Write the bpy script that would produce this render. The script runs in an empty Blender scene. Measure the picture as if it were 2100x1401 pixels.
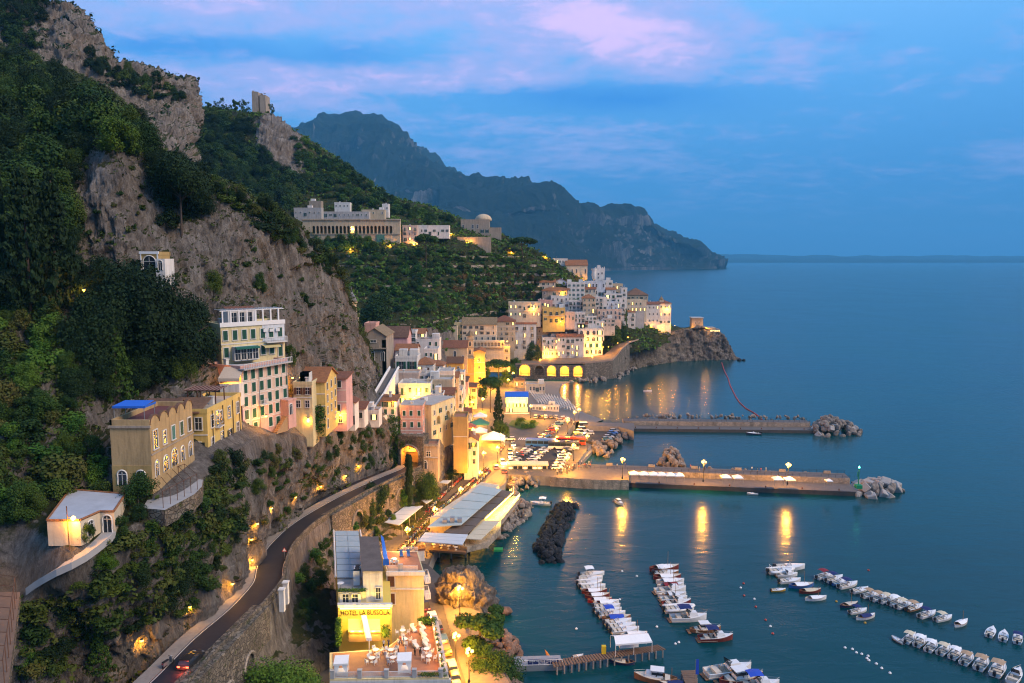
import bpy,bmesh,math,random
import numpy as np
from mathutils import Vector,Matrix
from mathutils.bvhtree import BVHTree
RN = random.Random(11)
SC = bpy.context.scene
COL = SC.collection
PI = math.pi
# ---------------------------------------------------------------- camera
CAMH,FOC,PCX,PCY,HZY = 74.0,1517.0,1050.0,700.5,531.0
PITCH = math.atan((PCY - HZY) / FOC)
cd = bpy.data.cameras.new('camera')
cd.sensor_width = 36.0
cd.lens = 36.0 * FOC / 2100.0
cd.clip_start,cd.clip_end = 1.0,90000.0
cam = bpy.data.objects.new('camera',cd)
cam.location = (0,0,CAMH)
cam.rotation_euler = (PI / 2 - PITCH,0,0)
COL.objects.link(cam)
SC.camera = cam
# ---------------------------------------------------------------- render settings
SC.render.engine = 'CYCLES'
cy = SC.cycles
cy.use_denoising = True
try:
    cy.denoiser = 'OPENIMAGEDENOISE'
    cy.denoising_input_passes = 'RGB_ALBEDO_NORMAL'
except Exception:
    pass
cy.max_bounces = 5; cy.diffuse_bounces = 2; cy.glossy_bounces = 2
cy.transmission_bounces = 2; cy.volume_bounces = 0; cy.transparent_max_bounces = 6
cy.sample_clamp_indirect = 4.0
cy.caustics_reflective = False; cy.caustics_refractive = False
cy.use_adaptive_sampling = True; cy.adaptive_threshold = 0.006; cy.filter_width = 1.15
vs = SC.view_settings
vs.view_transform = 'Standard'; vs.look = 'None'; vs.gamma = 1.0; vs.use_curve_mapping = False
vs.exposure = 0.72
# ---------------------------------------------------------------- sky
SUN_EL,SUN_AZ = math.radians(38),math.radians(112)      # soft afterglow from behind the camera, to the right
W = bpy.data.worlds.new('World'); SC.world = W; W.use_nodes = True
def build_sky():
    nt = W.node_tree; N = nt.nodes; L = nt.links; N.clear()
    out = N.new('ShaderNodeOutputWorld'); bg = N.new('ShaderNodeBackground')
    tc = N.new('ShaderNodeTexCoord'); sep = N.new('ShaderNodeSeparateXYZ')
    L.new(tc.outputs['Generated'],sep.inputs[0])
    def math_(op,a,b=None,clamp=False):
        n = N.new('ShaderNodeMath'); n.operation = op; n.use_clamp = clamp
        for i,v in enumerate((a,b)):
            if v is None: continue
            if isinstance(v,(int,float)): n.inputs[i].default_value = v
            else: L.new(v,n.inputs[i])
        return n.outputs[0]
    def mix(f,a,b):
        n = N.new('ShaderNodeMix'); n.data_type = 'RGBA'
        if isinstance(f,(int,float)): n.inputs[0].default_value = f
        else: L.new(f,n.inputs[0])
        for i,v in ((6,a),(7,b)):
            if isinstance(v,tuple): n.inputs[i].default_value = (*v,1)
            else: L.new(v,n.inputs[i])
        return n.outputs[2]
    z = sep.outputs[2]
    ramp = N.new('ShaderNodeValToRGB')
    L.new(z,ramp.inputs[0])
    e = ramp.color_ramp.elements
    e[0].position = 0.0; e[0].color = (0.036,0.185,0.460,1)
    e[1].position = 1.0; e[1].color = (0.09,0.320,0.680,1)
    for p,c in ((0.10,(0.046,0.220,0.520)),(0.22,(0.090,0.310,0.660)),(0.36,(0.175,0.420,0.780))):
        k = e.new(p); k.color = (*c,1)
    base = ramp.outputs[0]
    nis = N.new('ShaderNodeTexSky'); nis.sky_type = 'NISHITA'; nis.sun_disc = False
    nis.sun_elevation = math.radians(4); nis.sun_rotation = SUN_AZ
    dim = N.new('ShaderNodeVectorMath'); dim.operation = 'SCALE'; dim.inputs[3].default_value = 0.12
    L.new(nis.outputs[0],dim.inputs[0])
    base = mix(0.03,base,dim.outputs[0])
    # flat cloud layer: direction projected on a plane overhead
    den = math_('ADD',math_('MAXIMUM',z,0.0),0.16)
    pr = N.new('ShaderNodeCombineXYZ')
    L.new(math_('DIVIDE',sep.outputs[0],den),pr.inputs[0]); L.new(math_('DIVIDE',sep.outputs[1],den),pr.inputs[1])
    def noise(scale,detail,rough,off,sx=1.0,sy=1.0,dist=0.0):
        mp = N.new('ShaderNodeMapping'); mp.inputs['Location'].default_value = off
        mp.inputs['Scale'].default_value = (sx,sy,1)
        L.new(pr.outputs[0],mp.inputs[0])
        n = N.new('ShaderNodeTexNoise'); n.inputs['Scale'].default_value = scale
        n.inputs['Detail'].default_value = detail; n.inputs['Roughness'].default_value = rough
        n.inputs['Distortion'].default_value = dist
        L.new(mp.outputs[0],n.inputs['Vector']); return n.outputs['Fac']
    def blob(px,py,rx,ry,w):
        # soft cloud mass round a direction (azimuth, height), rx and ry in picture widths
        ax = (px - PCX) / FOC; az = (HZY - py) / FOC
        dx = math_('DIVIDE',math_('SUBTRACT',math_('DIVIDE',sep.outputs[0],math_('MAXIMUM',sep.outputs[1],0.05)),ax),rx / FOC)
        dz = math_('DIVIDE',math_('SUBTRACT',math_('DIVIDE',z,math_('MAXIMUM',sep.outputs[1],0.05)),az),ry / FOC)
        r2 = math_('ADD',math_('MULTIPLY',dx,dx),math_('MULTIPLY',dz,dz))
        return math_('MULTIPLY',math_('POWER',2.718,math_('MULTIPLY',r2,-1.0)),w)
    n1 = noise(1.1,7,0.58,(3.1,1.7,0),1.0,1.5,0.3)
    n2 = noise(3.4,6,0.6,(0.4,5.2,0),1.0,1.2,0.2)
    n3 = noise(10.0,5,0.62,(2.2,0.3,0),1.0,1.0,0.4)
    dens = math_('ADD',math_('ADD',math_('MULTIPLY',n1,0.85),math_('MULTIPLY',n2,0.70)),math_('MULTIPLY',n3,0.62))
    for b in ((1180,20,190,60,0.24),(1290,70,130,50,0.18),(1345,135,110,40,0.16),(1120,70,110,30,0.10),(600,10,520,70,0.24),(430,185,520,46,0.16),(800,170,260,46,0.12),
              (1150,110,380,90,0.16),(1260,214,250,26,-0.50),(360,112,230,26,-0.30),(720,130,170,24,-0.26),(900,215,180,24,-0.22),
              (1900,160,360,300,-0.20),(2070,330,80,34,0.16),(1060,262,60,16,0.14)):
        dens = math_('ADD',dens,blob(*b))
    deep = None
    for b in ((1260,212,240,30,0.9),(350,112,220,34,0.7),(700,135,200,34,0.6),(1700,92,60,14,0.4)):
        q = blob(*b); deep = q if deep is None else math_('ADD',deep,q)
    deep = math_('MULTIPLY',deep,math_('ADD',math_('MULTIPLY',n2,1.1),0.1),True)
    base = mix(deep,base,(0.012,0.165,0.560))
    f1 = N.new('ShaderNodeMapRange'); f1.interpolation_type = 'SMOOTHSTEP'
    f1.inputs[1].default_value = 0.92; f1.inputs[2].default_value = 1.34; L.new(dens,f1.inputs[0])
    f2 = N.new('ShaderNodeMapRange'); f2.interpolation_type = 'SMOOTHSTEP'
    f2.inputs[1].default_value = 1.28; f2.inputs[2].default_value = 1.58; L.new(dens,f2.inputs[0])
    horizon = N.new('ShaderNodeMapRange'); horizon.inputs[1].default_value = 0.02; horizon.inputs[2].default_value = 0.2; L.new(z,horizon.inputs[0])
    c = mix(math_('MULTIPLY',f1.outputs[0],math_('ADD',math_('MULTIPLY',horizon.outputs[0],0.75),0.12)),base,(0.300,0.350,0.660))
    c = mix(math_('MULTIPLY',f2.outputs[0],math_('MULTIPLY',horizon.outputs[0],0.85)),c,(0.620,0.455,0.740))
    L.new(c,bg.inputs[0]); bg.inputs[1].default_value = SKY_STRENGTH
    L.new(bg.outputs[0],out.inputs[0])
SKY_STRENGTH = 0.98; HAZE_DENSITY = 7e-5
build_sky()
sl = bpy.data.lights.new('sun','SUN'); sl.energy = 2.6; sl.angle = math.radians(28); sl.color = (1.0,0.75,0.53)
sun = bpy.data.objects.new('sun',sl); COL.objects.link(sun)
_d = Vector((math.sin(SUN_AZ) * math.cos(SUN_EL),math.cos(SUN_AZ) * math.cos(SUN_EL),math.sin(SUN_EL)))
sun.rotation_euler = _d.to_track_quat('Z','Y').to_euler()
# ---------------------------------------------------------------- picture point -> place
_cp,_sp = math.cos(PITCH),math.sin(PITCH)
def ray(px,py):
    x = (px - PCX) / FOC; y = (PCY - py) / FOC
    return Vector((x,_cp + y * _sp,-_sp + y * _cp))
def P(px,py,d):
    r = ray(px,py); return Vector((r.x * d / r.y,d,CAMH + r.z * d / r.y))
def Pz(px,py,z=0.0):
    r = ray(px,py); t = (z - CAMH) / r.z; return Vector((r.x * t,r.y * t,z))
def Px(px,d):                       # x at picture column px and distance d
    return (px - PCX) / FOC * d
# ---------------------------------------------------------------- materials
MATS = {}
def nodes(m):
    m.use_nodes = True; nt = m.node_tree
    return nt,nt.nodes,nt.links,nt.nodes['Principled BSDF']
def mat(name,col,rough=0.8,var=0.12,scale=1.5,bump=0.0,metal=0.0,emit=None,es=0.0,spec=0.3,bscale=None,streak=0.0,alpha=None):
    """plain surface with colour mottling, optional streaks of weathering and fine relief"""
    if name in MATS: return MATS[name]
    m = bpy.data.materials.new(name); MATS[name] = m
    nt,N,L,b = nodes(m)
    b.inputs['Roughness'].default_value = rough; b.inputs['Metallic'].default_value = metal
    b.inputs['Specular IOR Level'].default_value = spec
    b.inputs['Base Color'].default_value = (*col,1)
    if var or bump or streak:
        g = N.new('ShaderNodeNewGeometry')
        n = N.new('ShaderNodeTexNoise'); n.inputs['Scale'].default_value = scale; n.inputs['Detail'].default_value = 5; n.inputs['Roughness'].default_value = .65
        L.new(g.outputs['Position'],n.inputs['Vector'])
        mx = N.new('ShaderNodeMix'); mx.data_type = 'RGBA'
        mx.inputs[6].default_value = (*[c * (1 - 2 * var) for c in col],1); mx.inputs[7].default_value = (*[min(1,c * (1 + 1.6 * var)) for c in col],1)
        L.new(n.outputs['Fac'],mx.inputs[0]); o = mx.outputs[2]
        if streak:
            mp = N.new('ShaderNodeMapping'); mp.inputs['Scale'].default_value = (1.6,1.6,0.14); L.new(g.outputs['Position'],mp.inputs[0])
            n2 = N.new('ShaderNodeTexNoise'); n2.inputs['Scale'].default_value = 1.0; n2.inputs['Detail'].default_value = 6; n2.inputs['Roughness'].default_value = .7
            L.new(mp.outputs[0],n2.inputs['Vector'])
            mr = N.new('ShaderNodeMapRange'); mr.inputs[1].default_value = .48; mr.inputs[2].default_value = .75; mr.inputs[4].default_value = streak
            L.new(n2.outputs['Fac'],mr.inputs[0])
            m2 = N.new('ShaderNodeMix'); m2.data_type = 'RGBA'; m2.inputs[7].default_value = (*[c * .35 for c in col],1)
            L.new(mr.outputs[0],m2.inputs[0]); L.new(o,m2.inputs[6]); o = m2.outputs[2]
        L.new(o,b.inputs['Base Color'])
        if bump:
            n3 = N.new('ShaderNodeTexNoise'); n3.inputs['Scale'].default_value = bscale or scale * 4; n3.inputs['Detail'].default_value = 4
            L.new(g.outputs['Position'],n3.inputs['Vector'])
            bp = N.new('ShaderNodeBump'); bp.inputs['Strength'].default_value = bump; bp.inputs['Distance'].default_value = .2
            L.new(n3.outputs['Fac'],bp.inputs['Height']); L.new(bp.outputs[0],b.inputs['Normal'])
    if emit:
        b.inputs['Emission Color'].default_value = (*emit,1); b.inputs['Emission Strength'].default_value = es
    return m
# ---------------------------------------------------------------- mesh builder
class MB:
    def __init__(s): s.v = []; s.f = []; s.m = []
    def face(s,idx,m=0): s.f.append(idx); s.m.append(m)
    def poly(s,pts,m=0):
        o = len(s.v); s.v += [tuple(p) for p in pts]; s.face(tuple(range(o,o + len(pts))),m); return s
    def box(s,cx,cy,cz,sx,sy,sz,rot=0.0,m=0,taper=1.0):
        """centre x, y and BOTTOM z"""
        o = len(s.v); c,k = math.cos(rot),math.sin(rot)
        for zz,t in ((0,1),(sz,taper)):
            for x,y in ((-1,-1),(1,-1),(1,1),(-1,1)):
                X,Y = x * sx / 2 * t,y * sy / 2 * t
                s.v.append((cx + X * c - Y * k,cy + X * k + Y * c,cz + zz))
        for q in ((3,2,1,0),(4,5,6,7),(0,1,5,4),(1,2,6,5),(2,3,7,6),(3,0,4,7)):
            s.face(tuple(o + i for i in q),m)
        return s
    def prism(s,pts,z0,z1,m=0,mtop=None,bottom=True):
        o = len(s.v); n = len(pts)
        a = sum(pts[i][0] * pts[(i + 1) % n][1] - pts[(i + 1) % n][0] * pts[i][1] for i in range(n))
        if a < 0: pts = pts[::-1]
        for z in (z0,z1):
            for p in pts: s.v.append((p[0],p[1],z))
        for i in range(n): j = (i + 1) % n; s.face((o + i,o + j,o + n + j,o + n + i),m)
        s.face(tuple(range(o + n,o + 2 * n)),m if mtop is None else mtop)
        if bottom: s.face(tuple(range(o + n - 1,o - 1,-1)),m)
        return s
    def tube(s,pts,r,n=6,m=0,r1=None):
        pts = [Vector(p) for p in pts]; k = len(pts); o = len(s.v)
        for i,p in enumerate(pts):
            t = (pts[min(i + 1,k - 1)] - pts[max(i - 1,0)]).normalized()
            u = t.cross(Vector((0,0,1)));
            if u.length < 1e-3: u = Vector((1,0,0))
            u.normalize(); w = t.cross(u)
            rr = r if r1 is None else r + (r1 - r) * i / max(1,k - 1)
            for j in range(n):
                a = 2 * PI * j / n; s.v.append(tuple(p + (u * math.cos(a) + w * math.sin(a)) * rr))
        for i in range(k - 1):
            for j in range(n):
                a = o + i * n + j; b2 = o + i * n + (j + 1) % n; s.face((a,b2,b2 + n,a + n),m)
        s.face(tuple(range(o + n - 1,o - 1,-1)),m); s.face(tuple(range(o + (k - 1) * n,o + k * n)),m)
        return s
    def lathe(s,prof,cx=0,cy=0,cz=0,n=10,m=0):
        o = len(s.v); k = len(prof)
        for r,z in prof:
            for j in range(n): a = 2 * PI * j / n; s.v.append((cx + r * math.cos(a),cy + r * math.sin(a),cz + z))
        for i in range(k - 1):
            for j in range(n):
                a = o + i * n + j; b2 = o + i * n + (j + 1) % n; s.face((a,b2,b2 + n,a + n),m)
        s.face(tuple(range(o + n - 1,o - 1,-1)),m); s.face(tuple(range(o + (k - 1) * n,o + k * n)),m)
        return s
    def mesh(s,name,mats,smooth=False):
        me = bpy.data.meshes.new(name); me.from_pydata(s.v,[],s.f)
        for x in (mats if isinstance(mats,(list,tuple)) else [mats]): me.materials.append(x)
        if len(me.polygons):
            me.polygons.foreach_set('material_index',s.m)
            if smooth: me.polygons.foreach_set('use_smooth',[True] * len(me.polygons))
        me.update(); return me
    def build(s,name,mats,parent=None,smooth=False,**kw):
        return obj(name,s.mesh(name,mats,smooth),parent,**kw)
def obj(name,me,parent=None,loc=None,rot=None,scale=None):
    o = bpy.data.objects.new(name,me); COL.objects.link(o)
    if parent: o.parent = parent
    if loc is not None: o.location = loc
    if rot is not None: o.rotation_euler = rot if isinstance(rot,(tuple,list)) else (0,0,rot)
    if scale is not None: o.scale = (scale,) * 3 if isinstance(scale,(int,float)) else scale
    return o
def thing(name,label,cat,loc=(0,0,0),rz=0.0,group=None,me=None):
    o = bpy.data.objects.new(name,me); COL.objects.link(o)
    o.location = loc; o.rotation_euler = (0,0,rz)
    return tag(o,label,cat,group)
def tag(o,label,cat,group=None):
    o['label'] = label; o['category'] = cat
    if group: o['group'] = group
    return o
def struct(o,kind='structure'): o['kind'] = kind; return o
KIDS = {}
def copy_tree(o,label=None,loc=None,rz=None,group=None,scale=None,parent=None):
    c = o.copy(); COL.objects.link(c)
    if parent: c.parent = parent
    for ch in [x for x in o.children]: copy_tree(ch,parent=c)
    if label: c['label'] = label
    if group: c['group'] = group
    if loc is not None: c.location = loc
    if rz is not None: c.rotation_euler = (0,0,rz)
    if scale is not None: c.scale = (scale,) * 3 if isinstance(scale,(int,float)) else scale
    return c
def np_mesh(name,V,F,mats,smooth=False,mi=None):
    """V (n,3) array, F (m,k) array of equal-sized faces"""
    me = bpy.data.meshes.new(name); V = np.asarray(V,np.float32); F = np.asarray(F,np.int32); m,k = F.shape
    me.vertices.add(len(V)); me.vertices.foreach_set('co',V.ravel())
    me.loops.add(m * k); me.loops.foreach_set('vertex_index',F.ravel())
    me.polygons.add(m); me.polygons.foreach_set('loop_start',np.arange(0,m * k,k,dtype=np.int32))
    for x in (mats if isinstance(mats,(list,tuple)) else [mats]): me.materials.append(x)
    if mi is not None: me.polygons.foreach_set('material_index',np.asarray(mi,np.int32))
    if smooth: me.polygons.foreach_set('use_smooth',np.ones(m,bool))
    me.update(calc_edges=True); me.validate(); return me
# ---------------------------------------------------------------- noise
_rs = np.random.RandomState(5); _tab = _rs.rand(32,32,32)
def vnoise(p):
    i = np.floor(p).astype(int); f = p - i; f = f * f * (3 - 2 * f); i0 = i & 31; i1 = (i + 1) & 31
    def g(a,b,c): return _tab[a[:,0],b[:,1],c[:,2]]
    x,y,z = f[:,0],f[:,1],f[:,2]
    a = g(i0,i0,i0) * (1 - x) + g(i1,i0,i0) * x; b = g(i0,i1,i0) * (1 - x) + g(i1,i1,i0) * x
    c = g(i0,i0,i1) * (1 - x) + g(i1,i0,i1) * x; d = g(i0,i1,i1) * (1 - x) + g(i1,i1,i1) * x
    return (a * (1 - y) + b * y) * (1 - z) + (c * (1 - y) + d * y) * z
def fbm(p,o=5,gain=.5,ridged=False):
    s = np.zeros(len(p)); a = 1.0; t = 0
    for k in range(o):
        n = vnoise(p + k * 7.3)
        s += a * ((1 - np.abs(2 * n - 1)) if ridged else n); t += a; a *= gain; p = p * 2.03
    return s / t
def cells(p):
    """random value of the jittered cell nearest to each point: broken blocks of rock"""
    b = np.floor(p).astype(int); best = np.full(len(p),1e9); val = np.zeros(len(p))
    for dx in (-1,0,1):
        for dy in (-1,0,1):
            for dz in (-1,0,1):
                c = b + np.array([dx,dy,dz]); q = c & 31; x,y,z = q[:,0],q[:,1],q[:,2]; r = _tab[x,y,z]
                j = np.stack([r,_tab[y,z,x],_tab[z,x,y]],1); d = ((c + j - p) ** 2).sum(1); m = d < best; best = np.where(m,d,best); val = np.where(m,_tab[(x + 7) & 31,y,z],val)
    return val
# ---------------------------------------------------------------- lofted land
def spline(A,n,ten=0.36):
    """A (k, ..., 3) -> n samples along axis 0, soft Hermite"""
    k = len(A); t = np.linspace(0,k - 1 - 1e-6,n); i = t.astype(int); f = (t - i).reshape((-1,) + (1,) * (A.ndim - 1))
    T = np.zeros_like(A); T[1:-1] = (A[2:] - A[:-2]) * ten; T[0] = (A[1] - A[0]) * ten; T[-1] = (A[-1] - A[-2]) * ten
    p0,p1,m0,m1 = A[i],A[i + 1],T[i],T[i + 1]
    return (2 * f**3 - 3 * f**2 + 1) * p0 + (f**3 - 2 * f**2 + f) * m0 + (-2 * f**3 + 3 * f**2) * p1 + (f**3 - f**2) * m1
def grid_faces(nu,nv):
    i = np.arange(nu - 1)[:,None]; j = np.arange(nv - 1)[None,:]; a = i * nv + j
    return np.stack([a,a + nv,a + nv + 1,a + 1],-1).reshape(-1,4)
def grid_normals(G):
    du = np.gradient(G,axis=0); dv = np.gradient(G,axis=1); n = np.cross(du,dv)
    return n / (np.linalg.norm(n,axis=-1,keepdims=True) + 1e-9)
def loft(cols,nu,nv):
    A = np.array([[tuple(P(*p)) for p in c] for c in cols],float)
    A = spline(A,nu); A = np.swapaxes(spline(np.swapaxes(A,0,1),nv),0,1); return A
BVHS = []
def land(name,G,mats,attr=None,smooth=True):
    nu,nv = G.shape[:2]; F = grid_faces(nu,nv); V = G.reshape(-1,3)
    me = np_mesh(name,V,F,mats,smooth)
    if attr is not None:
        a = me.attributes.new('cover','FLOAT','POINT'); a.data.foreach_set('value',attr.ravel().astype(np.float32))
    o = obj(name,me); struct(o)
    BVHS.append(BVHTree.FromPolygons([tuple(v) for v in V],[tuple(f) for f in F])); return o
CAMP = Vector((0,0,CAMH))
def on_land(px,py,which=None):
    d = ray(px,py).normalized(); best = None
    for k,b in enumerate(BVHS):
        if which is not None and k not in which: continue
        h = b.ray_cast(CAMP,d)
        if h[0] is not None and (best is None or h[3] < best[3]): best = h
    return best
def in_poly(x,y,poly):
    c = False; n = len(poly); j = n - 1
    for i in range(n):
        xi,yi = poly[i]; xj,yj = poly[j]
        if (yi > y) != (yj > y) and x < (xj - xi) * (y - yi) / (yj - yi) + xi: c = not c
        j = i
    return c
def rand_in(poly,rnd):
    xs = [p[0] for p in poly]; ys = [p[1] for p in poly]
    while True:
        x = rnd.uniform(min(xs),max(xs)); y = rnd.uniform(min(ys),max(ys))
        if in_poly(x,y,poly): return x,y

# ================================================================ LAND, SEA, AIR
def ramp_node(N,L,src,stops):
    r = N.new('ShaderNodeValToRGB'); e = r.color_ramp.elements
    e[0].position,e[0].color = stops[0][0],(*stops[0][1],1); e[1].position,e[1].color = stops[-1][0],(*stops[-1][1],1)
    for p,c in stops[1:-1]: k = e.new(p); k.color = (*c,1)
    L.new(src,r.inputs[0]); return r.outputs[0]
def tnoise(N,L,vec,scale,detail=6,rough=.6,dist=0,sc=None):
    if sc:
        mp = N.new('ShaderNodeMapping'); mp.inputs['Scale'].default_value = sc; L.new(vec,mp.inputs[0]); vec = mp.outputs[0]
    n = N.new('ShaderNodeTexNoise'); n.inputs['Scale'].default_value = scale; n.inputs['Detail'].default_value = detail
    n.inputs['Roughness'].default_value = rough; n.inputs['Distortion'].default_value = dist; L.new(vec,n.inputs['Vector']); return n.outputs['Fac']
def mixn(N,L,f,a,b,mode='MIX'):
    n = N.new('ShaderNodeMix'); n.data_type = 'RGBA'; n.blend_type = mode
    if isinstance(f,(int,float)): n.inputs[0].default_value = f
    else: L.new(f,n.inputs[0])
    for i,v in ((6,a),(7,b)):
        if isinstance(v,tuple): n.inputs[i].default_value = (*v,1)
        else: L.new(v,n.inputs[i])
    return n.outputs[2]
def land_mat(name,s=1.0,rock=((.36,(.030,.028,.027)),(.45,(.11,.098,.088)),(.54,(.20,.18,.16)),(.64,(.33,.305,.275)),(.76,(.45,.42,.38))),
             soil=((.3,(.020,.030,.010)),(.55,(.050,.058,.018)),(.75,(.120,.085,.035))),bump=1.6,tint=(.22,.155,.10)):
    m = bpy.data.materials.new(name); MATS[name] = m; nt,N,L,b = nodes(m)
    g = N.new('ShaderNodeNewGeometry'); pos = g.outputs['Position']
    st = tnoise(N,L,pos,.30 * s,10,.72,.5,(1,1,.22)); fine = tnoise(N,L,pos,1.5 * s,9,.78,.4,(1,1,.3))
    mm = N.new('ShaderNodeMath'); mm.operation = 'MULTIPLY_ADD'; L.new(fine,mm.inputs[0]); mm.inputs[1].default_value = .55
    m2 = N.new('ShaderNodeMath'); m2.operation = 'MULTIPLY'; L.new(st,m2.inputs[0]); m2.inputs[1].default_value = .5; L.new(m2.outputs[0],mm.inputs[2])
    rc = ramp_node(N,L,mm.outputs[0],rock)
    wm = N.new('ShaderNodeMapRange'); wm.inputs[1].default_value = .5; wm.inputs[2].default_value = .72; wm.inputs[4].default_value = .55
    L.new(tnoise(N,L,pos,.09 * s,4,.6,.5,(1,1,.3)),wm.inputs[0])
    rc = mixn(N,L,wm.outputs[0],rc,tint)
    pm = N.new('ShaderNodeMapRange'); pm.inputs[1].default_value = .54; pm.inputs[2].default_value = .70; pm.inputs[4].default_value = .6
    L.new(tnoise(N,L,pos,.16 * s,8,.7,.8,(1,1,.4)),pm.inputs[0])
    rc = mixn(N,L,pm.outputs[0],rc,mixn(N,L,fine,tuple(c * .3 for c in rock[-1][1]),tuple(min(1,c * 1.25) for c in rock[-1][1])))
    sc_ = ramp_node(N,L,tnoise(N,L,pos,.5 * s,7,.7),soil)
    at = N.new('ShaderNodeAttribute'); at.attribute_name = 'cover'
    ad = N.new('ShaderNodeMath'); ad.operation = 'MULTIPLY_ADD'; L.new(tnoise(N,L,pos,.6 * s,6,.7),ad.inputs[0]); ad.inputs[1].default_value = .9
    sb = N.new('ShaderNodeMath'); sb.operation = 'SUBTRACT'; L.new(at.outputs['Fac'],sb.inputs[0]); sb.inputs[1].default_value = .45; L.new(sb.outputs[0],ad.inputs[2])
    cr = N.new('ShaderNodeMapRange'); cr.inputs[1].default_value = .42; cr.inputs[2].default_value = .58; L.new(ad.outputs[0],cr.inputs[0])
    L.new(mixn(N,L,cr.outputs[0],rc,sc_),b.inputs['Base Color'])
    b.inputs['Roughness'].default_value = .92; b.inputs['Specular IOR Level'].default_value = .15
    bp = N.new('ShaderNodeBump'); bp.inputs['Strength'].default_value = bump; bp.inputs['Distance'].default_value = 1.1 / s
    L.new(mm.outputs[0],bp.inputs['Height']); L.new(bp.outputs[0],b.inputs['Normal'])
    return m
M_ROCK = land_mat('cliff_rock')
M_HILL = land_mat('hill_rock',.45)
M_FAR = land_mat('far_rock',.010,rock=((.4,(.010,.018,.018)),(.52,(.030,.040,.040)),(.60,(.12,.125,.125)),(.72,(.30,.30,.29))),
                 soil=((.3,(.006,.014,.010)),(.55,(.012,.024,.016)),(.75,(.03,.038,.028))),bump=.8,tint=(.12,.11,.10))
# ---- near slope: columns in the picture, from the road's inner edge up to the skyline
SLOPE = [
 [(-330,1650,78),(-300,1500,76),(-260,1280,78),(-240,1150,86),(-220,1010,93),(-220,850,104),(-200,700,118),(-180,560,132),(-150,420,152),(-120,160,220),(-100,-60,330)],
 [(-120,1580,82),(-110,1440,78),(-100,1250,81),(-90,1120,88),(-90,1000,94),(-90,850,104),(-90,690,119),(-90,560,132),(-90,420,152),(-90,180,218),(-80,-20,340)],
 [(40,1520,86),(25,1360,84),(25,1210,87),(30,1110,90),(30,1000,95),(30,880,103),(30,690,120),(30,560,132),(30,400,152),(20,215,212),(10,100,340)],
 [(160,1470,89),(140,1340,92),(140,1195,86),(140,1108,87.5),(140,1010,97),(150,850,110),(150,700,122),(160,530,148),(165,360,160),(140,225,208),(130,140,345)],
 [(280,1410,95),(245,1325,97),(225,1190,90),(245,1092,91.5),(250,1005,101),(250,850,120),(250,680,132),(250,540,150),(235,312,160),(235,235,200),(240,200,330)],
 [(360,1328,102),(345,1215,101),(355,1058,98.5),(350,1000,103),(350,900,119),(350,790,130),(345,690,140),(335,530,156),(325,345,170),(315,305,190),(320,340,262)],
 [(450,1258,111),(445,1120,114),(445,968,116),(440,937,118),(440,860,130),(435,755,143),(430,650,158),(430,540,165),(440,398,176),(440,372,196),(450,430,275)],
 [(518,1185,129),(525,1040,133),(530,908,134.5),(525,890,137),(525,830,151),(525,740,157),(525,650,163),(520,560,169),(520,432,180),(525,418,196),(530,490,280)],
 [(530,1130,146),(565,1000,147),(585,895,147.5),(580,882,151),(580,812,166),(580,740,171),(575,670,174),(570,600,179),(575,470,187),(580,455,200),(590,540,285)],
 [(590,1072,161),(615,985,160),(635,908,159.5),(635,884,163),(630,805,181),(630,740,185),(628,672,188),(625,600,193),(628,512,198),(632,502,208),(640,590,290)],
 [(660,1022,178),(670,960,176),(690,893,174),(690,876,177.5),(685,800,195),(682,735,198),(680,680,201),(680,620,204),(682,560,208),(688,552,217),(700,640,292)],
 [(740,983,197),(742,930,198),(745,866,200),(742,852,205),(738,800,213),(736,765,216),(733,730,218),(732,700,220),(730,664,222),(736,668,230),(745,750,300)],
 [(785,968,208),(785,915,209),(785,852,212),(782,840,218),(772,812,224),(768,800,227),(764,785,229),(760,765,230),(757,740,231),(762,745,238),(775,810,302)],
 [(815,960,220),(817,910,220.5),(820,850,222),(818,838,226),(812,830,231),(808,825,235),(804,820,238),(800,815,240),(796,808,242),(800,810,248),(812,850,305)],
]
def rock_relief(G,amp,damp=None,seed=0.0,zs=.45):
    n = grid_normals(G); p = G.reshape(-1,3) + seed
    pz = p * np.array([1,1,zs])
    d = (fbm(pz / 22,4) - .5) * 7.0 + (fbm(pz / 8,4,ridged=True) - .6) * 5.0 + (fbm(pz / 3.1,4,.6,True) - .6) * 3.0 + (fbm(pz / 1.1,3,.6,True) - .6) * 1.2
    w = p + (fbm(p / 3,2) - .5)[:,None] * 3; d += (cells(w / np.array([5.5,5.5,9])) - .5) * 2.6 + (cells(w / np.array([2.1,2.1,3.4])) - .5) * 1.3
    d = d.reshape(G.shape[:2]) * amp
    if damp is not None: d = d * damp
    return G + n * d[...,None]
NU,NV = 680,520; G = loft(SLOPE,NU,NV)
vv = np.linspace(0,10,NV)[None,:] * np.ones((NU,1)); uu = np.linspace(0,13,NU)[:,None] * np.ones((1,NV))
def hat(x,c,w): return np.clip(1 - np.abs(x - c) / w,0,1)
damp = 1 - np.clip(hat(vv,0,.35) + np.clip(hat(vv,2.7,1.25) * 2.2,0,1),0,1)
damp *= np.where(vv > 8.6,.5,1.0)
G = rock_relief(G,.62,damp,zs=.34)
nz = np.abs(grid_normals(G)[...,2])
cover = np.clip((nz - .40) * 1.7,0,1)
cover = np.where((vv > 1.7) & (vv < 3.6) & (uu > 4.6),0,cover); cover = np.where(vv > 8.3,np.maximum(cover,.8),cover)
land('near_slope',G,M_ROCK,cover,False)
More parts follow.
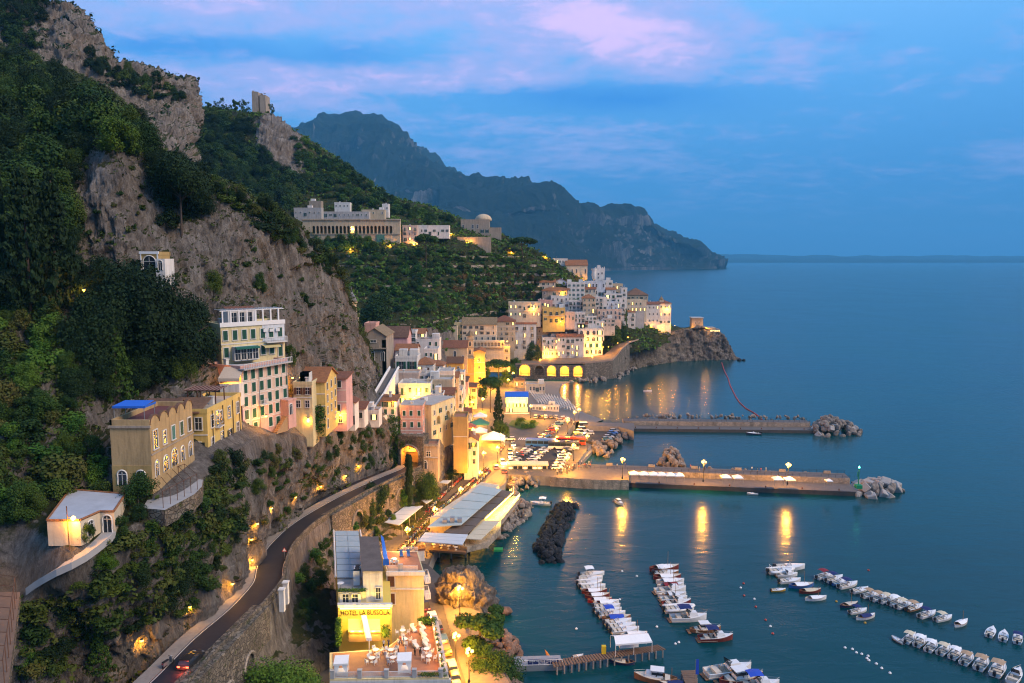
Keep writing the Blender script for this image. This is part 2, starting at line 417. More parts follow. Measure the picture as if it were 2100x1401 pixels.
# ---- hill with the tower, terraced gardens and the valley behind the town
HILL = [
 [(250,720,370),(250,620,395),(240,560,415),(240,500,440),(240,450,470),(250,400,500),(260,330,545),(270,222,600),(290,330,760)],
 [(400,730,375),(400,625,398),(400,555,420),(400,495,450),(400,440,480),(400,385,512),(400,310,552),(400,222,612),(400,320,760)],
 [(500,745,360),(500,645,388),(500,565,418),(500,505,450),(500,450,482),(500,400,520),(500,305,575),(500,232,622),(505,330,770)],
 [(545,752,348),(545,652,382),(545,570,418),(545,508,452),(545,452,484),(545,405,520),(545,325,562),(542,236,615),(560,330,770)],
 [(590,757,335),(590,660,380),(590,580,418),(590,520,452),(590,470,487),(590,418,520),(590,335,570),(590,262,622),(600,350,770)],
 [(650,765,320),(650,665,376),(650,592,420),(650,532,455),(650,494,490),(650,440,522),(650,365,572),(645,295,620),(665,380,765)],
 [(720,780,316),(720,672,370),(720,600,422),(720,530,456),(720,494,490),(720,442,522),(720,395,560),(715,345,610),(740,430,760)],
 [(800,790,325),(800,672,378),(800,602,426),(800,524,460),(800,496,490),(800,452,520),(800,425,552),(792,402,600),(815,480,760)],
 [(880,800,345),(880,675,388),(880,604,430),(880,530,470),(880,502,495),(880,472,520),(880,446,550),(880,426,590),(890,510,740)],
 [(960,775,440),(960,690,448),(960,604,466),(960,542,485),(960,504,500),(960,486,520),(960,470,545),(960,460,570),(970,540,700)],
 [(1040,748,484),(1040,690,492),(1040,622,500),(1040,562,508),(1040,524,518),(1040,508,525),(1040,496,545),(1040,488,560),(1050,560,680)],
 [(1110,742,494),(1110,694,500),(1110,644,507),(1110,594,514),(1110,562,520),(1110,546,525),(1110,532,540),(1110,524,555),(1115,590,660)],
 [(1180,740,496),(1180,704,501),(1180,664,506),(1180,624,511),(1180,602,515),(1180,588,528),(1180,576,540),(1180,568,550),(1180,620,640)],
 [(1240,738,498),(1240,714,502),(1240,692,507),(1240,656,512),(1240,636,520),(1240,622,532),(1240,612,545),(1240,606,552),(1240,650,630)],
 [(1310,722,490),(1310,704,500),(1310,694,506),(1310,680,514),(1310,668,525),(1310,658,538),(1310,652,548),(1310,648,556),(1310,680,620)],
 [(1370,702,515),(1370,697,520),(1370,692,524),(1372,686,530),(1374,680,537),(1376,675,544),(1378,672,550),(1380,670,558),(1385,710,620)],
]
G2 = loft(HILL,400,260)
v2 = np.linspace(0,8,260)[None,:] * np.ones((400,1)); u2 = np.linspace(0,15,400)[:,None] * np.ones((1,260))
# terraces cut into the garden slope
ter = np.clip(hat(u2,8.6,4.2) * 2,0,1) * np.clip(hat(v2,2.0,1.6) * 3,0,1)
z = G2[...,2]; st = 4.2
zt = np.floor(z / st) * st + st * np.clip(((z / st) % 1 - .72) / .28,0,1)
G2[...,2] = z * (1 - ter) + zt * ter
tw = hat(u2,3.6,1.3) * hat(v2,6.4,1.2)
G2 = rock_relief(G2,1.0,np.clip(.35 + .9 * tw * 2,0,1.6) * (1 - .8 * ter),40.0,.5)
nz2 = np.abs(grid_normals(G2)[...,2])
cv2 = np.clip((nz2 - .25) * 2.2,0,1); cv2 = np.maximum(cv2,.75) - 1.5 * tw
cv2 = np.where((u2 > 6) & (u2 < 9.2) & (v2 < 1.1) & (v2 > .2),cv2 - .45,cv2)
land('town_hill',G2,M_HILL,np.clip(cv2,0,1))
# ---- rock peak above the forest, upper left
PEAK = [
 [(-200,240,310),(-200,150,350),(-200,60,375),(-200,-20,390),(-200,-60,420),(-200,100,560)],
 [(-60,230,305),(-60,150,345),(-60,80,370),(-60,10,385),(-60,-30,415),(-60,120,560)],
 [(40,235,300),(40,160,345),(40,90,368),(40,35,380),(45,8,408),(50,130,560)],
 [(120,250,305),(120,180,345),(125,110,365),(130,50,378),(140,22,400),(150,150,560)],
 [(185,270,312),(185,200,350),(182,140,368),(180,95,380),(178,60,396),(190,190,560)],
 [(240,290,322),(240,235,356),(240,190,372),(238,155,385),(236,132,400),(250,240,560)],
 [(310,320,335),(310,260,366),(312,215,382),(312,180,396),(312,155,412),(325,270,560)],
 [(370,330,350),(370,270,378),(376,225,396),(380,195,410),(384,172,428),(390,280,570)],
 [(398,340,365),(400,285,390),(402,255,410),(402,235,424),(398,205,445),(410,300,580)],
]
G3 = loft(PEAK,220,150); v3 = np.linspace(0,5,150)[None,:] * np.ones((220,1))
G3 = rock_relief(G3,1.25,None,80.0,.5)
nz3 = np.abs(grid_normals(G3)[...,2])
land('rock_peak',G3,M_ROCK,np.clip((nz3 - .38) * 1.6,0,1),False)
# ---- far mountains
def far_ridge(name,sky,foot,amp,seed,nu=300,nv=110):
    cols = []
    for (sx,sy,sd),(fx,fy,fd) in zip(sky,foot):
        a = [(fx + (sx - fx) * t,fy + (sy - fy) * k,fd + (sd - fd) * t) for t,k in ((0,0),(.25,.22),(.5,.46),(.75,.74),(1,1))]
        cols.append(a + [(sx,sy + 60,sd * 1.35)])
    Gf = loft(cols,nu,nv); n = grid_normals(Gf); p = Gf.reshape(-1,3) + seed
    tv = np.clip(np.linspace(0,5,nv) / 1.2,.15,1)[None,:]
    d = ((fbm(p / 1500,6,.55,True) - .6) * 1000 + (fbm(p / 330,5,.6,True) - .6) * 330).reshape(nu,nv) * amp * tv
    Gf = Gf + n * d[...,None]; Gf[...,2] = np.where(np.linspace(0,5,nv)[None,:] < .12,np.minimum(Gf[...,2],3),Gf[...,2])
    nzf = np.abs(grid_normals(Gf)[...,2]); land(name,Gf,M_FAR,np.clip((nzf - .30) * 1.9 + .40,0,1))
far_ridge('far_mountain',[(560,318,5600),(600,286,5600),(650,276,5700),(720,268,5700),(790,282,5700),(840,312,5600),(900,346,5500),(960,380,5400),(1030,404,5300),(1080,416,5200),(1130,420,5200)],
          [(480,560,3900),(560,560,3900),(640,560,3900),(720,560,3900),(800,560,3900),(860,560,3900),(920,560,3900),(980,560,3950),(1050,560,4000),(1120,560,4000),(1180,559,4100)],.55,300.0)
far_ridge('far_headland',[(900,420,4700),(980,430,4700),(1050,434,4700),(1090,424,4750),(1115,418,4800),(1150,430,4850),(1180,450,4900),(1240,446,5000),(1290,447,5100),(1335,457,5200),(1375,480,5300),(1415,502,5400),(1450,524,5500),(1474,545,5600)],
          [(900,565,3400),(970,563,3500),(1040,561,3600),(1090,559,3750),(1130,557,3900),(1170,556,4050),(1210,555,4250),(1250,554,4450),(1290,553,4600),(1330,552.5,4700),(1370,552,4850),(1405,551,5000),(1440,550,5200),(1470,549,5450)],.42,500.0)
far_ridge('distant_coast',[(1380,527,17000),(1460,529,17500),(1540,528,18000),(1640,530,18000),(1760,529,18000),(1900,530,18500),(2050,530,19000),(2200,532,19000)],
          [(1380,536,14000),(1460,536,14000),(1540,536,14000),(1640,536,14000),(1760,536,14000),(1900,536,14000),(2050,536,14000),(2200,536,14000)],.12,900.0,160,50)
# ---- sea
def sea_mat():
    m = bpy.data.materials.new('sea_water'); nt,N,L,b = nodes(m)
    g = N.new('ShaderNodeNewGeometry'); pos = g.outputs['Position']
    patch = tnoise(N,L,pos,.012,4,.55,.4,(1,.6,1))
    L.new(ramp_node(N,L,patch,((.3,(.000,.029,.036)),(.7,(.001,.048,.056)))),b.inputs['Base Color'])
    b.inputs['IOR'].default_value = 1.33; b.inputs['Specular IOR Level'].default_value = .40
    rr = N.new('ShaderNodeMapRange'); rr.inputs[3].default_value = .17; rr.inputs[4].default_value = .27; L.new(patch,rr.inputs[0]); L.new(rr.outputs[0],b.inputs['Roughness'])
    w1 = tnoise(N,L,pos,.30,3,.6,.6,(.45,1.0,1)); w2 = tnoise(N,L,pos,.05,3,.5,.3,(.5,1,1))
    ad = N.new('ShaderNodeMath'); ad.operation = 'MULTIPLY_ADD'; L.new(w2,ad.inputs[0]); ad.inputs[1].default_value = 2.5; L.new(w1,ad.inputs[2])
    bp = N.new('ShaderNodeBump'); bp.inputs['Strength'].default_value = .5; bp.inputs['Distance'].default_value = .32
    L.new(ad.outputs[0],bp.inputs['Height']); L.new(bp.outputs[0],b.inputs['Normal'])
    return m
sv = []; R0 = [0,400,1500,6000,15000,34000]
NS = 64
for r in R0[1:]: sv += [(r * math.cos(2 * PI * k / NS),r * math.sin(2 * PI * k / NS),0) for k in range(NS)]
sm = MB(); sm.v = [(0,0,0)] + sv
for k in range(NS): sm.face((0,1 + k,1 + (k + 1) % NS))
for q in range(len(R0) - 2):
    for k in range(NS):
        a = 1 + q * NS + k; b_ = 1 + q * NS + (k + 1) % NS; sm.face((a,a + NS,b_ + NS,b_))
struct(sm.build('sea',sea_mat()))
# ---- haze
hz = MB(); hz.box(0,0,-2,70000,70000,1500)
m = bpy.data.materials.new('haze'); m.use_nodes = True; nt = m.node_tree; nt.nodes.clear()
o_ = nt.nodes.new('ShaderNodeOutputMaterial'); pv = nt.nodes.new('ShaderNodeVolumePrincipled')
pv.inputs['Color'].default_value = (.15,.60,1.0,1); pv.inputs['Density'].default_value = HAZE_DENSITY; pv.inputs['Anisotropy'].default_value = 0.0
nt.links.new(pv.outputs[0],o_.inputs['Volume'])
struct(hz.build('haze',m),'stuff')

# ================================================================ SHORE, ROADS, PIERS
M_ASPH = mat('asphalt',(.045,.044,.046),.85,.25,.8,.15)
M_ASPHW = mat('street_asphalt',(.085,.078,.072),.7,.25,.5,.15)
M_PAVE = mat('paving_stone',(.15,.125,.105),.7,.15,1.2,.1)
M_CONC = mat('concrete',(.24,.22,.20),.85,.2,.7,.2,streak=.35)
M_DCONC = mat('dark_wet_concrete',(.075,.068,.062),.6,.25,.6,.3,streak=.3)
M_WOOD = mat('weathered_planks',(.16,.10,.065),.8,.2,1.5)
M_WHITE = mat('white_paint',(.72,.71,.69),.6,.05,1)
M_LINE = mat('road_paint',(.62,.60,.56),.7,.1,2)
M_BEACH = mat('grey_shingle',(.155,.140,.130),.9,.2,1.5,.4)
M_GRASS = mat('lawn',(.06,.11,.02),.9,.3,2,.4)
M_DARK = mat('dark_metal',(.03,.032,.035),.5,.1,2,metal=.6)
M_GREY = mat('grey_metal',(.30,.31,.32),.5,.1,2,metal=.5)
def masonry(name,c0,c1,mortar,sx=1.3,sy=.55,bump=.8,moss=.25):
    m = bpy.data.materials.new(name); MATS[name] = m; nt,N,L,b = nodes(m)
    g = N.new('ShaderNodeNewGeometry'); pos = g.outputs['Position']
    v = N.new('ShaderNodeTexVoronoi'); v.feature = 'DISTANCE_TO_EDGE'; v.inputs['Scale'].default_value = 1.0
    mp = N.new('ShaderNodeMapping'); mp.inputs['Scale'].default_value = (sx,sx,sx / sy * .8); L.new(pos,mp.inputs[0]); L.new(mp.outputs[0],v.inputs['Vector'])
    v2 = N.new('ShaderNodeTexVoronoi'); v2.inputs['Scale'].default_value = 1.0; L.new(mp.outputs[0],v2.inputs['Vector'])
    sp = N.new('ShaderNodeSeparateColor'); L.new(v2.outputs['Color'],sp.inputs[0])
    c = mixn(N,L,sp.outputs[0],c0,c1)
    e = N.new('ShaderNodeMapRange'); e.inputs[1].default_value = .02; e.inputs[2].default_value = .09; L.new(v.outputs['Distance'],e.inputs[0])
    c = mixn(N,L,e.outputs[0],mortar,c)
    st = N.new('ShaderNodeMapRange'); st.inputs[1].default_value = .45; st.inputs[2].default_value = .72; st.inputs[4].default_value = .75
    L.new(tnoise(N,L,pos,.5,6,.7,.3,(1,1,.25)),st.inputs[0])
    c = mixn(N,L,st.outputs[0],c,(.05,.048,.038))
    if moss:
        mo = N.new('ShaderNodeMapRange'); mo.inputs[1].default_value = .56; mo.inputs[2].default_value = .66; mo.inputs[4].default_value = moss * 3
        L.new(tnoise(N,L,pos,.8,5,.7),mo.inputs[0]); c = mixn(N,L,mo.outputs[0],c,(.045,.055,.018))
    L.new(c,b.inputs['Base Color']); b.inputs['Roughness'].default_value = .9; b.inputs['Specular IOR Level'].default_value = .15
    bp = N.new('ShaderNodeBump'); bp.inputs['Strength'].default_value = bump; bp.inputs['Distance'].default_value = .15
    L.new(e.outputs[0],bp.inputs['Height']); L.new(bp.outputs[0],b.inputs['Normal']); return m
M_STONE = masonry('rubble_masonry',(.105,.09,.072),(.235,.20,.155),(.07,.06,.05),moss=.33)
M_STONED = masonry('sea_wall_masonry',(.115,.10,.085),(.25,.215,.175),(.08,.07,.06),1.0,.5,.7,.08)
M_STONEP = masonry('pale_masonry',(.28,.235,.18),(.40,.34,.27),(.25,.21,.17),.8,.5,.4,.0)
M_INNER = mat('vault_plaster',(.34,.24,.13),.9,.25,.5,.3)
def px_poly(pts,z): return [tuple(Pz(x,y,z))[:2] for x,y in pts]
def sheet(name,pts,z,m,kind='structure'):
    mb = MB(); q = px_poly(pts,z); a = sum(q[i][0] * q[i - 1][1] - q[i - 1][0] * q[i][1] for i in range(len(q)))
    mb.poly([(x,y,z) for x,y in (q if a < 0 else q[::-1])]); return struct(mb.build(name,m),kind)
def slab(name,pts,z,zb,mats,kind='structure',mtop=None):
    mb = MB(); mb.prism(px_poly(pts,z),zb,z,0,mtop); return struct(mb.build(name,mats),kind)
LZ = 3.2
LAND = [(1500,1500),(1085,1470),(1050,1400),(1016,1345),(996,1290),(988,1250),(930,1222),(902,1180),(880,1160),(892,1128),(908,1100),(962,1046),(1034,992),
        (1043,973),(1130,977),(1182,964),(1182,951),(1212,912),(1194,905),(1156,895),(1180,864),(1150,859),(1100,851),(1072,832),(1064,806),(1058,781),
        (900,765),(760,800),(690,950),(620,1100),(520,1250),(430,1500)]
slab('marina_ground',LAND[1:],LZ,-3,[M_CONC,M_ASPHW],mtop=1)
sheet('promenade_paving',[(842,1150),(872,1098),(935,1040),(1000,982),(1032,955),(1040,968),(1030,990),(962,1045),(906,1100),(890,1128),(876,1158)],LZ + .10,M_PAVE)
sheet('seafront_plaza',[(905,1225),(930,1232),(984,1255),(992,1290),(1012,1345),(1046,1402),(1080,1470),(985,1470),(955,1400),(930,1320),(915,1265)],LZ + .06,M_PAVE)
sheet('parking_asphalt',[(1046,955),(1128,958),(1160,950),(1185,905),(1120,890),(1085,902),(1062,930)],LZ + .03,M_ASPH)
slab('lower_car_park',[(1212,906),(1251,908),(1277,880),(1268,871),(1211,871),(1172,893)],1.9,-3,[M_DCONC,M_ASPH],mtop=1)
# beach
bu = [(1058,781),(1064,806),(1072,832),(1100,851),(1150,859),(1180,864),(1215,869)]
bw = [(1188,783),(1160,788),(1151,800),(1156,815),(1176,832),(1206,848),(1240,860)]
mb = MB(); rows = []
for (a,b) in zip(bu,bw):
    A,B = Pz(*a,LZ - .1),Pz(*b,-.25); rows.append([A.lerp(B,t) for t in (0,.45,.8,1,1.25)])
for i in range(len(rows) - 1):
    for j in range(4): mb.poly([rows[i][j],rows[i + 1][j],rows[i + 1][j + 1],rows[i][j + 1]])
struct(mb.build('beach',M_BEACH))
# ---------------------------------------------------------------- coast road
RC = [(270,1470,21.4),(352,1392,20.5),(428,1312,19.9),(500,1248,19.0),(545,1195,18.2),(554,1158,17.8),(576,1118,17.3),(620,1076,16.8),(680,1038,16.0),(740,1006,15.0),(790,983,14.2),(835,964,13.5),(846,955,13.3)]
rc = np.array([tuple(Pz(x,y,z)) for x,y,z in RC]); rc = np.vstack([rc[0] + (rc[0] - rc[2]) * .6,rc]); rc = spline(rc,160,.45)
tg = np.gradient(rc,axis=0); tg[:,2] = 0; tg /= np.linalg.norm(tg,axis=1,keepdims=True); nr = np.stack([tg[:,1],-tg[:,0],0 * tg[:,0]],1)   # to the right
def strip(name,a,b,za,zb,m,kind='structure',thick=0,sub=1):
    """ribbon along the coast road between offsets a and b (metres, right positive)"""
    mb = MB()
    n = len(rc)
    for i in range(0,n,sub):
        l = rc[i] + nr[i] * a; r = rc[i] + nr[i] * b
        mb.v += [(l[0],l[1],l[2] + za),(r[0],r[1],r[2] + za),(r[0],r[1],r[2] + zb),(l[0],l[1],l[2] + zb)]
    k = len(mb.v) // 4
    for i in range(k - 1):
        o = 4 * i
        for q in range(4): mb.face((o + q,o + (q + 1) % 4,o + 4 + (q + 1) % 4,o + 4 + q))
    return struct(mb.build(name,m),kind)
M_ROAD = mat('coast_road_asphalt',(.015,.018,.026),.75,.25,.35,.1)
strip('coast_road',-2.35,2.7,0,-.4,M_ROAD)
strip('road_edge_line',-2.2,-2.1,.010,-.05,M_LINE); strip('road_edge_line',2.4,2.5,.010,-.05,M_LINE)
strip('road_gutter',-4.3,-2.35,.12,-1.2,M_CONC)
rp = strip('road_parapet',2.7,3.1,.85,-.6,M_STONE)
# slope under the road: column = (wall top on road edge) -> foot -> slope -> street level
under = MB()
def road_at(f): i = min(len(rc) - 1,max(0,int(f * (len(rc) - 1)))); return rc[i],nr[i],tg[i]
cols = []
for k in range(34):
    c,n_,t_ = road_at(k / 33); e = c + n_ * 3.05; f1 = c + n_ * 3.6
    run = 9 + 6 * math.sin(k * .5) - (3 if k > 24 else 0)
    h = c[2]
    cols.append([(e[0],e[1],h - .2),(f1[0],f1[1],h - 4.5),(f1[0] + n_[0] * .5,f1[1] + n_[1] * .5,h - 7.5),(f1[0] + n_[0] * (run * .45),f1[1] + n_[1] * (run * .45),max(3,h - 10)),(f1[0] + n_[0] * run,f1[1] + n_[1] * run,2.8),(f1[0] + n_[0] * (run + 6),f1[1] + n_[1] * (run + 6),2.2)])
A = spline(np.array(cols),170); A = np.swapaxes(spline(np.swapaxes(A,0,1),60),0,1)
v_ = np.linspace(0,5,60)[None,:] * np.ones((170,1))
A = rock_relief(A,.5,np.clip((v_ - 2.0) / .8,0,1),15.0)
land('road_embankment',A,M_ROCK,np.clip((np.abs(grid_normals(A)[...,2]) - .3) * 1.4,0,1))
CRAG = [[(850,1004,222),(855,960,220),(858,920,219),(858,912,234)],[(885,1007,224),(885,950,223),(885,902,224),(885,894,240)],[(912,1001,227.5),(912,950,228),(908,908,230),(905,898,245)],[(937,987,233),(937,955,233.5),(934,932,234.5),(930,922,250)],[(957,968,240),(957,950,241),(955,940,243),(950,930,256)]]
A = loft(CRAG,90,70); A = rock_relief(A,.45,None,33.0,.4); land('street_crag',A,M_ROCK,np.clip((np.abs(grid_normals(A)[...,2]) - .5) * 1.5,0,1))
# dry stone walls holding the garden terraces
for q,lev in enumerate((34,40,46.5,52,58.5,64,70,76)):
    run = []; best = []
    for iu in range(150,330,2):
        zc = G2[iu,20:170,2]; k = int(np.argmax(zc > lev)); ok = zc[k] > lev and k > 0
        if ok: run.append(G2[iu,20 + k])
        if (not ok or iu >= 328) and len(run) > len(best): best = run
        if not ok: run = []
    if len(best) < 8: continue
    mb = MB(); hw = 2.0
    for i,p_ in enumerate(best):
        w_ = .5 * math.sin(i * 1.7 + q) + 1.2; x,y,z_ = p_; y -= .9
        mb.v += [(x,y,lev - hw),(x,y,lev - .4 + .3 * w_),(x,y + .7,lev - .4 + .3 * w_),(x,y + .7,lev - hw)]
    for i in range(len(best) - 1):
        if (i * 7 + q * 5) % 19 < 4: continue
        o_ = 4 * i; mb.face((o_,o_ + 4,o_ + 5,o_ + 1)); mb.face((o_ + 1,o_ + 5,o_ + 6,o_ + 2))
    tag(mb.build('terrace_wall',M_STONEP),'broken line of pale dry stone terrace wall in the gardens, %s from the bottom' % ('first','second','third','fourth','fifth','sixth','seventh','eighth')[q],'terrace wall')
# ---------------------------------------------------------------- walls with arched openings
def arch_wall(mb,L,z0,z1,ops,depth,mf=0,mi=1,mback=2,n=8,ztop=None):
    """wall in local x (0..L), face at y = 0 looking to -y; ops = (centre, width, sill z, spring z, rise)"""
    zt = ztop or (lambda x: z1)
    x = 0.0
    def q(x0,x1,za,zb0,zb1=None): 
        if x1 - x0 > 1e-4: mb.poly([(x0,0,za),(x1,0,za),(x1,0,zb1 if zb1 is not None else zb0),(x0,0,zb0)],mf)
    for (c,w,zb,zs,rise) in sorted(ops):
        l,r = c - w / 2,c + w / 2
        q(x,l,z0,zt(x),zt(l))
        if zb > z0 + 1e-3: q(l,r,z0,zb)
        arc = [(c - w / 2 * math.cos(PI * i / n),zs + rise * math.sin(PI * i / n)) for i in range(n + 1)]
        for i in range(n):
            (xa,za),(xb,zb_) = arc[i],arc[i + 1]
            mb.poly([(xa,0,za),(xb,0,zb_),(xb,0,zt(xb)),(xa,0,zt(xa))],mf)
        loop = [(l,zb)] + arc + [(r,zb)]
        for i in range(len(loop) - 1):
            a,b = loop[i],loop[i + 1]
            mb.poly([(a[0],0,a[1]),(a[0],depth,a[1]),(b[0],depth,b[1]),(b[0],0,b[1])],mi)
        mb.poly([(l,0,zb),(r,0,zb),(r,depth,zb),(l,depth,zb)],mi)
        if mback is not None: mb.poly([(p[0],depth,p[1]) for p in loop],mback)
        x = r
    q(x,L,z0,zt(x),zt(L))
    mb.poly([(0,0,zt(0)),(L,0,zt(L)),(L,depth + .3,zt(L)),(0,depth + .3,zt(0))],mf)
    mb.poly([(0,0,z0),(0,0,zt(0)),(0,depth + .3,zt(0)),(0,depth + .3,z0)],mf)
    mb.poly([(L,0,z0),(L,depth + .3,z0),(L,depth + .3,zt(L)),(L,0,zt(L))],mf)
    mb.poly([(0,depth + .3,z0),(0,depth + .3,zt(0)),(L,depth + .3,zt(L)),(L,depth + .3,z0)],mf)
    return mb
def place_line(a,b):
    """rotation and length for a wall running from a to b (seen left to right)"""
    d = Vector(b) - Vector(a); return math.atan2(d.y,d.x),math.hypot(d.x,d.y)
# viaduct face below the road, with its arches
def viaduct(f0,f1,arches,label,drop=8.6):
    c0,n0,t0 = road_at(f0); c1,n1,t1 = road_at(f1)
    a = c0 + n0 * 3.75; b = c1 + n1 * 3.75; rz,Lw = place_line(a,b)
    z0 = min(a[2],b[2]) - drop
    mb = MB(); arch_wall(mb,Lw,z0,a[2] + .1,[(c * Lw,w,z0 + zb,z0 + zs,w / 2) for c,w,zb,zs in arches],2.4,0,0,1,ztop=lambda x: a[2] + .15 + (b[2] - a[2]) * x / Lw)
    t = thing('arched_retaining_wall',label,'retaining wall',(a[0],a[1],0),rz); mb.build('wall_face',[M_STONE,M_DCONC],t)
    rg = MB()
    for c,w,zb,zs in arches:
        pts = [(c * Lw - (w / 2 + .28) * math.cos(PI * i / 10),-.08,z0 + zs + (w / 2 + .28) * math.sin(PI * i / 10)) for i in range(11)]
        rg.tube(pts,.26,5)
    rg.build('arch_ring',M_STONEP,t); return t
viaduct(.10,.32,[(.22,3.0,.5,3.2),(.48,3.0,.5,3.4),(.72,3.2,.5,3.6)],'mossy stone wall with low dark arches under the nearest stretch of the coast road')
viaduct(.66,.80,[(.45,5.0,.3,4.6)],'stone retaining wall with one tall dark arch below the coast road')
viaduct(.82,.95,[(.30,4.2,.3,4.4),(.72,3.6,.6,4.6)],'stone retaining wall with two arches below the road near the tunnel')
# ---------------------------------------------------------------- headland
HW = [(1057,778,749),(1110,778,748),(1143,779,747),(1200,780,746),(1257,777,740),(1266,771,731),(1276,767,717),(1291,760,704)]
hb = [Pz(x,y,0) for x,y,_ in HW]; ht = []
for (x,y,t),b in zip(HW,hb):
    p = P(x,t,b.y + .5); ht.append(p)
HR = [(1276,768,722),(1300,757,701),(1343,749,687),(1400,742,677),(1440,740,672),(1474,739,681),(1497,739,704),(1508,738,730),(1518,738,737)]
cols = []
for (x,y,t) in HR:
    b = Pz(x,y,-.6); d = b.y; top = P(x - (0 if x < 1450 else 6),t,d + (7 if x < 1450 else 9))
    hgt = top.z
    f = lambda k,dd: (b.x + (top.x - b.x) * k,d + dd,b.z + (top.z - b.z) * k)
    back = (top.x - 4,d + 26,top.z - (1 if x < 1440 else 4)); bb = (top.x,d + 46,-2)
    cols.append([(b.x,d - 3,-2),f(.12,0),f(.5,3.0),f(.97,6.0),tuple(top),back,bb])
A = spline(np.array(cols),240); A = np.swapaxes(spline(np.swapaxes(A,0,1),110),0,1)
v_ = np.linspace(0,6,110)[None,:] * np.ones((240,1))
A = rock_relief(A,.95,np.clip(1 - hat(v_,4.2,1.0),.12,1),22.0,.55)
M_HEAD = land_mat('headland_rock',.6,rock=((.33,(.016,.015,.014)),(.45,(.085,.072,.060)),(.57,(.21,.18,.15)),(.7,(.38,.345,.30))),tint=(.14,.11,.08))
land('headland',A,M_HEAD,np.clip((np.abs(grid_normals(A)[...,2]) - .55) * 1.5,0,1) * (v_ > 3.2))
# masonry sea wall with the five vaults, then its plain curve
a,b = Vector((hb[0].x,hb[0].y,0)),Vector((hb[3].x,hb[3].y,0)); rz,Lw = place_line(a,b); zt = ht[1].z
sw = thing('sea_wall','high stone sea wall carrying the headland road with five big vaulted arches above the beach','sea wall',tuple(a),rz)
ops = []
for px,wpx in ((1076,22),(1106,18),(1131,18),(1158,18),(1185,18)):
    u = (px - 1057) / (1200 - 1057) * Lw; w = wpx / (1200 - 1057) * Lw; ops.append((u,w,2.4,6.0,w * .5))
ops_sw = ops
mb = MB(); arch_wall(mb,Lw,-1.5,zt,ops,5.0,0,1,1); mb.build('vaulted_wall',[M_STONED,M_INNER],sw)
rg = MB()
for u,w,zb,zs,r in ops:
    rg.tube([(u - (w / 2 + .3) * math.cos(PI * i / 10),-.06,zs + (r + .3) * math.sin(PI * i / 10)) for i in range(11)],.3,5)
rg.build('arch_ring',M_STONEP,sw)
gm = MB(); u,w,zb,zs,r = ops[1]
for i in range(7): gm.box(u - w / 2 + (i + .5) * w / 7,.3,zb,.12,.12,zs + r * .9 - zb - abs(i - 3) * .35)
for k in range(4): gm.box(u,.3,zb + 1.2 * k + 1,w,.1,.12)
gm.box(u,.5,zb,w,.1,zs - zb + .6,m=1); gm.build('iron_gate',[M_DARK,M_STONED],sw)
def wall_run(name,B,T,thick,m):
    mb = MB()
    for i in range(len(B) - 1):
        b0,b1,t0,t1 = B[i],B[i + 1],T[i],T[i + 1]
        d = Vector((b1.x - b0.x,b1.y - b0.y,0)).normalized(); n = Vector((-d.y,d.x,0)) * thick
        p = [Vector((b0.x,b0.y,-1.5)),Vector((b1.x,b1.y,-1.5)),t1,t0]
        mb.poly(p); mb.poly([t0,t1,t1 + n,t0 + n])
        mb.poly([p[0] + n,t0 + n,t1 + n,p[1] + n])
    return mb.build(name,m)
tw_ = wall_run('curved_sea_wall',hb[3:],ht[3:],1.2,M_STONED)
tag(tw_,'curved stone sea wall holding up the road before the rocky headland','sea wall')
# ground and road on top of the sea wall
inner = [P(1057,741,474),P(1110,742,478),P(1143,741,478),P(1200,740,478),P(1238,737,482),P(1250,727,494),P(1262,712,506),P(1284,700,520),P(1343,683,540),P(1400,673,552),P(1440,668,556)]
outer = [p + Vector((0,.6,0)) for p in ht] + [P(1343,688,533),P(1400,678,542),P(1440,673,546)]
M_HROAD = mat('headland_road',(.16,.12,.09),.75,.2,.4)
mb = MB(); deck = []
for o_,i_ in zip(outer,inner): deck += [tuple(o_),(i_.x,i_.y,o_.z + .2)]
mb.v = deck
for k in range(len(outer) - 1): mb.face((2 * k,2 * k + 2,2 * k + 3,2 * k + 1))
struct(mb.build('headland_road',M_HROAD))
pr_ = MB(); pr_.v = []
for o_ in outer: pr_.v += [(o_.x,o_.y,o_.z),(o_.x,o_.y,o_.z + .95),(o_.x - .1,o_.y + .5,o_.z + .95),(o_.x - .1,o_.y + .5,o_.z)]
for k in range(len(outer) - 1):
    for q in range(4): pr_.face((4 * k + q,4 * k + (q + 1) % 4,4 * k + 4 + (q + 1) % 4,4 * k + 4 + q))
tag(pr_.build('road_parapet',mat('warm_parapet',(.30,.21,.16),.85,.15,.6)),'low brick coloured parapet along the edge of the headland road','parapet')
# ---------------------------------------------------------------- piers
def pier(name,label,p0,p1,zlow,wlow,zhigh,whigh,setback=0):
    """from p0 to p1 along the harbour face, low quay in front, raised mole behind"""
    a,b = Vector(p0),Vector(p1); rz,L = place_line(a,b)
    t = thing(name,label,'pier',(a.x,a.y,0),rz)
    MB().box(L / 2,wlow / 2,-2.5,L,wlow,2.5 + zlow).build('low_quay',[M_DCONC,M_CONC],t)
    MB().box(L / 2,wlow / 2,zlow,L - .2,wlow - .3,.012).build('quay_paving',M_PAVEW,t)
    MB().box(L / 2,wlow + whigh / 2,-2.5,L,whigh,2.5 + zhigh).build('raised_mole',M_STONEP,t)
    MB().box(L / 2,wlow + whigh / 2,zhigh,L - .1,whigh - .2,.02).build('mole_paving',M_PAVEW,t)
    r = MB()
    for side in (wlow + .3,wlow + whigh - .3):
        n = int(L / 2.2)
        for i in range(n + 1): r.box(L * i / n,side,zhigh,.07,.07,1.05)
        for z in (.5,1.0): r.box(L / 2,side,zhigh + z,L,.05,.05)
    r.build('railing',M_DARK,t)
    return t,rz,L
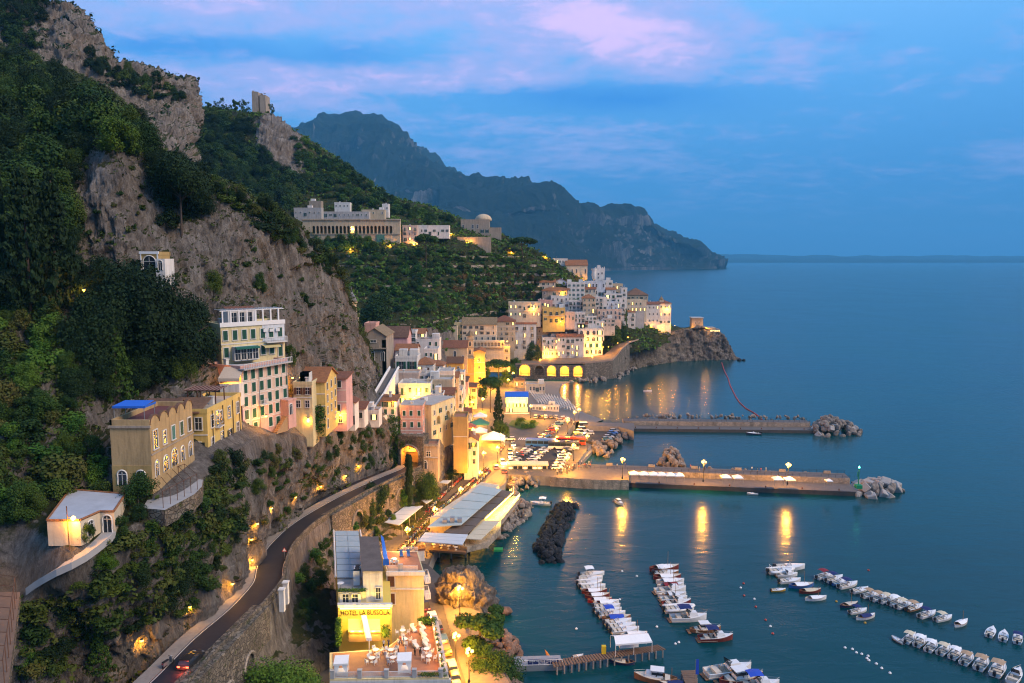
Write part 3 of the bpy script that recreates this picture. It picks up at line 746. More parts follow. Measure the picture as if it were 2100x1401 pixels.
M_PAVEW = mat('pier_paving',(.12,.105,.095),.75,.22,.6,.1)
pa = Pz(1282,885,0); pb = Pz(1672,889,0)
PIER1,PR1,PL1 = pier('stone_pier','long dark stone pier beyond the beach ending in a heap of concrete boulders',pa,pb,1.3,6.5,3.2,5.0)
pa = Pz(1106,992,0); pb = Pz(1760,1018,0)
PIER2,PR2,PL2 = pier('stone_pier','long lamplit stone pier in the middle of the harbour with white tents',pa,pb,1.4,8.5,3.2,6.0)
def on_pier(p,L,u,v,z=0):          # local pier point -> world
    return p.matrix_basis @ Vector((u,v,z))
# link between marina ground and pier roots
slab('pier_root_quay',[(1128,978),(1215,984),(1290,985),(1290,962),(1210,955),(1180,955),(1128,960)],LZ - .02,-3,[M_STONEP,M_PAVEW],mtop=1)
slab('jetty_slip',[(1182,958),(1214,925),(1213,918),(1180,952)],1.4,-2,[M_CONC,M_CONC])
slab('pier_root_quay',[(1268,875),(1300,884),(1300,868),(1215,866),(1190,868),(1205,874)],4.0,-2,[M_CONC,M_PAVEW],mtop=1)

# ================================================================ BUILDINGS
def wallm(n,c,st=.35): return mat('wall_' + n,c,.9,.15,.45,.15,streak=min(.8,st + .22),bscale=3)
WL = dict(white=wallm('white',(.66,.63,.58)),cream=wallm('cream',(.60,.50,.36)),sand=wallm('sand',(.50,.40,.27)),yellow=wallm('yellow',(.62,.44,.14)),gold=wallm('gold',(.60,.38,.09)),
          pale=wallm('pale_yellow',(.64,.54,.30)),pink=wallm('pink',(.62,.35,.28)),peach=wallm('peach',(.63,.46,.36)),rose=wallm('rose',(.60,.36,.34)),stone=wallm('stone',(.34,.28,.215),.6),
          tan=wallm('tan',(.42,.29,.14),.5),ochre=wallm('ochre',(.38,.26,.10),.3),grey=wallm('grey',(.42,.40,.38),.5),blue=wallm('cool_white',(.56,.60,.64)))
def tile_mat(name,c,sc=2.2):
    m = bpy.data.materials.new(name); MATS[name] = m; nt,N,L,b = nodes(m)
    tc = N.new('ShaderNodeTexCoord'); g = N.new('ShaderNodeNewGeometry')
    w = N.new('ShaderNodeTexWave'); w.wave_type = 'BANDS'; w.bands_direction = 'X'; w.inputs['Scale'].default_value = sc; w.inputs['Distortion'].default_value = .6; w.inputs['Detail'].default_value = 2
    L.new(tc.outputs['Object'],w.inputs['Vector'])
    n1 = tnoise(N,L,g.outputs['Position'],1.6,6,.7); n2 = tnoise(N,L,g.outputs['Position'],.25,4,.6)
    a = ramp_node(N,L,n1,((.3,tuple(x * .38 for x in c)),(.5,c),(.72,tuple(min(1,x * 1.5) for x in c))))
    a = mixn(N,L,n2,a,tuple(x * .6 for x in c)); L.new(a,b.inputs['Base Color']); b.inputs['Roughness'].default_value = .9
    bp = N.new('ShaderNodeBump'); bp.inputs['Strength'].default_value = .9; bp.inputs['Distance'].default_value = .12
    L.new(w.outputs['Fac'],bp.inputs['Height']); L.new(bp.outputs[0],b.inputs['Normal']); return m
TL = dict(red=tile_mat('red_tiles',(.30,.115,.06)),orange=tile_mat('orange_tiles',(.40,.165,.065)),brown=tile_mat('brown_tiles',(.20,.105,.065)),straw=tile_mat('straw_tiles',(.36,.25,.13)),rust=tile_mat('rust_tiles',(.24,.13,.075)))
M_FLAT = mat('flat_roof',(.36,.34,.31),.85,.22,.6,.1)
M_FLATD = mat('dark_flat_roof',(.12,.10,.09),.85,.25,.6,.1)
M_TERRA = mat('terracotta_floor',(.32,.15,.085),.75,.18,.8)
M_FRAME = mat('window_surround',(.60,.57,.52),.8,.05,2)
M_GLASS = mat('window_glass',(.022,.030,.040),.12,0,1,spec=.5)
SH = dict(green=mat('green_shutter',(.012,.070,.045),.6,.1,2),dark=mat('dark_shutter',(.022,.035,.030),.6,.1,2),brown=mat('brown_shutter',(.11,.05,.025),.6,.1,2),teal=mat('teal_shutter',(.02,.16,.15),.6,.1,2),white=mat('white_shutter',(.55,.55,.53),.6,.1,2))
M_LIT = mat('lit_window',(.4,.3,.1),.6,0,1,emit=(1,.60,.16),es=2.6)
M_LITW = mat('bright_lamp',(.9,.7,.3),.6,0,1,emit=(1,.68,.26),es=22)
M_RAIL = mat('iron_railing',(.05,.05,.055),.6,.05,2)
M_RAILW = mat('white_railing',(.62,.62,.61),.6,.05,2)
WMESH = {}
def window_mesh(kind,w,h,sh):
    """local x across, y out is negative, z up from the sill; kept apart as frame, pane and shutter"""
    k = (kind,round(w,1),round(h,1),sh)
    if k in WMESH: return WMESH[k]
    f = .14; A,B,S = MB(),MB(),MB()
    def bar(b,cx,cz,sx,sz,y0,y1,m): b.box(cx,(y0 + y1) / 2,cz - sz / 2,sx,abs(y1 - y0),sz,0,m)
    if kind == 'arch':
        n = 8; pts = [(-w / 2,0)] + [(-w / 2 * math.cos(PI * i / n),h - w / 2 + w / 2 * math.sin(PI * i / n)) for i in range(n + 1)] + [(w / 2,0)]
        B.poly([(x,-.05,z) for x,z in pts],1); A.tube([(x * 1.08,-.06,z) for x,z in pts],.11,4,0)
        bar(A,0,h * .45,.07,h * .9,-.10,-.05,3); bar(A,0,h - w / 2,w,.07,-.10,-.05,3)
    else:
        if kind in ('plain','lit','open','door'):
            bar(B,0,h / 2,w,h,-.04,.1,4 if kind == 'lit' else 1); bar(A,0,h / 2,.07,h,-.08,-.04,3); bar(A,0,h * .6,w,.06,-.075,-.04,3)
        if kind == 'closed':
            for q in (-1,1): bar(S,q * w / 4,h / 2,w / 2 - .03,h,-.10,.1,2)
            for i in range(1,4): bar(S,0,h * i / 4,w,.05,-.13,-.10,2)
        if kind in ('open','door','lit') and sh != 'none':
            for q in (-1,1): bar(S,q * (w * .75 + .05),h / 2,w * .48,h,-.14,-.06,2)
            bar(A,0,h + f / 2,w + .1,f,-.12,.05,0); bar(A,0,-f / 2,w + .3,f,-.18,.05,0)
        else:
            bar(A,0,h + f / 2,w + 2 * f,f,-.13,.05,0); bar(A,0,-f / 2,w + 2.6 * f,f,-.2,.05,0)
            for q in (-1,1): bar(A,q * (w / 2 + f / 2),h / 2,f,h,-.12,.05,0)
    ms = [M_FRAME,M_GLASS,SH.get(sh,SH['green']),SH['white'],M_LIT]; full = MB()
    for b in (A,B,S): o = len(full.v); full.v += b.v; full.f += [tuple(i + o for i in q) for q in b.f]; full.m += b.m
    WMESH[k] = (full.mesh('window',ms),A.mesh('frame',ms),B.mesh('pane',ms) if B.v else None,S.mesh('shutter',ms) if S.v else None); return WMESH[k]
def add_window(par,x,y,z,rz,kind,w,h,sh='green'):
    m = window_mesh(kind,w,h,sh); far = (par.location.y or 200) > 225 or par.name.startswith('roof')
    if far: return obj('window',m[0],par,(x,y,z),rz)
    o = obj('window',m[1],par,(x,y,z),rz)
    for n,q in (('pane',m[2]),('shutter',m[3])):
        if q: obj(n,q,o)
    return o
BAL = {}
def balcony_mesh(w,dp,white):
    k = (round(w,1),dp,white)
    if k in BAL: return BAL[k]
    mb = MB(); mb.box(0,-dp / 2,-.18,w,dp,.16,0,0)
    n = max(4,int(w / .35))
    for i in range(n + 1): mb.box(-w / 2 + w * i / n,-dp + .04,0,.05,.04,.95,0,1)
    for s in (-1,1):
        for q in (.25,.6): mb.box(s * (w / 2 - .02),-dp * q,0,.04,.05,.95,0,1)
        mb.box(s * (w / 2 - .02),-dp / 2,.92,.05,dp,.06,0,1)
    mb.box(0,-dp + .04,.92,w,.06,.06,0,1)
    BAL[k] = mb.mesh('balcony',[M_FRAME,M_RAILW if white else M_RAIL]); return BAL[k]
def add_balcony(par,x,y,z,rz,w,dp=1.0,white=False): return obj('balcony',balcony_mesh(w,dp,white),par,(x,y,z),rz)
def roof_mesh(L,D,rise,kind,over,tile,wall):
    """eaves at z = 0; ridge along x for 'gable', along y for 'front' (gable end in front), 'shed' falls to the front"""
    mb = MB(); o = over; t = .16
    a = [(-o,-o,0),(L + o,-o,0),(L + o,D + o,0),(-o,D + o,0)]
    def slab_(pts,m=0):
        k = len(mb.v); n = len(pts)
        mb.v += [tuple(p) for p in pts] + [(p[0],p[1],p[2] - t) for p in pts]
        mb.face(tuple(range(k,k + n)),m); mb.face(tuple(range(k + 2 * n - 1,k + n - 1,-1)),m)
        for i in range(n): j = (i + 1) % n; mb.face((k + i,k + n + i,k + n + j,k + j),m)
    if kind == 'gable':
        r0,r1 = (-o,D / 2,rise),(L + o,D / 2,rise)
        slab_([a[0],a[1],r1,r0]); slab_([r0,r1,a[2],a[3]])
        for x in (.02,L - .02): mb.poly([(x,0,-.1),(x,D,-.1),(x,D / 2,rise - .12)],1)
    elif kind == 'front':
        r0,r1 = (L / 2,-o,rise),(L / 2,D + o,rise)
        slab_([a[0],r0,r1,a[3]]); slab_([r0,a[1],a[2],r1])
        for y in (.02,D - .02): mb.poly([(0,y,-.1),(L,y,-.1),(L / 2,y,rise - .12)],1)
    elif kind == 'hip':
        q = min(L,D) / 2
        if L >= D: r0,r1 = (q,D / 2,rise),(L - q,D / 2,rise)
        else: r0 = r1 = (L / 2,D / 2,rise)
        if L >= D and L - 2 * q > .1:
            slab_([a[0],a[1],r1,r0]); slab_([r0,r1,a[2],a[3]]); slab_([a[1],a[2],r1]); slab_([a[3],a[0],r0])
        else:
            for i in range(4): slab_([a[i],a[(i + 1) % 4],r0])
    elif kind == 'shed':
        slab_([a[0],a[1],(L + o,D + o,rise),(-o,D + o,rise)])
        mb.poly([(0,0,-.1),(0,D,rise - .12),(0,D,-.1)],1); mb.poly([(L,0,-.1),(L,D,-.1),(L,D,rise - .12)],1); mb.poly([(0,D,-.1),(0,D,rise - .1),(L,D,rise - .1),(L,D,-.1)],1)
    return mb.mesh('roof',[tile,wall])
def clutter(par,L,D,H,rnd):
    """chimneys, water tanks, dishes and terrace poles on a flat roof"""
    for _ in range(rnd.randint(1,3)):
        x,y = rnd.uniform(.8,max(.9,L - .8)),rnd.uniform(.8,max(.9,D - .8)); k = rnd.random()
        mb = MB()
        if k < .35: mb.box(0,0,0,.7,.7,1.2); mb.box(0,0,1.2,.95,.95,.18); mb.build('chimney',WL['white'],par,loc=(x,y,H))
        elif k < .55: mb.lathe([(.02,0),(.5,.1),(.5,1.2),(.1,1.35)],n=8); mb.build('water_tank',M_GREY,par,loc=(x,y,H))
        elif k < .75:
            mb.tube([(0,0,0),(0,0,2.4)],.04,4)
            for z in (1.9,2.2,2.35): mb.box(0,0,z,1.0,.03,.03)
            mb.build('antenna',M_GREY,par,loc=(x,y,H))
        else: mb.box(0,0,0,min(3,L * .5),min(2.6,D * .5),2.3); mb.build('roof_hut',WL['white'],par,loc=(min(max(x,2),max(2,L - 2)),max(1.6,D - 2),H))
def house(name,label,cat,x0,x1,ytop,ybase,d,depth,wall='white',roof='flat',tile='orange',floors=2,cols=3,sh='green',d1=None,sink=6,side=None,scols=2,win=(.85,1.5),lit=.09,bal=.15,band=True,rise=None,over=.45,seed=None,wins=True,group=None,mixk=None,floorgap=None,zf=0.0):
    d1 = d1 or d; a = P(x0,ybase,d); zt = P(x0,ytop,d).z; b = Vector(((x1 - PCX) / FOC * d1,d1,a.z))
    rz,L = place_line(a,b); H = zt - a.z
    rnd = random.Random(seed if seed is not None else int(x0 * 7 + ytop))
    wm = WL[wall] if isinstance(wall,str) else wall
    t = thing(name,label,cat,tuple(a),rz,group)
    MB().box(L / 2,depth / 2,-sink,L,depth,H + sink).build('wall',wm,t)
    if roof == 'flat':
        MB().box(L / 2,depth / 2,H + .004,L - .5,depth - .5,.05).build('roof',M_FLAT if rnd.random() < .7 else M_TERRA,t)
        mb = MB(); e = .22
        for cx,cy_,sx,sy in ((L / 2,e / 2 - .06,L + .24,e),(L / 2,depth - e / 2 + .06,L + .24,e),(e / 2 - .06,depth / 2,e,depth - 2 * e),(L - e / 2 + .06,depth / 2,e,depth - 2 * e)): mb.box(cx,cy_,H - .1,sx,sy,.75)
        mb.build('parapet',wm,t); 
        if wins: clutter(t,L,depth,H + .05,rnd)
    elif roof != 'none':
        me = roof_mesh(L,depth,rise if rise is not None else min(depth,L) * .22,roof,over,TL[tile],wm); obj('roof',me,t,(0,0,H))
        if rnd.random() < .6:
            MB().box(0,0,0,.7,.7,1.8).box(0,0,1.8,.9,.9,.15).build('chimney',wm,t,loc=(L * rnd.uniform(.25,.75),depth * .62,H + .2))
    if band and floors > 1:
        fh = H / floors
        mb = MB(); mb.box(L / 2,-.03,-.1,L + .04,.1,.2); sm_ = mb.mesh('string_course',M_FRAME if wall not in ('white','blue') else WL['white'])
        for f in range(1,floors): obj('string_course',sm_,t,(0,0,f * fh))
    if wins:
        fh = H / floors
        def face(ox,oy,rz_,W,nc):
            for f in range(floors):
                for c in range(nc):
                    if rnd.random() < .06: continue
                    u = W * (c + .5 + rnd.uniform(-.06,.06)) / nc
                    r = rnd.random(); k = 'lit' if r < lit else ('closed' if r < lit + .30 else ('open' if r < lit + .62 else 'plain'))
                    if mixk: k = mixk if r > lit else 'lit'
                    w,h = win; w = min(w,W / nc * .48); tall = False
                    if f > 0 and rnd.random() < bal or (f == 0 and rnd.random() < .25): tall = True; h = min(2.3,fh * .72); k = 'door' if k == 'plain' else k
                    h = min(h,fh * .72)
                    z = zf + f * fh + (.15 if tall else max(.2,(fh - h) * .52))
                    px_,py_ = ox + math.cos(rz_) * u,oy + math.sin(rz_) * u
                    add_window(t,px_,py_,z,rz_,k,w,h,sh)
                    if tall and f > 0: add_balcony(t,px_,py_,z - .05,rz_,min(w * 2.6,W / nc * .95),.9,rnd.random() < .4)
        face(0,0,0,L,cols)
        if side == 'R': face(L,0,PI / 2,depth,scols)
        if side == 'L': face(0,depth,-PI / 2,depth,scols)
    return t,L,depth,H
AWN = {}
def awning(par,x,y,z,w,dp,col,drop=.6,rz=0,name='awning'):
    mb = MB(); mb.poly([(-w / 2,0,0),(w / 2,0,0),(w / 2,-dp,-drop),(-w / 2,-dp,-drop)]); mb.poly([(-w / 2,-dp,-drop),(w / 2,-dp,-drop),(w / 2,-dp,-drop - .3),(-w / 2,-dp,-drop - .3)])
    mb.poly([(-w / 2,0,-.06),(-w / 2,-dp,-drop - .06),(w / 2,-dp,-drop - .06),(w / 2,0,-.06)])
    return mb.build(name,mat('awning_' + '_'.join('%d' % (c * 99) for c in col),col,.8,.05,2),par,loc=(x,y,z),rot=rz)
def lamp_light(par,loc,power,col=(1,.40,.028),rad=.25):
    l = bpy.data.lights.new('lamp_light','POINT'); l.energy = power * LAMP; l.color = col; l.shadow_soft_size = rad
    o = bpy.data.objects.new('lamp_light',l); COL.objects.link(o); o.parent = par; o.location = loc; return o
LAMP = 6.4
T = 'house'
# x0, x1, ytop, ybase, d, depth, wall, roof, tile, floors, cols, side, label, extras
TOWN = [
 (1134,1163,532,551,548,9,'white','flat','orange',2,5,None,'long white convent block beside the hilltop church',{}),
 (1160,1204,544,569,543,14,'cream','gable','orange',1,5,None,'hilltop church with an orange tiled roof above the town',dict(name='church',cat='church',win=(1,3.4),mixk='arch',rise=4,lit=0)),
 (1100,1139,579,594,515,9,'cream','gable','orange',2,4,None,'cream house with orange roof at the edge of the gardens, highest of the left houses',dict(rise=2.2)),
 (1138,1161,577,592,518,8,'blue','front','orange',2,2,None,'small white gabled house with pale green balcony next to the garden',dict(rise=2)),
 (1112,1163,596,607,507,10,'stone','hip','orange',1,5,None,'low stone house under a wide orange hipped roof',dict(rise=2.2)),
 (1163,1199,581,619,512,10,'white','flat','orange',4,4,None,'tall white house with rows of teal shutters and a planted roof terrace',dict(sh='teal',mixk='open')),
 (1198,1241,579,607,518,12,'blue','flat','orange',2,6,'L','large cool white villa with two rows of tall windows under the turreted tower',dict(win=(1,2.4),bal=0,mixk='plain')),
 (1236,1256,577,606,522,10,'white','flat','orange',3,2,None,'white stepped house with a green awning right of the turreted tower',{}),
 (1254,1277,584,606,526,9,'sand','flat','orange',2,3,None,'sandy penthouse block with a brown roof edge near the top of the town',{}),
 (1274,1286,592,626,515,8,'white','flat','orange',4,1,None,'slim white tower house with one column of green shutters',{}),
 (1285,1329,605,616,543,16,'sand','hip','rust',1,5,None,'low house under a broad weathered brown tile roof at the sea edge',dict(rise=5,win=(.9,1.2))),
 (1240,1276,604,623,511,9,'white','flat','orange',2,3,None,'white house with a wide glazed loggia below the sandy penthouse',dict(win=(1.6,2))),
 (1130,1166,608,633,500,9,'white','flat','red',2,4,None,'white house with red doors and two dark arched windows',dict(sh='brown')),
 (1104,1133,617,632,497,8,'pink','flat','red',1,5,None,'pink house with lit windows and a planted roof',dict(lit=.6)),
 (1043,1109,622,652,484,10,'cream','flat','orange',2,7,None,'long cream house with flat roof terraces at the left end of the hillside town',dict(lit=.2)),
 (1113,1159,633,662,483,10,'yellow','flat','orange',2,4,None,'bright yellow house with dark green shutters and a white cornice',dict(mixk='open',bal=.4)),
 (1157,1179,642,657,484,8,'peach','flat','orange',1,3,None,'small peach house with a round window right of the yellow house',{}),
 (1166,1198,618,644,499,8,'white','flat','orange',3,4,None,'white house with stacked terraces in the middle of the hillside town',dict(bal=.6)),
 (1195,1221,611,652,496,9,'sand','hip','orange',4,3,None,'tall sandy house under an orange pyramid roof',dict(rise=2.4)),
 (1178,1200,643,662,487,8,'white','flat','orange',2,3,None,'white house with an orange parasol terrace above the green scaffold',dict(bal=.5)),
 (1221,1245,611,636,505,8,'white','flat','red',3,3,None,'white house with a small red roof edge beside the pyramid roofed house',dict(bal=.5)),
 (1223,1268,620,636,506,8,'blue','flat','orange',2,5,None,'white terrace block with three low arches under a green awning',dict(mixk='arch',lit=0)),
 (1225,1275,636,657,502,9,'peach','flat','orange',2,6,None,'peach hotel block with a row of red trimmed arches',dict(mixk='arch',lit=0,win=(1.4,2.2))),
 (1236,1262,655,670,494,7,'grey','flat','orange',2,3,None,'low grey block with red and white awnings above the dark trees',{}),
 (1200,1224,650,664,490,7,'white','flat','orange',2,3,None,'plain white house below the pyramid roofed house',{}),
 (1262,1284,612,650,509,8,'white','flat','orange',4,2,None,'tall white house behind the peach hotel block',dict(bal=.4)),
 (1285,1326,617,641,525,10,'cream','flat','orange',2,5,None,'long cream house with a turquoise awning and lit arches',dict(lit=.7)),
 (1280,1304,640,672,514,9,'white','hip','orange',3,2,None,'tall white house beside the outside stairs and the dark wooded rock',dict(rise=1.2)),
 (1303,1322,640,664,519,7,'grey','flat','orange',1,1,None,'plain pinkish grey wall house behind the outside stairs',dict(wins=False)),
 (1320,1353,624,664,529,10,'white','gable','red',3,4,None,'white convent wing with a red roof and arched windows',dict(mixk='arch',rise=1.6,bal=0)),
 (1351,1377,622,668,532,14,'white','hip','red',3,3,None,'tall white convent block at the seaward end of the town',dict(rise=2.2,bal=0)),
 # upper edge of the lower town
 (911,937,672,702,425,10,'cream','flat','orange',2,2,None,'cream house with a terrace at the left end of the long palazzo',{}),
 (927,953,663,702,432,9,'pale','flat','orange',3,2,None,'narrow cream and yellow house squeezed beside the long palazzo',{}),
 (948,1018,666,700,430,12,'cream','gable','straw',3,6,None,'wide cream palazzo with a straw coloured roof and three rows of windows',dict(rise=4.0,bal=.03,sh='dark')),
 (1012,1057,659,700,455,12,'sand','hip','red',4,4,None,'sandy house with a red hipped roof right of the wide palazzo',dict(rise=3.2,bal=.05,sh='dark')),
 (1051,1100,664,720,482,12,'white','gable','red',4,3,None,'tall white apartment house with four rows of dark shutters and thin balconies',dict(mixk='open',bal=.9,rise=2,sh='dark')),
 (1099,1125,672,704,488,9,'sand','gable','red',2,2,None,'sandstone house with a red roof next to the tall white apartments',dict(rise=1.8,sh='brown')),
 (1123,1145,662,694,492,9,'blue','gable','red',2,2,None,'cool white house with two tall windows and a lit door',dict(rise=1.6,bal=.6)),
 (1144,1186,674,690,494,8,'grey','gable','red',1,5,None,'grey terrace house with a low red roof behind the seafront hotel',dict(rise=1.8)),
 (1112,1146,694,744,478,10,'white','flat','orange',4,4,None,'white hotel wing with a lamplit lower wall behind the round green tree',dict(lit=.35)),
 (1142,1198,691,743,477,12,'white','gable','red',4,6,None,'large white seafront hotel with a red roof and long green balconies',dict(rise=1.6,lit=.25,bal=.5)),
 (1186,1237,676,741,482,14,'white','flat','orange',5,4,None,'rounded white hotel wing with big arched loggias at the road bend',dict(lit=.3,mixk='arch',bal=0,win=(1.9,2.6))),
 (988,1046,712,742,424,9,'pale','flat','orange',2,4,None,'lamplit yellow wall house below the arcaded terrace',dict(lit=.1,sh='brown')),
 (946,972,738,796,398,14,'gold','flat','orange',2,1,'R','tall golden yellow house lit by the main street',dict(wins=False)),
 (971,994,722,786,404,14,'yellow','front','orange',3,1,'R','golden gabled house brightly lit along the main street',dict(scols=4,lit=.3)),
 # old quarter by the cliff
 (780,834,692,712,290,12,'rose','gable','brown',1,1,None,'plain pinkish house with a wide brown tile roof behind the stone church',dict(wins=False,rise=4)),
 (748,769,666,690,275,8,'pink','flat','orange',1,1,None,'small salmon block behind the stone church roof',dict(wins=False)),
 (834,851,682,712,312,8,'white','flat','orange',3,2,None,'narrow white house with stacked balconies below the gardens',dict(bal=.8)),
 (846,870,684,700,318,8,'white','gable','orange',2,3,None,'white house with a small orange roof below the gardens',dict(rise=2)),
 (850,900,698,712,312,8,'white','flat','orange',1,4,None,'low white terrace house in front of the small orange roof',{}),
 (811,853,718,736,282,9,'white','gable','orange',1,3,None,'white house with a broad orange roof behind the tall shuttered house',dict(rise=2)),
 (870,897,718,738,298,8,'white','flat','orange',1,3,'L','curved white house with a planted roof garden',{}),
 (811,854,734,768,262,9,'white','flat','orange',1,2,None,'white house with two tall shuttered windows and a purple awning on its roof terrace',dict(win=(1.6,3.2),bal=0,mixk='open')),
 (852,886,747,788,264,9,'white','hip','orange',2,2,'R','white house with an orange hipped roof and one wooden shutter',dict(rise=2.2,sh='brown')),
 (884,908,749,766,276,8,'white','hip','orange',1,2,None,'low white house with orange roof left of the golden church wall',dict(rise=1.6)),
 (806,856,768,795,252,8,'peach','flat','orange',1,3,None,'peach house with a bright blue awning',dict(bal=0)),
 (818,880,790,832,240,9,'white','flat','orange',2,4,None,'white house with striped awnings and a lamplit terrace above the pink house',dict(lit=.3)),
 (876,926,782,826,247,9,'sand','flat','orange',2,3,None,'sandy house with stepped flat roofs in the middle of the old quarter',dict(lit=.05)),
 (897,928,764,790,262,8,'white','flat','orange',1,3,None,'white house with a roof full of chairs and aerials',{}),
 (936,958,782,838,335,11,'rose','gable','brown',2,2,'R','pink house with a stepped brown roof beside the bright street',dict(rise=1.6,lit=.2)),
 (926,946,804,880,296,8,'white','flat','orange',4,2,'R','tall narrow white house on the rock above the restaurants',{}),
 (930,956,859,932,225,8,'ochre','flat','orange',2,1,None,'mustard house with a blank wall standing on the rock',dict(wins=False)),
 (952,978,904,955,232,7,'white','front','orange',3,2,None,'white gabled house at the foot of the rock by the street',dict(rise=1.6)),
 (783,809,822,852,214,6,'white','shed','orange',2,2,None,'small white house with red roof edge at the end of the white path wall',dict(rise=.8,bal=0)),
 # smaller houses that fill the gaps
 (884,906,812,848,238,7,'white','flat','orange',3,2,None,'narrow white house wedged left of the sandy stepped house',{}),
 (905,929,808,846,243,8,'cream','gable','red',3,2,'R','cream house with red roof below the roof full of chairs',dict(rise=1.6)),
 (857,880,769,792,255,7,'white','flat','orange',2,2,None,'white house with a wooden terrace above the striped awnings',dict(bal=.5)),
 (910,938,774,806,287,8,'sand','gable','orange',2,2,'R','sandy house with a bright orange roof above the tall narrow white house',dict(rise=1.8)),
 (933,951,766,792,305,7,'white','flat','orange',2,2,None,'small white house left of the golden church wall',{}),
 (956,976,794,836,345,8,'peach','gable','brown',3,2,'R','peach house with a brown roof farther along the bright street',dict(rise=1.6,lit=.25)),
 (944,964,846,876,304,7,'white','gable','red',2,2,'R','white house with a red roof at the near end of the bright street',dict(rise=1.4,lit=.25)),
 (1088,1114,640,664,492,8,'cream','flat','orange',2,3,None,'cream house stepped below the long cream house of the terraces',{}),
 (1178,1201,622,645,503,7,'white','flat','orange',2,3,None,'white house with teal shutters in the heart of the hillside town',dict(sh='teal')),
 (1199,1222,593,612,514,8,'cream','gable','red',2,3,None,'cream house with a red roof directly below the large cool white villa',dict(rise=1.4)),
 (1243,1263,594,614,517,7,'white','gable','orange',2,2,None,'white house with an orange roof right of the large cool white villa',dict(rise=1.4,sh='teal')),
 (1262,1277,622,641,511,7,'sand','flat','orange',2,2,None,'sandy house behind the arches of the peach hotel',{}),
 (1145,1167,594,612,510,8,'white','gable','orange',2,2,None,'white house with orange roof left of the teal shuttered house',dict(rise=1.6)),
 (1184,1206,664,684,487,7,'peach','gable','red',2,3,None,'peach house with a red roof behind the rounded hotel wing',dict(rise=1.4)),
 (1222,1240,660,680,491,7,'white','flat','orange',2,2,None,'white house above the right corner of the rounded hotel wing',dict(bal=.5)),
 (1300,1324,628,644,528,8,'white','gable','orange',1,3,None,'low white house with orange roof between the lit arches and the convent',dict(rise=1.4)),
 (1036,1054,688,718,470,8,'sand','gable','red',3,2,None,'sandy house with red roof tucked left of the tall white apartments',dict(rise=1.6)),
 (1064,1092,646,664,492,8,'peach','gable','orange',2,3,None,'peach house with orange roof above the tall white apartments',dict(rise=1.6)),
]
for r in TOWN:
    x0,x1,yt,yb,d,dp,wl,rf,ti,fl,co,sd,lab,ex = r; ex = dict(ex)
    nm = ex.pop('name',T); ct = ex.pop('cat',T)
    house(nm,lab,ct,x0,x1,yt,yb,d,dp,wl,rf,ti,fl,co,side=sd,**ex)

# ================================================================ NEAR BUILDINGS
M_BLUE = mat('blue_canvas',(.02,.12,.50),.8,.08,2)
M_STRIPE = mat('striped_canvas',(.50,.40,.30),.8,.1,3)
M_CANVAS = mat('white_canvas',(.74,.74,.73),.8,.05,1.5)
M_TAN_LOW = WL['ochre']
def wpoly(pts,z): return [tuple(Pz(x,y,z))[:2] for x,y in pts]
def part_prism(par,name,pts,z0,z1,m,mtop=None):
    """prism from world footprint points under a parent that sits at the world origin"""
    mb = MB(); mb.prism(pts,z0,z1,0,1 if mtop else None); return mb.build(name,[m,mtop] if mtop else m,par)
# ---- tan house with scalloped parapet
z0 = 43.0; x0,y0 = Px(209,100),100.0; L,D,H = 5.5,13.6,8.2
t = thing('house','weathered tan house with scalloped parapet, arched lower windows and a blue canopy on its roof','house',(x0,y0,z0))
MB().box(L / 2,D / 2,-1.5,L,D,1.5 + H).build('wall',WL['tan'],t)
MB().box(L / 2,-.04,-1.5,L + .02,.1,4.0).build('lower_wall',WL['ochre'],t)
MB().box(L / 2,D / 2,H,L - .5,D - .5,.06).build('roof',mat('maroon_floor',(.13,.045,.04),.8,.2,.8),t)
MB().box(L / 2,.15,H,L,.3,.75).box(.15,D / 2,H,.3,D,.75).box(L / 2,D - .15,H,L,.3,.75).build('parapet',WL['tan'],t)
MB().box(L / 2,-.08,H - .35,L + .3,.3,.3).box(L + .06,D / 2,3.9,.14,D,.2).build('cornice',WL['stone'],t)
for k in range(5):
    mb = MB(); yc = D * (k + .5) / 5; r = D / 10
    pts = [(yc - r * math.cos(PI * i / 10),H + r * math.sin(PI * i / 10) * .95) for i in range(11)]
    for xx in (L - .3,L + .02): mb.poly([(xx,y,z) for y,z in pts] ,0)
    for i in range(10): (ya,za),(yb,zb) = pts[i],pts[i + 1]; mb.poly([(L - .34,ya,za + .02),(L + .12,ya,za + .02),(L + .12,yb,zb + .02),(L - .34,yb,zb + .02)],1); mb.poly([(L + .12,ya,za + .02),(L + .12,ya,za - .14),(L + .12,yb,zb - .14),(L + .12,yb,zb + .02)],1)
    mb.build('scallop',[WL['tan'],TL['brown']],t)
for k,(kd,sh,w,h) in enumerate((('plain','white',1.2,2.6),('plain','white',.9,1.9),('closed','teal',1.0,2.0),('closed','green',1.0,2.0),('closed','dark',1.0,2.0))): add_window(t,L,D * (k + .5) / 5,4.6,PI / 2,kd,w,h,sh)
for k in range(5):
    w = (1.0,1.5,1.9,1.2,1.2)[k]; add_window(t,L,D * (k + .5) / 5,.6,PI / 2,'arch',w,2.3 + .3 * (k == 2),'green')
for xx in (1.4,4.0): add_window(t,xx,-.1,-.2,0,'arch',1.2,2.1,'green')
c = thing('canopy','bright blue canvas canopy standing on the tan house roof','canopy',(x0 + 1.9,y0 + 3.2,z0 + H + .06))
MB().poly([(-2.3,-1.6,2.3),(2.3,-1.6,2.3),(2.1,1.6,2.55),(-2.1,1.6,2.55)]).box(0,-1.6,2.0,4.6,.04,.3).box(2.28,0,2.05,.04,3.2,.3).build('canvas_top',M_BLUE,c)
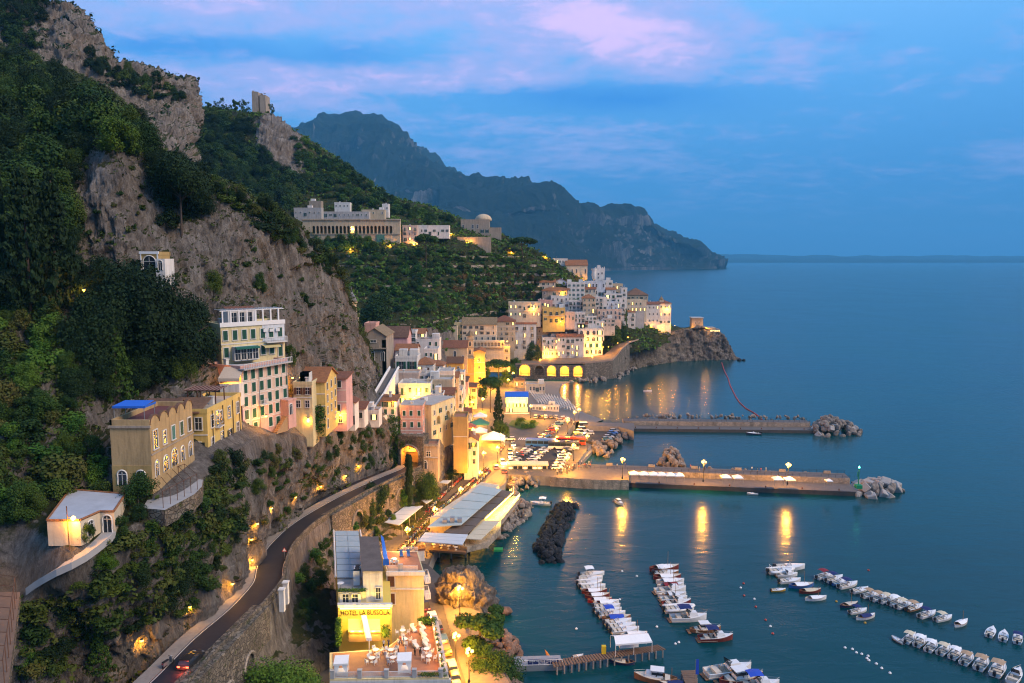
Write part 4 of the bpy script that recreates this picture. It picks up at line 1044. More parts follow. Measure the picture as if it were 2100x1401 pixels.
for sx in (-2.1,2.1):
    for sy in (-1.5,1.5): MB().tube([(sx,sy,0),(sx,sy,2.35)],.05,5).build('leg',M_GREY,c)
# ---- yellow hut with tile roof behind the tan roof
house('roof_house','small yellow hut with a brown tiled gable roof above the tan house','house',296,346,848,884,113,5.2,'yellow','gable','brown',1,1,rise=1.9,side='R',scols=1,win=(3.2,.7),mixk='plain',lit=0,bal=0,sink=6,band=False,over=.35)
# ---- yellow row house
t,L,D,H = house('house','yellow house with white band, lamplit street wall and dark wooden pergola on its roof','house',350,413,847,937,119.6,15.2,'yellow','flat','rust',2,2,'dark',side='R',scols=4,win=(1.1,2.0),mixk='plain',lit=0,bal=0,sink=1.5,seed=4)
mb = MB(); mb.v = [(-.4,-.4,H + .15),(L * .82,-.4,H + .15),(L * .82,5,H + 1.7),(-.4,5,H + 1.7),(-.4,-.4,H - .05),(L * .82,-.4,H - .05),(L * .82,5,H + 1.5),(-.4,5,H + 1.5)]
for q in ((0,1,2,3),(7,6,5,4),(0,4,5,1),(1,5,6,2),(2,6,7,3),(3,7,4,0)): mb.face(q)
mb.build('tile_roof',TL['rust'],t)
add_balcony(t,L,4.2,4.3,PI / 2,2.2,.8); add_window(t,L,4.2,4.35,PI / 2,'plain',1.1,2.5)
for yy in (2.0,6.5,11.0,14.2):
    MB().tube([(L + .12,yy,0),(L + .12,yy,H)],.07,5).build('drainpipe',M_DARK,t)
pg = thing('pergola','dark brown wooden pergola with planters on the yellow house roof','pergola',tuple(t.location + Vector((L * .45,6.2,H + .1))))
for sx in (-2.2,0,2.6):
    for sy in (-.2,3.6): MB().box(sx,sy,0,.16,.16,2.5).build('post',mat('dark_timber',(.10,.04,.022),.7,.2,3),pg)
for k in range(7): MB().box(.2,-.4 + k * .72,2.5,5.6,.10,.14).build('slat',MATS['dark_timber'],pg)
mb = MB()
for k in range(9): mb.box(-2.6 + k * .7,1.7,2.66,.34,4.6,.03)
mb.build('roof_boards',mat('patched_boards',(.30,.18,.15),.8,.4,4),pg)
# ---- tall pink house, its cream top floors and white roof terrace
t,L,D,H = house('house','tall salmon pink house with green shutters, lamplit entrance and outside stair','house',499,584,758,893,138,9,'pink','flat','orange',5,6,'green',d1=149,win=(1.0,1.8),mixk='closed',lit=.04,bal=.08,sink=1.5,seed=8)
MB().box(L / 2,-.02,H * .40,L + .01,.08,H * .60).build('upper_wall',WL['peach'],t)
MB().box(1.1,-.03,-.2,2.2,.1,H * .42).build('lilac_wall',mat('lilac_plaster',(.60,.38,.42),.9,.1,.5),t)
mb = MB(); mb.box(L / 2,-.5,H - .1,L + .6,1.6,.22); n = 30
for k in range(n): mb.box(-.2 + (L + .4) * k / (n - 1),-1.2,H + .1,.07,.07,.9,0,1)
mb.box(L / 2,-1.2,H + 1.0,L + .5,.1,.08,0,1); mb.build('long_balcony',[WL['grey'],M_RAILW],t)
MB().box(L - 1.1,-1.0,-.6,2.2,2.0,5.6).box(L - 1.1,-1.0,5.0,2.5,2.3,.25).build('porch',WL['pink'],t)
add_window(t,L - 1.5,-2.02,2.2,0,'arch',.9,2.2); add_window(t,L + .02,-1,2.2,PI / 2,'arch',.7,1.8)
mb = MB()
for k in range(9): mb.box(L - 2.5 - k * .34,-1.3,-1 ,.36,1.1,3.0 - k * .32)
mb.build('outside_stair',mat('ochre_steps',(.38,.24,.12),.85,.15,2),t)
for q in (.36,.98): MB().tube([(L * q,-.14,0),(L * q,-.14,H)],.07,5).build('drainpipe',M_GREY,t)
t2,L2,D2,H2 = house('house','cream and white upper house stepped back above the tall pink house','house',455,581,672,742,143.5,8,'pale','flat','orange',2,7,'green',d1=152,win=(1.0,1.9),mixk='closed',lit=0,bal=.1,sink=3,seed=3)
MB().box(L2 * .82,-.03,3.3,L2 * .36,.1,H2 - 3.2).build('white_front',WL['blue'],t2)
MB().box(L2 * .33,-.8,0,L2 * .34,1.6,2.8).build('veranda',WL['blue'],t2)
for k in range(4): add_window(t2,L2 * (.2 + .09 * k),-1.6,.3,0,'plain',1.1,2.1)
awning(t2,L2 * .33,-1.6,2.9,L2 * .36,1.2,(.02,.12,.09),.15)
awning(t2,L2 * .75,-.1,2.7,3.4,1.6,(.55,.46,.22),.2)
add_balcony(t2,L2 * .84,0,3.3,0,L2 * .33,1.3,True)
for k in range(3): MB().box(0,0,0,.8,.35,.6).build('air_conditioner',M_RAILW,t2,loc=(L2 * (.68 + .1 * k),-.25,H2 - 1.4))
rt = thing('roof_terrace','white roof terrace with columned pergola on top of the cream upper house','roof terrace',tuple(t2.location + Vector((0,0,H2 + .06))),t2.rotation_euler.z)
MB().box(L2 / 2,-.1,0,L2 + .3,.25,.85).build('balustrade',M_WHITE,rt)
nc = 8
for k in range(nc): MB().box(L2 * (k + .3) / nc,.1,.85,.26,.26,2.2).build('column',M_WHITE,rt)
MB().box(L2 / 2,.1,3.05,L2,.2,.16).build('beam',M_WHITE,rt)
for k in range(16): MB().box(L2 * (k + .5) / 16,2,3.21,.1,4.2,.1).build('slat',M_WHITE,rt)
MB().box(L2 * .42,4.2,0,L2 * .45,3,3.0).build('white_hut',M_WHITE,rt)
for k in range(3): add_window(rt,L2 * (.28 + .12 * k),2.7,.4,0,'plain',1.2,2.1)
MB().poly([(L2 * .2,2.4,3.05),(L2 * .66,2.4,3.05),(L2 * .66,5.9,3.6),(L2 * .2,5.9,3.6)]).build('red_roof',TL['red'],rt)
ah = thing('terrace_house','white terrace block with a lamplit striped awning left of the pink house','terrace house',tuple(P(452,818,136)))
MB().box(2.0,2.4,-1.5,4.0,4.8,4.3).build('wall',WL['white'],ah)
MB().poly([(-.2,-.3,3.9),(4.2,-.3,3.9),(4.2,3.0,5.6),(-.2,3.0,5.6)]).poly([(-.2,-.3,3.9),(4.2,-.3,3.9),(4.2,-.3,3.3),(-.2,-.3,3.3)]).build('striped_awning',M_STRIPE,ah)
for sx in (0,4): MB().box(sx,0,2.8,.12,.12,1.3).build('awning_post',M_WHITE,ah)
MB().box(2,4.5,2.8,4,.3,3).build('back_wall',M_WHITE,ah); lamp_light(ah,(2,.8,3.5),60); ah.scale = (.9,1,1)
# ---- the pair beyond
t,L,D,H = house('house','yellow four storey house with a sloping terracotta roof beside the cliff','house',620,661,783,882,161.6,11,'yellow','gable','orange',4,1,'dark',side='R',scols=3,mixk='closed',lit=0,bal=0,rise=2.6,sink=1.5,seed=2)
house('house','narrow cream annexe left of the yellow house with terracotta roof','house',603,634,789,842,158,5,'pale','flat','orange',2,2,'brown',lit=0,bal=0,sink=8,seed=5,wins=True)
house('house','slim pink house with a small balcony behind the yellow gabled house','house',682,705,776,872,174,7,'rose','shed','red',4,1,'dark',lit=.1,bal=.4,rise=.6,sink=1.5)
for i,(xa,xb,ya,yb,d,lb) in enumerate(((700,722,826,872,186,'white gabled cottage leaning on the slim pink house'),(720,742,838,866,194,'low white cottage with red porch on the cliff path'),(738,772,846,866,203,'long low white store with a lit doorway along the cliff path'))):
    house('cottage',lb,'cottage',xa,xb,ya,yb,d,5,'white',('front','shed','flat')[i],'red',1,2,'dark',lit=.4 if i == 2 else .1,rise=1.0,sink=1.5,band=False)
# ---- stone church under the cliff
t,L,D,H = house('church','old stone church front with a straw tiled gable and tall arched window under the cliff','church',747,790,690,775,255,16,'stone','front','straw',1,1,wins=False,side=None,rise=3.0,sink=8,band=False)
add_window(t,L * .36,0,H * .38,0,'arch',1.7,4.2); add_window(t,L * .84,0,H * .4,0,'arch',1.2,3.6)
MB().box(L / 2,-.4,H * .70,L + .8,1.0,.35).box(L * .45,-.2,H * .73,L * .5,.5,2.2).build('cornice',WL['stone'],t)
add_window(t,L * .45,-.46,H * .86,0,'plain',1.9,.8)
mb = MB(); arch_wall(mb,D,-2,H * .92,[(D * .3,4,-1,H * .45,2),(D * .72,4,-1,H * .45,2)],1.2,0,0,0); mb.build('buttress_arcade',WL['stone'],t,loc=(L + .05,0,0),rot=PI / 2)
st = thing('stair_ramp','long covered stair ramp climbing from the white path to the stone church','stair')
A0,A1,A2 = P(757,838,214),P(776,812,222),P(808,756,247)
pts = [A0,A1,A2]; mb = MB()
for i in range(2):
    a,b = pts[i],pts[i + 1]; n = Vector((b.y - a.y,a.x - b.x,0)).normalized() * 1.5
    o = len(mb.v); mb.v += [tuple(p) for p in (a - n,a + n,b + n,b - n)] + [(p.x,p.y,p.z - 9) for p in (a - n,a + n,b + n,b - n)]
    for q in ((0,1,2,3),(0,4,5,1),(1,5,6,2),(2,6,7,3),(3,7,4,0)): mb.face(tuple(o + k for k in q),0)
mb.build('ramp_wall',WL['white'],st)
for side in (-1.5,1.5):
    mb = MB()
    for i in range(2):
        a,b = pts[i],pts[i + 1]; n = Vector((b.y - a.y,a.x - b.x,0)).normalized() * side; mb.tube([a + n + Vector((0,0,.5)),b + n + Vector((0,0,.5))],.45,4)
    mb.build('side_wall',WL['white'],st)
mb = MB(); 
for i in range(2):
    a,b = pts[i],pts[i + 1]; n = Vector((b.y - a.y,a.x - b.x,0)).normalized() * 1.1; u = Vector((0,0,.03)); mb.poly([a - n + u,a + n + u,b + n + u,b - n + u])
mb.build('tread_surface',mat('grey_treads',(.13,.12,.11),.9,.2,2),st)
# ---- belfry at the cliff edge
bt = thing('bell_tower','slender stone bell tower with an onion shaped cap behind the cliff edge','bell tower',tuple(P(722,676,246)))
MB().box(0,0,-14,4.0,4.0,19).box(0,0,5,4.5,4.5,.4).build('shaft',WL['stone'],bt)
MB().lathe([(1.7,5.4),(1.7,8.8),(2.0,9.0),(2.0,9.3)],n=8).build('belfry',WL['sand'],bt)
MB().lathe([(1.9,9.3),(1.7,10.2),(1.25,11.2),(.6,12.2),(.18,13.4),(.04,14.6)],n=10).build('cap',mat('lead_cap',(.16,.16,.17),.7,.2,2),bt,smooth=True)
add_window(bt,-.9,-2.02,1.3,0,'arch',1.1,2.4); add_window(bt,.9,-2.02,1.3,0,'arch',1.1,2.4)
# ---- square campanile of the town church and its nave
ct = thing('bell_tower','square sandstone bell tower with a pyramid cap beside the town church nave','bell tower',tuple(P(958,760,402)))
MB().box(1.7,1.7,-10,3.4,3.4,29).build('shaft',WL['sand'],ct)
for z in (8,12.5,16.8): MB().box(1.7,1.7,z,3.8,3.8,.35).build('cornice',WL['stone'],ct)
MB().lathe([(2.7,19),(.05,22.2)],1.7,1.7,0,4).build('cap',TL['straw'],ct).rotation_euler = (0,0,0)
for z in (9.2,13.6): add_window(ct,1.7,-.02,z,0,'arch',1.3,2.6)
t,L,D,H = house('church','town church nave with a long brown tile roof and yellow arched windows','church',890,957,713,738,395,12,'sand','gable','red',1,4,mixk='arch',lit=0,win=(1.3,3.2),rise=3.4,sink=8,band=False)
house('church_aisle','low golden church aisle under a dark brown sloping roof','church aisle',897,948,745,768,388,9,'gold','shed','brown',1,3,'brown',mixk='plain',lit=0,bal=0,rise=3.6,sink=10,band=False,win=(1,2.4))
# arcade terrace
a,b = P(971,713,422),P(1034,711,422); rz,Lw = place_line(a,b)
t = thing('arcade','terrace arcade with a row of small arches above the lamplit yellow wall','arcade',tuple(a),rz)
mb = MB(); arch_wall(mb,Lw,0,4.2,[(Lw * (k + .5) / 9,1.25,.7,2.4,.62) for k in range(9)],1.6,0,0,1); mb.build('arched_wall',[WL['cream'],WL['sand']],t)
MB().box(Lw / 2,3.2,-12,Lw,4,15).build('terrace_block',WL['cream'],t)
# ---- pink house over the tunnel, arcaded house, gate house
t,L,D,H = house('house','salmon pink house with white window frames standing above the road tunnel','house',822,863,836,906,215,8,'pink','flat','orange',3,3,'green',side='R',scols=2,mixk='closed',lit=.12,bal=0,sink=3,seed=6)
MB().box(L / 2,D / 2,H + .62,L + .2,D + .2,.14).build('roof_cap',M_FLAT,t)
a,b = P(885,898,220),Vector((Px(929,234),234,0)); rz,Lw = place_line(a,b); zt = P(885,832,220).z; Hh = zt - a.z
t = thing('house','pale yellow house with big open arches on the rock right of the pink house','house',tuple(a),rz)
MB().box(Lw / 2,5.2,-5,Lw,8,Hh + 5).build('wall',WL['pale'],t)
mb = MB(); arch_wall(mb,Lw,-5,Hh,[(Lw * .30,2.5,3.2,4.7,1.25),(Lw * .72,2.7,3.4,4.9,1.35)],1.2,0,0,1); mb.build('arched_front',[WL['pale'],WL['sand']],t)
for f in range(3):
    for k in range(4):
        if f == 1 and k in (1,3): continue
        add_window(t,Lw * (.13 + .25 * k),0,.5 + 3.1 * f,0,('open','closed','plain')[(f + k) % 3],.8,1.4,'green')
MB().box(Lw / 2,4.6,Hh,Lw + .3,9.6,.25).build('roof',M_FLAT,t)
MB().box(0,0,0,2.2,1.6,1.2).build('roof_hut',WL['white'],t,loc=(Lw * .3,5,Hh + .25))
t,L,D,H = house('gate_house','small square stone gate house with an arched green door beside the tunnel','gate house',860,894,915,962,212,6,'stone','flat','orange',2,1,mixk='plain',lit=0,bal=0,sink=4,wins=False)
add_window(t,L / 2,0,3.8,0,'plain',1.2,1.5); add_window(t,L * .3,0,.1,0,'arch',1.2,2.5); MB().box(L / 2,-.1,H - .1,L + .5,.4,.35).box(L / 2,-.08,3.2,L + .3,.3,.2).build('cornice',M_STONEP,t)
# tunnel portal
a,b = P(817,968,213),Vector((Px(863,211),211,0)); rz,Lw = place_line(a,b)
t = thing('road_tunnel','road tunnel mouth glowing orange under the pink house','tunnel',(a.x,a.y,0),rz); zr = 13.3
mb = MB(); arch_wall(mb,Lw,8,22.5,[(Lw * .46,5.4,zr,zr + 3.6,2.7)],4.6,0,1,1); mb.build('portal_wall',[M_STONE,M_INNER],t)
MB().tube([(Lw * .46 - 2.95 * math.cos(PI * i / 12),-.06,zr + 3.6 + 2.95 * math.sin(PI * i / 12)) for i in range(13)],.3,5).build('arch_ring',M_STONEP,t)
MB().box(Lw * .46,2.2,zr - .4,5.4,4.6,.45).build('tunnel_road',M_ROAD,t)
for k in range(2): lamp_light(t,(Lw * .46,1.4 + 1.8 * k,zr + 4.4),190,(1,.36,.03),.4)
# white wall along the cliff path
pw = [(575,886,152),(600,893,160),(640,900,170),(692,890,183),(745,866,201),(785,853,212),(822,848,219)]
w = MB(); pp = [P(*q) for q in pw]
for i in range(len(pp) - 1):
    a,b = pp[i],pp[i + 1]; n = Vector((a.y - b.y,b.x - a.x,0)).normalized() * .4
    o = len(w.v); w.v += [tuple(v) for v in (a,b,b + n,a + n)] + [(v.x,v.y,v.z - 2.5) for v in (a,b,b + n,a + n)]
    for q in ((0,1,2,3),(0,4,5,1),(2,6,7,3)): w.face(tuple(o + k for k in q))
tag(w.build('path_wall',WL['white']),'white parapet wall along the cliff path in front of the pink and yellow houses','wall')
pw2 = [(385,972,112),(410,962,116),(445,952,121),(480,925,129),(500,902,137),(548,887,146),(575,884,152)]
w = MB(); pp = [P(*q) for q in pw2]
for i in range(len(pp) - 1):
    a,b = pp[i],pp[i + 1]; n = Vector((a.y - b.y,b.x - a.x,0)).normalized() * .45
    o = len(w.v); w.v += [tuple(v) for v in (a,b,b + n,a + n)] + [(v.x,v.y,v.z - 4) for v in (a,b,b + n,a + n)]
    for q in ((0,1,2,3),(0,4,5,1),(2,6,7,3)): w.face(tuple(o + k for k in q))
tag(w.build('path_wall',M_STONE),'rough stone wall holding the path below the yellow and pink row houses','wall')
pav = MB(); 
for i in range(len(pp) - 1):
    a,b = pp[i],pp[i + 1]; n = Vector((a.y - b.y,b.x - a.x,0)).normalized() * 4.5; u = Vector((0,0,-.7)); pav.poly([a + u,b + u,b + n + u,a + n + u])
struct(pav.build('cliff_path',M_PAVE))
# ---- low villa with terrace, path and metal pergolas at the lower left
t = thing('villa','low pale villa with a flat tile edged roof and arched green door at lower left','villa',tuple(P(99,1110,87)))
o = t.location
def lp(px,py,d): return P(px,py,d) - o
mb = MB(); A = [(lp(99,1110,87).x,0),(lp(166,1110,87).x,0),(lp(206,1100,90).x,3.2),(lp(235,1100,90).x,3.2),(lp(262,1100,97).x,10),(lp(150,1100,99).x,12)]
mb.prism(A,-.6,2.5); mb.build('wall',WL['cream'],t); MB().prism([(x * 1.0,y) for x,y in A],2.504,2.66).build('roof',mat('grey_roof_felt',(.36,.37,.39),.8,.15,.6),t)
mb = MB()
for i in range(len(A)):
    p,q = Vector((*A[i],2.66)),Vector((*A[(i + 1) % len(A)],2.66)); mb.tube([p,q],.16,5)
mb.build('tile_edge',TL['orange'],t)
add_window(t,(A[2][0] + A[3][0]) / 2,3.2,-.1,0,'arch',1.1,2.3); add_window(t,(A[1][0] + A[2][0]) / 2,1.55,.2,math.atan2(3.2,A[2][0] - A[1][0]),'arch',1.0,1.9)
# path from the villa door
def ribbon(name,pts,w,m,up=.0,kind='structure'):
    mb = MB(); k = len(pts)
    for i,p in enumerate(pts):
        tt = (pts[min(i + 1,k - 1)] - pts[max(i - 1,0)]); n = Vector((-tt.y,tt.x,0)).normalized() * w / 2
        for s in (-1,1): mb.v += [tuple(p + n * s + Vector((0,0,up))),tuple(p + n * s + Vector((0,0,up - .9)))]
    for i in range(k - 1):
        o = 4 * i; mb.face((o,o + 2,o + 6,o + 4)); mb.face((o,o + 4,o + 5,o + 1)); mb.face((o + 2,o + 3,o + 7,o + 6))
    return struct(mb.build(name,m),kind)
M_PATH = mat('pale_path',(.33,.32,.31),.9,.12,.8)
ribbon('villa_path',[on_land(x,y,[0])[0] + Vector((0,0,.35)) for x,y in ((222,1094),(205,1108),(188,1122),(168,1138),(148,1152),(128,1165),(108,1178),(88,1190),(68,1204))],2.3,M_PATH)
vt = [(318,1000),(378,978),(416,984),(414,998),(398,1014),(338,1046),(292,1042)]
slab('terrace_slab',vt,40.9,38.6,[M_STONE,M_PATH],mtop=1)
def frame_pergola(label,poly,z,h,n,group=None):
    """thin metal pergola frame: posts along two opposite edges with bars across"""
    t = thing('metal_pergola',label,'pergola')
    a,b,c,d = [Pz(x,y,z) for x,y in poly]
    for i in range(n):
        k = i / (n - 1); p,q = a.lerp(b,k),d.lerp(c,k)
        for w in (p,q): MB().tube([w,w + Vector((0,0,h))],.045,4).build('post',M_RUST,t)
        MB().tube([p + Vector((0,0,h)),q + Vector((0,0,h))],.04,4).build('crossbar',M_RUST,t)
    for p,q in ((a,b),(d,c)): MB().tube([p + Vector((0,0,h)),q + Vector((0,0,h))],.045,4).build('rail',M_RUST,t)
M_RUST = mat('rusty_iron',(.12,.055,.03),.8,.3,4)
frame_pergola('rusty bare pergola frame on the small terrace below the tan house',[(335,1042),(405,1004),(380,982),(312,1008)],40.9,2.3,6)
slab('terrace_slab',[(41,1214),(15,1420),(-160,1420),(-60,1214)],35.6,34.4,[M_STONE,M_WOOD],mtop=1)
frame_pergola('rusty pergola frame over the terrace in the bottom left corner',[(10,1410),(34,1228),(-8,1222),(-70,1410)],35.6,2.6,8)
# white chapel on the cliff
t,L,D,H = house('chapel','small white and ochre chapel with a big arched window set into the cliff','chapel',289,329,523,556,146,5,'ochre','flat','orange',1,1,wins=False,band=False,sink=3)
add_window(t,L / 2,0,.1,0,'arch',2.3,2.9); mb = MB()
for x in (.12,L - .12): mb.box(x,-.03,0,.24,.12,H + .5)
mb.box(L / 2,-.03,H + .2,L + .3,.2,.5); mb.build('white_trim',M_WHITE,t)
MB().box(L + .9,.8,-3,1.8,4,5.4).build('white_wing',WL['white'],t); add_window(t,L + .9,-1.2,.2,0,'arch',.8,1.9)
house('villa','lit villa half hidden behind the tall dark conifers at far left','villa',24,78,516,556,138,7,'ochre','flat','orange',1,3,lit=1.0,band=False,win=(1.3,2.2),sink=3)
# ---- cemetery colonnade on the hill and its neighbours
a,b = P(621,494,486),Vector((Px(823,486),486,0)); rz,Lw = place_line(a,b); zt = P(621,449,486).z - a.z
t = thing('colonnade','long cemetery colonnade with a row of arches and one bright lamp on the hillside','colonnade',tuple(a),rz)
mb = MB(); arch_wall(mb,Lw,-10,zt,[(Lw * (.115 + .79 * k / 20),1.75,zt * .33,zt * .62,.87) for k in range(21)],3.2,0,1,1,n=6); mb.build('arched_wall',[WL['sand'],M_INNER],t)
MB().box(Lw / 2,-.2,zt * .93,Lw + .8,.8,.6).box(Lw / 2,-.15,zt * .28,Lw + .2,.5,.35).build('cornice',M_STONEP,t)
MB().box(Lw * .8,-.3,-4,5,.8,8).build('green_netting',mat('green_netting',(.05,.16,.14),.9,.2,1),t)
lamp_light(t,(Lw * .52,1.2,zt * .55),900,(1,.62,.15),.4)
MB().lathe([(.05,0),(.5,.3),(.05,.7)],Lw * .52,-.4,zt * .5,6).build('wall_lamp',M_LITW,t)
for i,(xa,xb,ya,yb,d,lb,wl) in enumerate((
    (603,664,428,444,505,'low grey terraced burial wall behind the left end of the colonnade','grey'),(634,664,414,428,520,'grey stone burial block at the top left of the cemetery','stone'),
    (686,722,417,428,515,'long white chapel row above the colonnade left of the dark cypress','white'),(742,792,432,442,500,'long pinkish burial wall right of the dark cypress','sand'),(784,800,420,434,508,'small white burial house at the right end of the cemetery','white'),
    (664,760,436,446,494,'long grey flat roofed burial gallery just behind the colonnade top','grey'))):
    house('burial_house',lb,'burial house',xa,xb,ya,yb,d,6,wl,'flat','orange',1,max(2,(xb - xa) // 9),lit=0,bal=0,band=False,win=(.8,1),sink=4)
house('house','tall pink and white house at the right end of the hillside colonnade','house',826,858,464,506,492,9,'peach','flat','orange',4,3,lit=.15,sink=2)
house('house','long low white house with terrace wall right of the umbrella pine','house',852,922,464,483,497,9,'white','flat','orange',1,8,lit=.05,sink=2)
t,L,D,H = house('ruin','ruined stone chapel with a pale dome on the ridge right of the white houses','ruin',945,1004,452,478,538,14,'stone','flat','orange',1,6,mixk='plain',lit=0,bal=0,band=False,sink=6,win=(1.2,2.6))
MB().lathe([(6.2,0),(6.0,1.6),(5.0,3.2),(3.0,4.4),(.3,5.0)],L * .78,7,H,14).build('dome',WL['sand'],t,smooth=True)
MB().box(L + 4,6,-8,9,9,12).build('wing',WL['stone'],t)
house('retaining_house','long stone terrace wall with a lamp below the ruined chapel','terrace wall',938,1007,488,508,505,6,'stone','flat','orange',1,6,wins=False,band=False,sink=5)
# ---- tower ruin on the hill
tw = thing('ruined_tower','ruined square watchtower split down the middle on the rocky hilltop','tower',tuple(P(517,232,612)))
Wt = 28 / FOC * 612; Ht = 40 / FOC * 612
MB().box(Wt * .24,Wt / 2,-6,Wt * .46,Wt,Ht + 6.5,0,0,.96).build('left_wall',WL['stone'],tw)
MB().box(Wt * .77,Wt / 2,-6,Wt * .44,Wt,Ht + 4.2,0,0,.96).build('right_wall',WL['stone'],tw)
MB().box(Wt * .5,Wt * .6,-6,Wt * .96,Wt * .8,Ht * .62 + 6).build('lower_wall',WL['stone'],tw)
for k,(x,h) in enumerate(((.1,1.6),(.3,.9),(.68,.7),(.9,1.3))): MB().box(Wt * x,Wt * .15,Ht - .5,Wt * .12,Wt * .2,h + (.4 if k < 2 else -1.4)).build('broken_merlon',WL['stone'],tw)
# ---- white turreted tower in the upper town
tt = thing('turreted_tower','white turreted tower with ragged battlements and a corner bartizan over the white villa','tower',tuple(P(1214,580,531)))
Wt = 26 / FOC * 531; Ht = 29 / FOC * 531
MB().box(Wt * .60,4.2,-6,Wt * .78,8,Ht + 6).build('tower_block',WL['white'],tt)
MB().lathe([(1.2,Ht * .25),(1.7,Ht * .5),(1.7,Ht * .86),(1.9,Ht * .9),(1.9,Ht * .98)],Wt * .17,1.0,0,10).build('bartizan',WL['white'],tt)
for k in range(6): MB().box(Wt * (.26 + .14 * k),.3,Ht,.6,.5,.9 + .4 * (k % 2)).build('merlon',WL['white'],tt)
for x,z in ((.5,.55),(.5,.3),(.78,.6)): add_window(tt,Wt * x,.2,Ht * z,0,'plain',.9,1.3)
MB().box(Wt * .55,3,Ht,2.2,2,2.4).build('turret',WL['white'],tt)
# ---- convent turret and the round tower fort at the headland tip
cv = thing('bell_turret','small domed bell turret above the red convent roof at the end of town','bell turret',tuple(P(1356,624,536)))
MB().box(0,0,-2,2.8,2.8,5).build('belfry',WL['cream'],cv)
MB().lathe([(1.6,3),(1.5,3.6),(1.0,4.6),(.3,5.3),(.05,6.4)],n=8).build('cap',TL['straw'],cv)
ft = thing('fort_tower','old stone watchtower on the headland tip with a flat roof slab and lit terrace','tower',tuple(P(1419,676,549)))
MB().box(4.2,4.2,-4,8.4,8.4,12.2,0,0,.94).build('tower_wall',WL['stone'],ft)
MB().box(4.2,4.2,8.4,9.2,9.2,.5).build('roof_slab',WL['grey'],ft)
MB().box(13,3.5,-7,9,9,8.5).box(18.5,3.2,-8,5,7,7).build('bastion',WL['stone'],ft)
MB().box(17,2.6,0,8,5,.3).build('terrace_roof',TL['straw'],ft)
for k in range(5): add_window(ft,14 + 1.5 * k,-1.05,-1.3,0,'lit',.8,.9,'none')
for k in range(2): add_window(ft,2.4 + 2.8 * k,.12,4.2,0,'plain',.9,1.6)
lamp_light(ft,(10.5,-2.5,1.5),260); lamp_light(ft,(-1.5,-1.5,2),200)

# ================================================================ PLANTS
def leaf_mat(name,stops,hue=.5):
    m = bpy.data.materials.new(name); MATS[name] = m; nt,N,L,b = nodes(m)
    oi = N.new('ShaderNodeObjectInfo'); g = N.new('ShaderNodeNewGeometry')
    n = tnoise(N,L,g.outputs['Position'],.9,4,.7)
    a = N.new('ShaderNodeMath'); a.operation = 'MULTIPLY_ADD'; L.new(oi.outputs['Random'],a.inputs[0]); a.inputs[1].default_value = hue
    s2 = N.new('ShaderNodeMath'); s2.operation = 'MULTIPLY'; L.new(n,s2.inputs[0]); s2.inputs[1].default_value = 1.0 - hue * .6; L.new(s2.outputs[0],a.inputs[2])
    L.new(ramp_node(N,L,a.outputs[0],stops),b.inputs['Base Color']); b.inputs['Roughness'].default_value = .75; b.inputs['Specular IOR Level'].default_value = .2
    return m
M_LEAF = leaf_mat('broad_leaves',((.2,(0.0076,0.0209,0.0033)),(.45,(0.0152,0.0418,0.0055)),(.65,(0.0304,0.0684,0.0077)),(.9,(0.0665,0.095,0.011))))
M_PINE = leaf_mat('pine_needles',((.2,(0.0095,0.0285,0.0044)),(.5,(0.0209,0.0551,0.0066)),(.9,(0.0475,0.0902,0.0099))),.3)
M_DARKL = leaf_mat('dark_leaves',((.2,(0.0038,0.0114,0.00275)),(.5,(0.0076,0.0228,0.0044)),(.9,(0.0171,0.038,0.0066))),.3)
M_BRIGHT = leaf_mat('bright_leaves',((.2,(0.019,0.0522,0.0033)),(.5,(0.0475,0.0997,0.0055)),(.9,(0.104,0.142,0.00825))),.3)
M_SHRUB = leaf_mat('scrub_leaves',((.1,(.009,.027,.004)),(.4,(.020,.047,.006)),(.6,(.040,.064,.008)),(.82,(.068,.074,.014)),(.98,(.090,.064,.018))),.5)
M_GARDEN = leaf_mat('garden_leaves',((.2,(.012,.042,.005)),(.5,(.034,.095,.008)),(.85,(.085,.150,.014))),.4)
M_DRY = leaf_mat('dry_leaves',((.2,(.05,.035,.012)),(.5,(.11,.062,.018)),(.9,(.16,.10,.03))),.4)
M_BARK = mat('bark',(.075,.055,.042),.9,.25,2,.3)
def cards(C_,r,n,size,rs,up=.35,squash=1.0):
    """n leaf sprays on lumpy balls with centres C_ (k,3) and radii r (k)"""
    k = rs.randint(0,len(C_),n); d = rs.normal(size=(n,3)); d[:,2] += up * .6; d /= np.linalg.norm(d,axis=1,keepdims=True)
    rad = r[k] * (.45 + .68 * rs.rand(n) ** .8); p = C_[k] + d * rad[:,None] * np.array([1,1,squash])
    nrm = d + rs.normal(size=(n,3)) * .55 + np.array([0,0,up]); nrm /= np.linalg.norm(nrm,axis=1,keepdims=True)
    a = np.cross(nrm,rs.normal(size=(n,3))); a /= np.linalg.norm(a,axis=1,keepdims=True); b = np.cross(nrm,a)
    s = size * (.6 + .8 * rs.rand(n))[:,None]; e = (.45 + .4 * rs.rand(n))[:,None]
    V = np.stack([p - a * s - b * s * e * .6,p + a * s * .2 - b * s * e,p + a * s + b * s * e * .3,p - a * s * .1 + b * s * e],1).reshape(-1,3)
    return V,np.arange(4 * n).reshape(n,4)
def norm_mesh(name,V,F,m):
    lo,hi = V.min(0),V.max(0)
    return lo,hi,np_mesh(name,V,F,m)
CROWN = {}
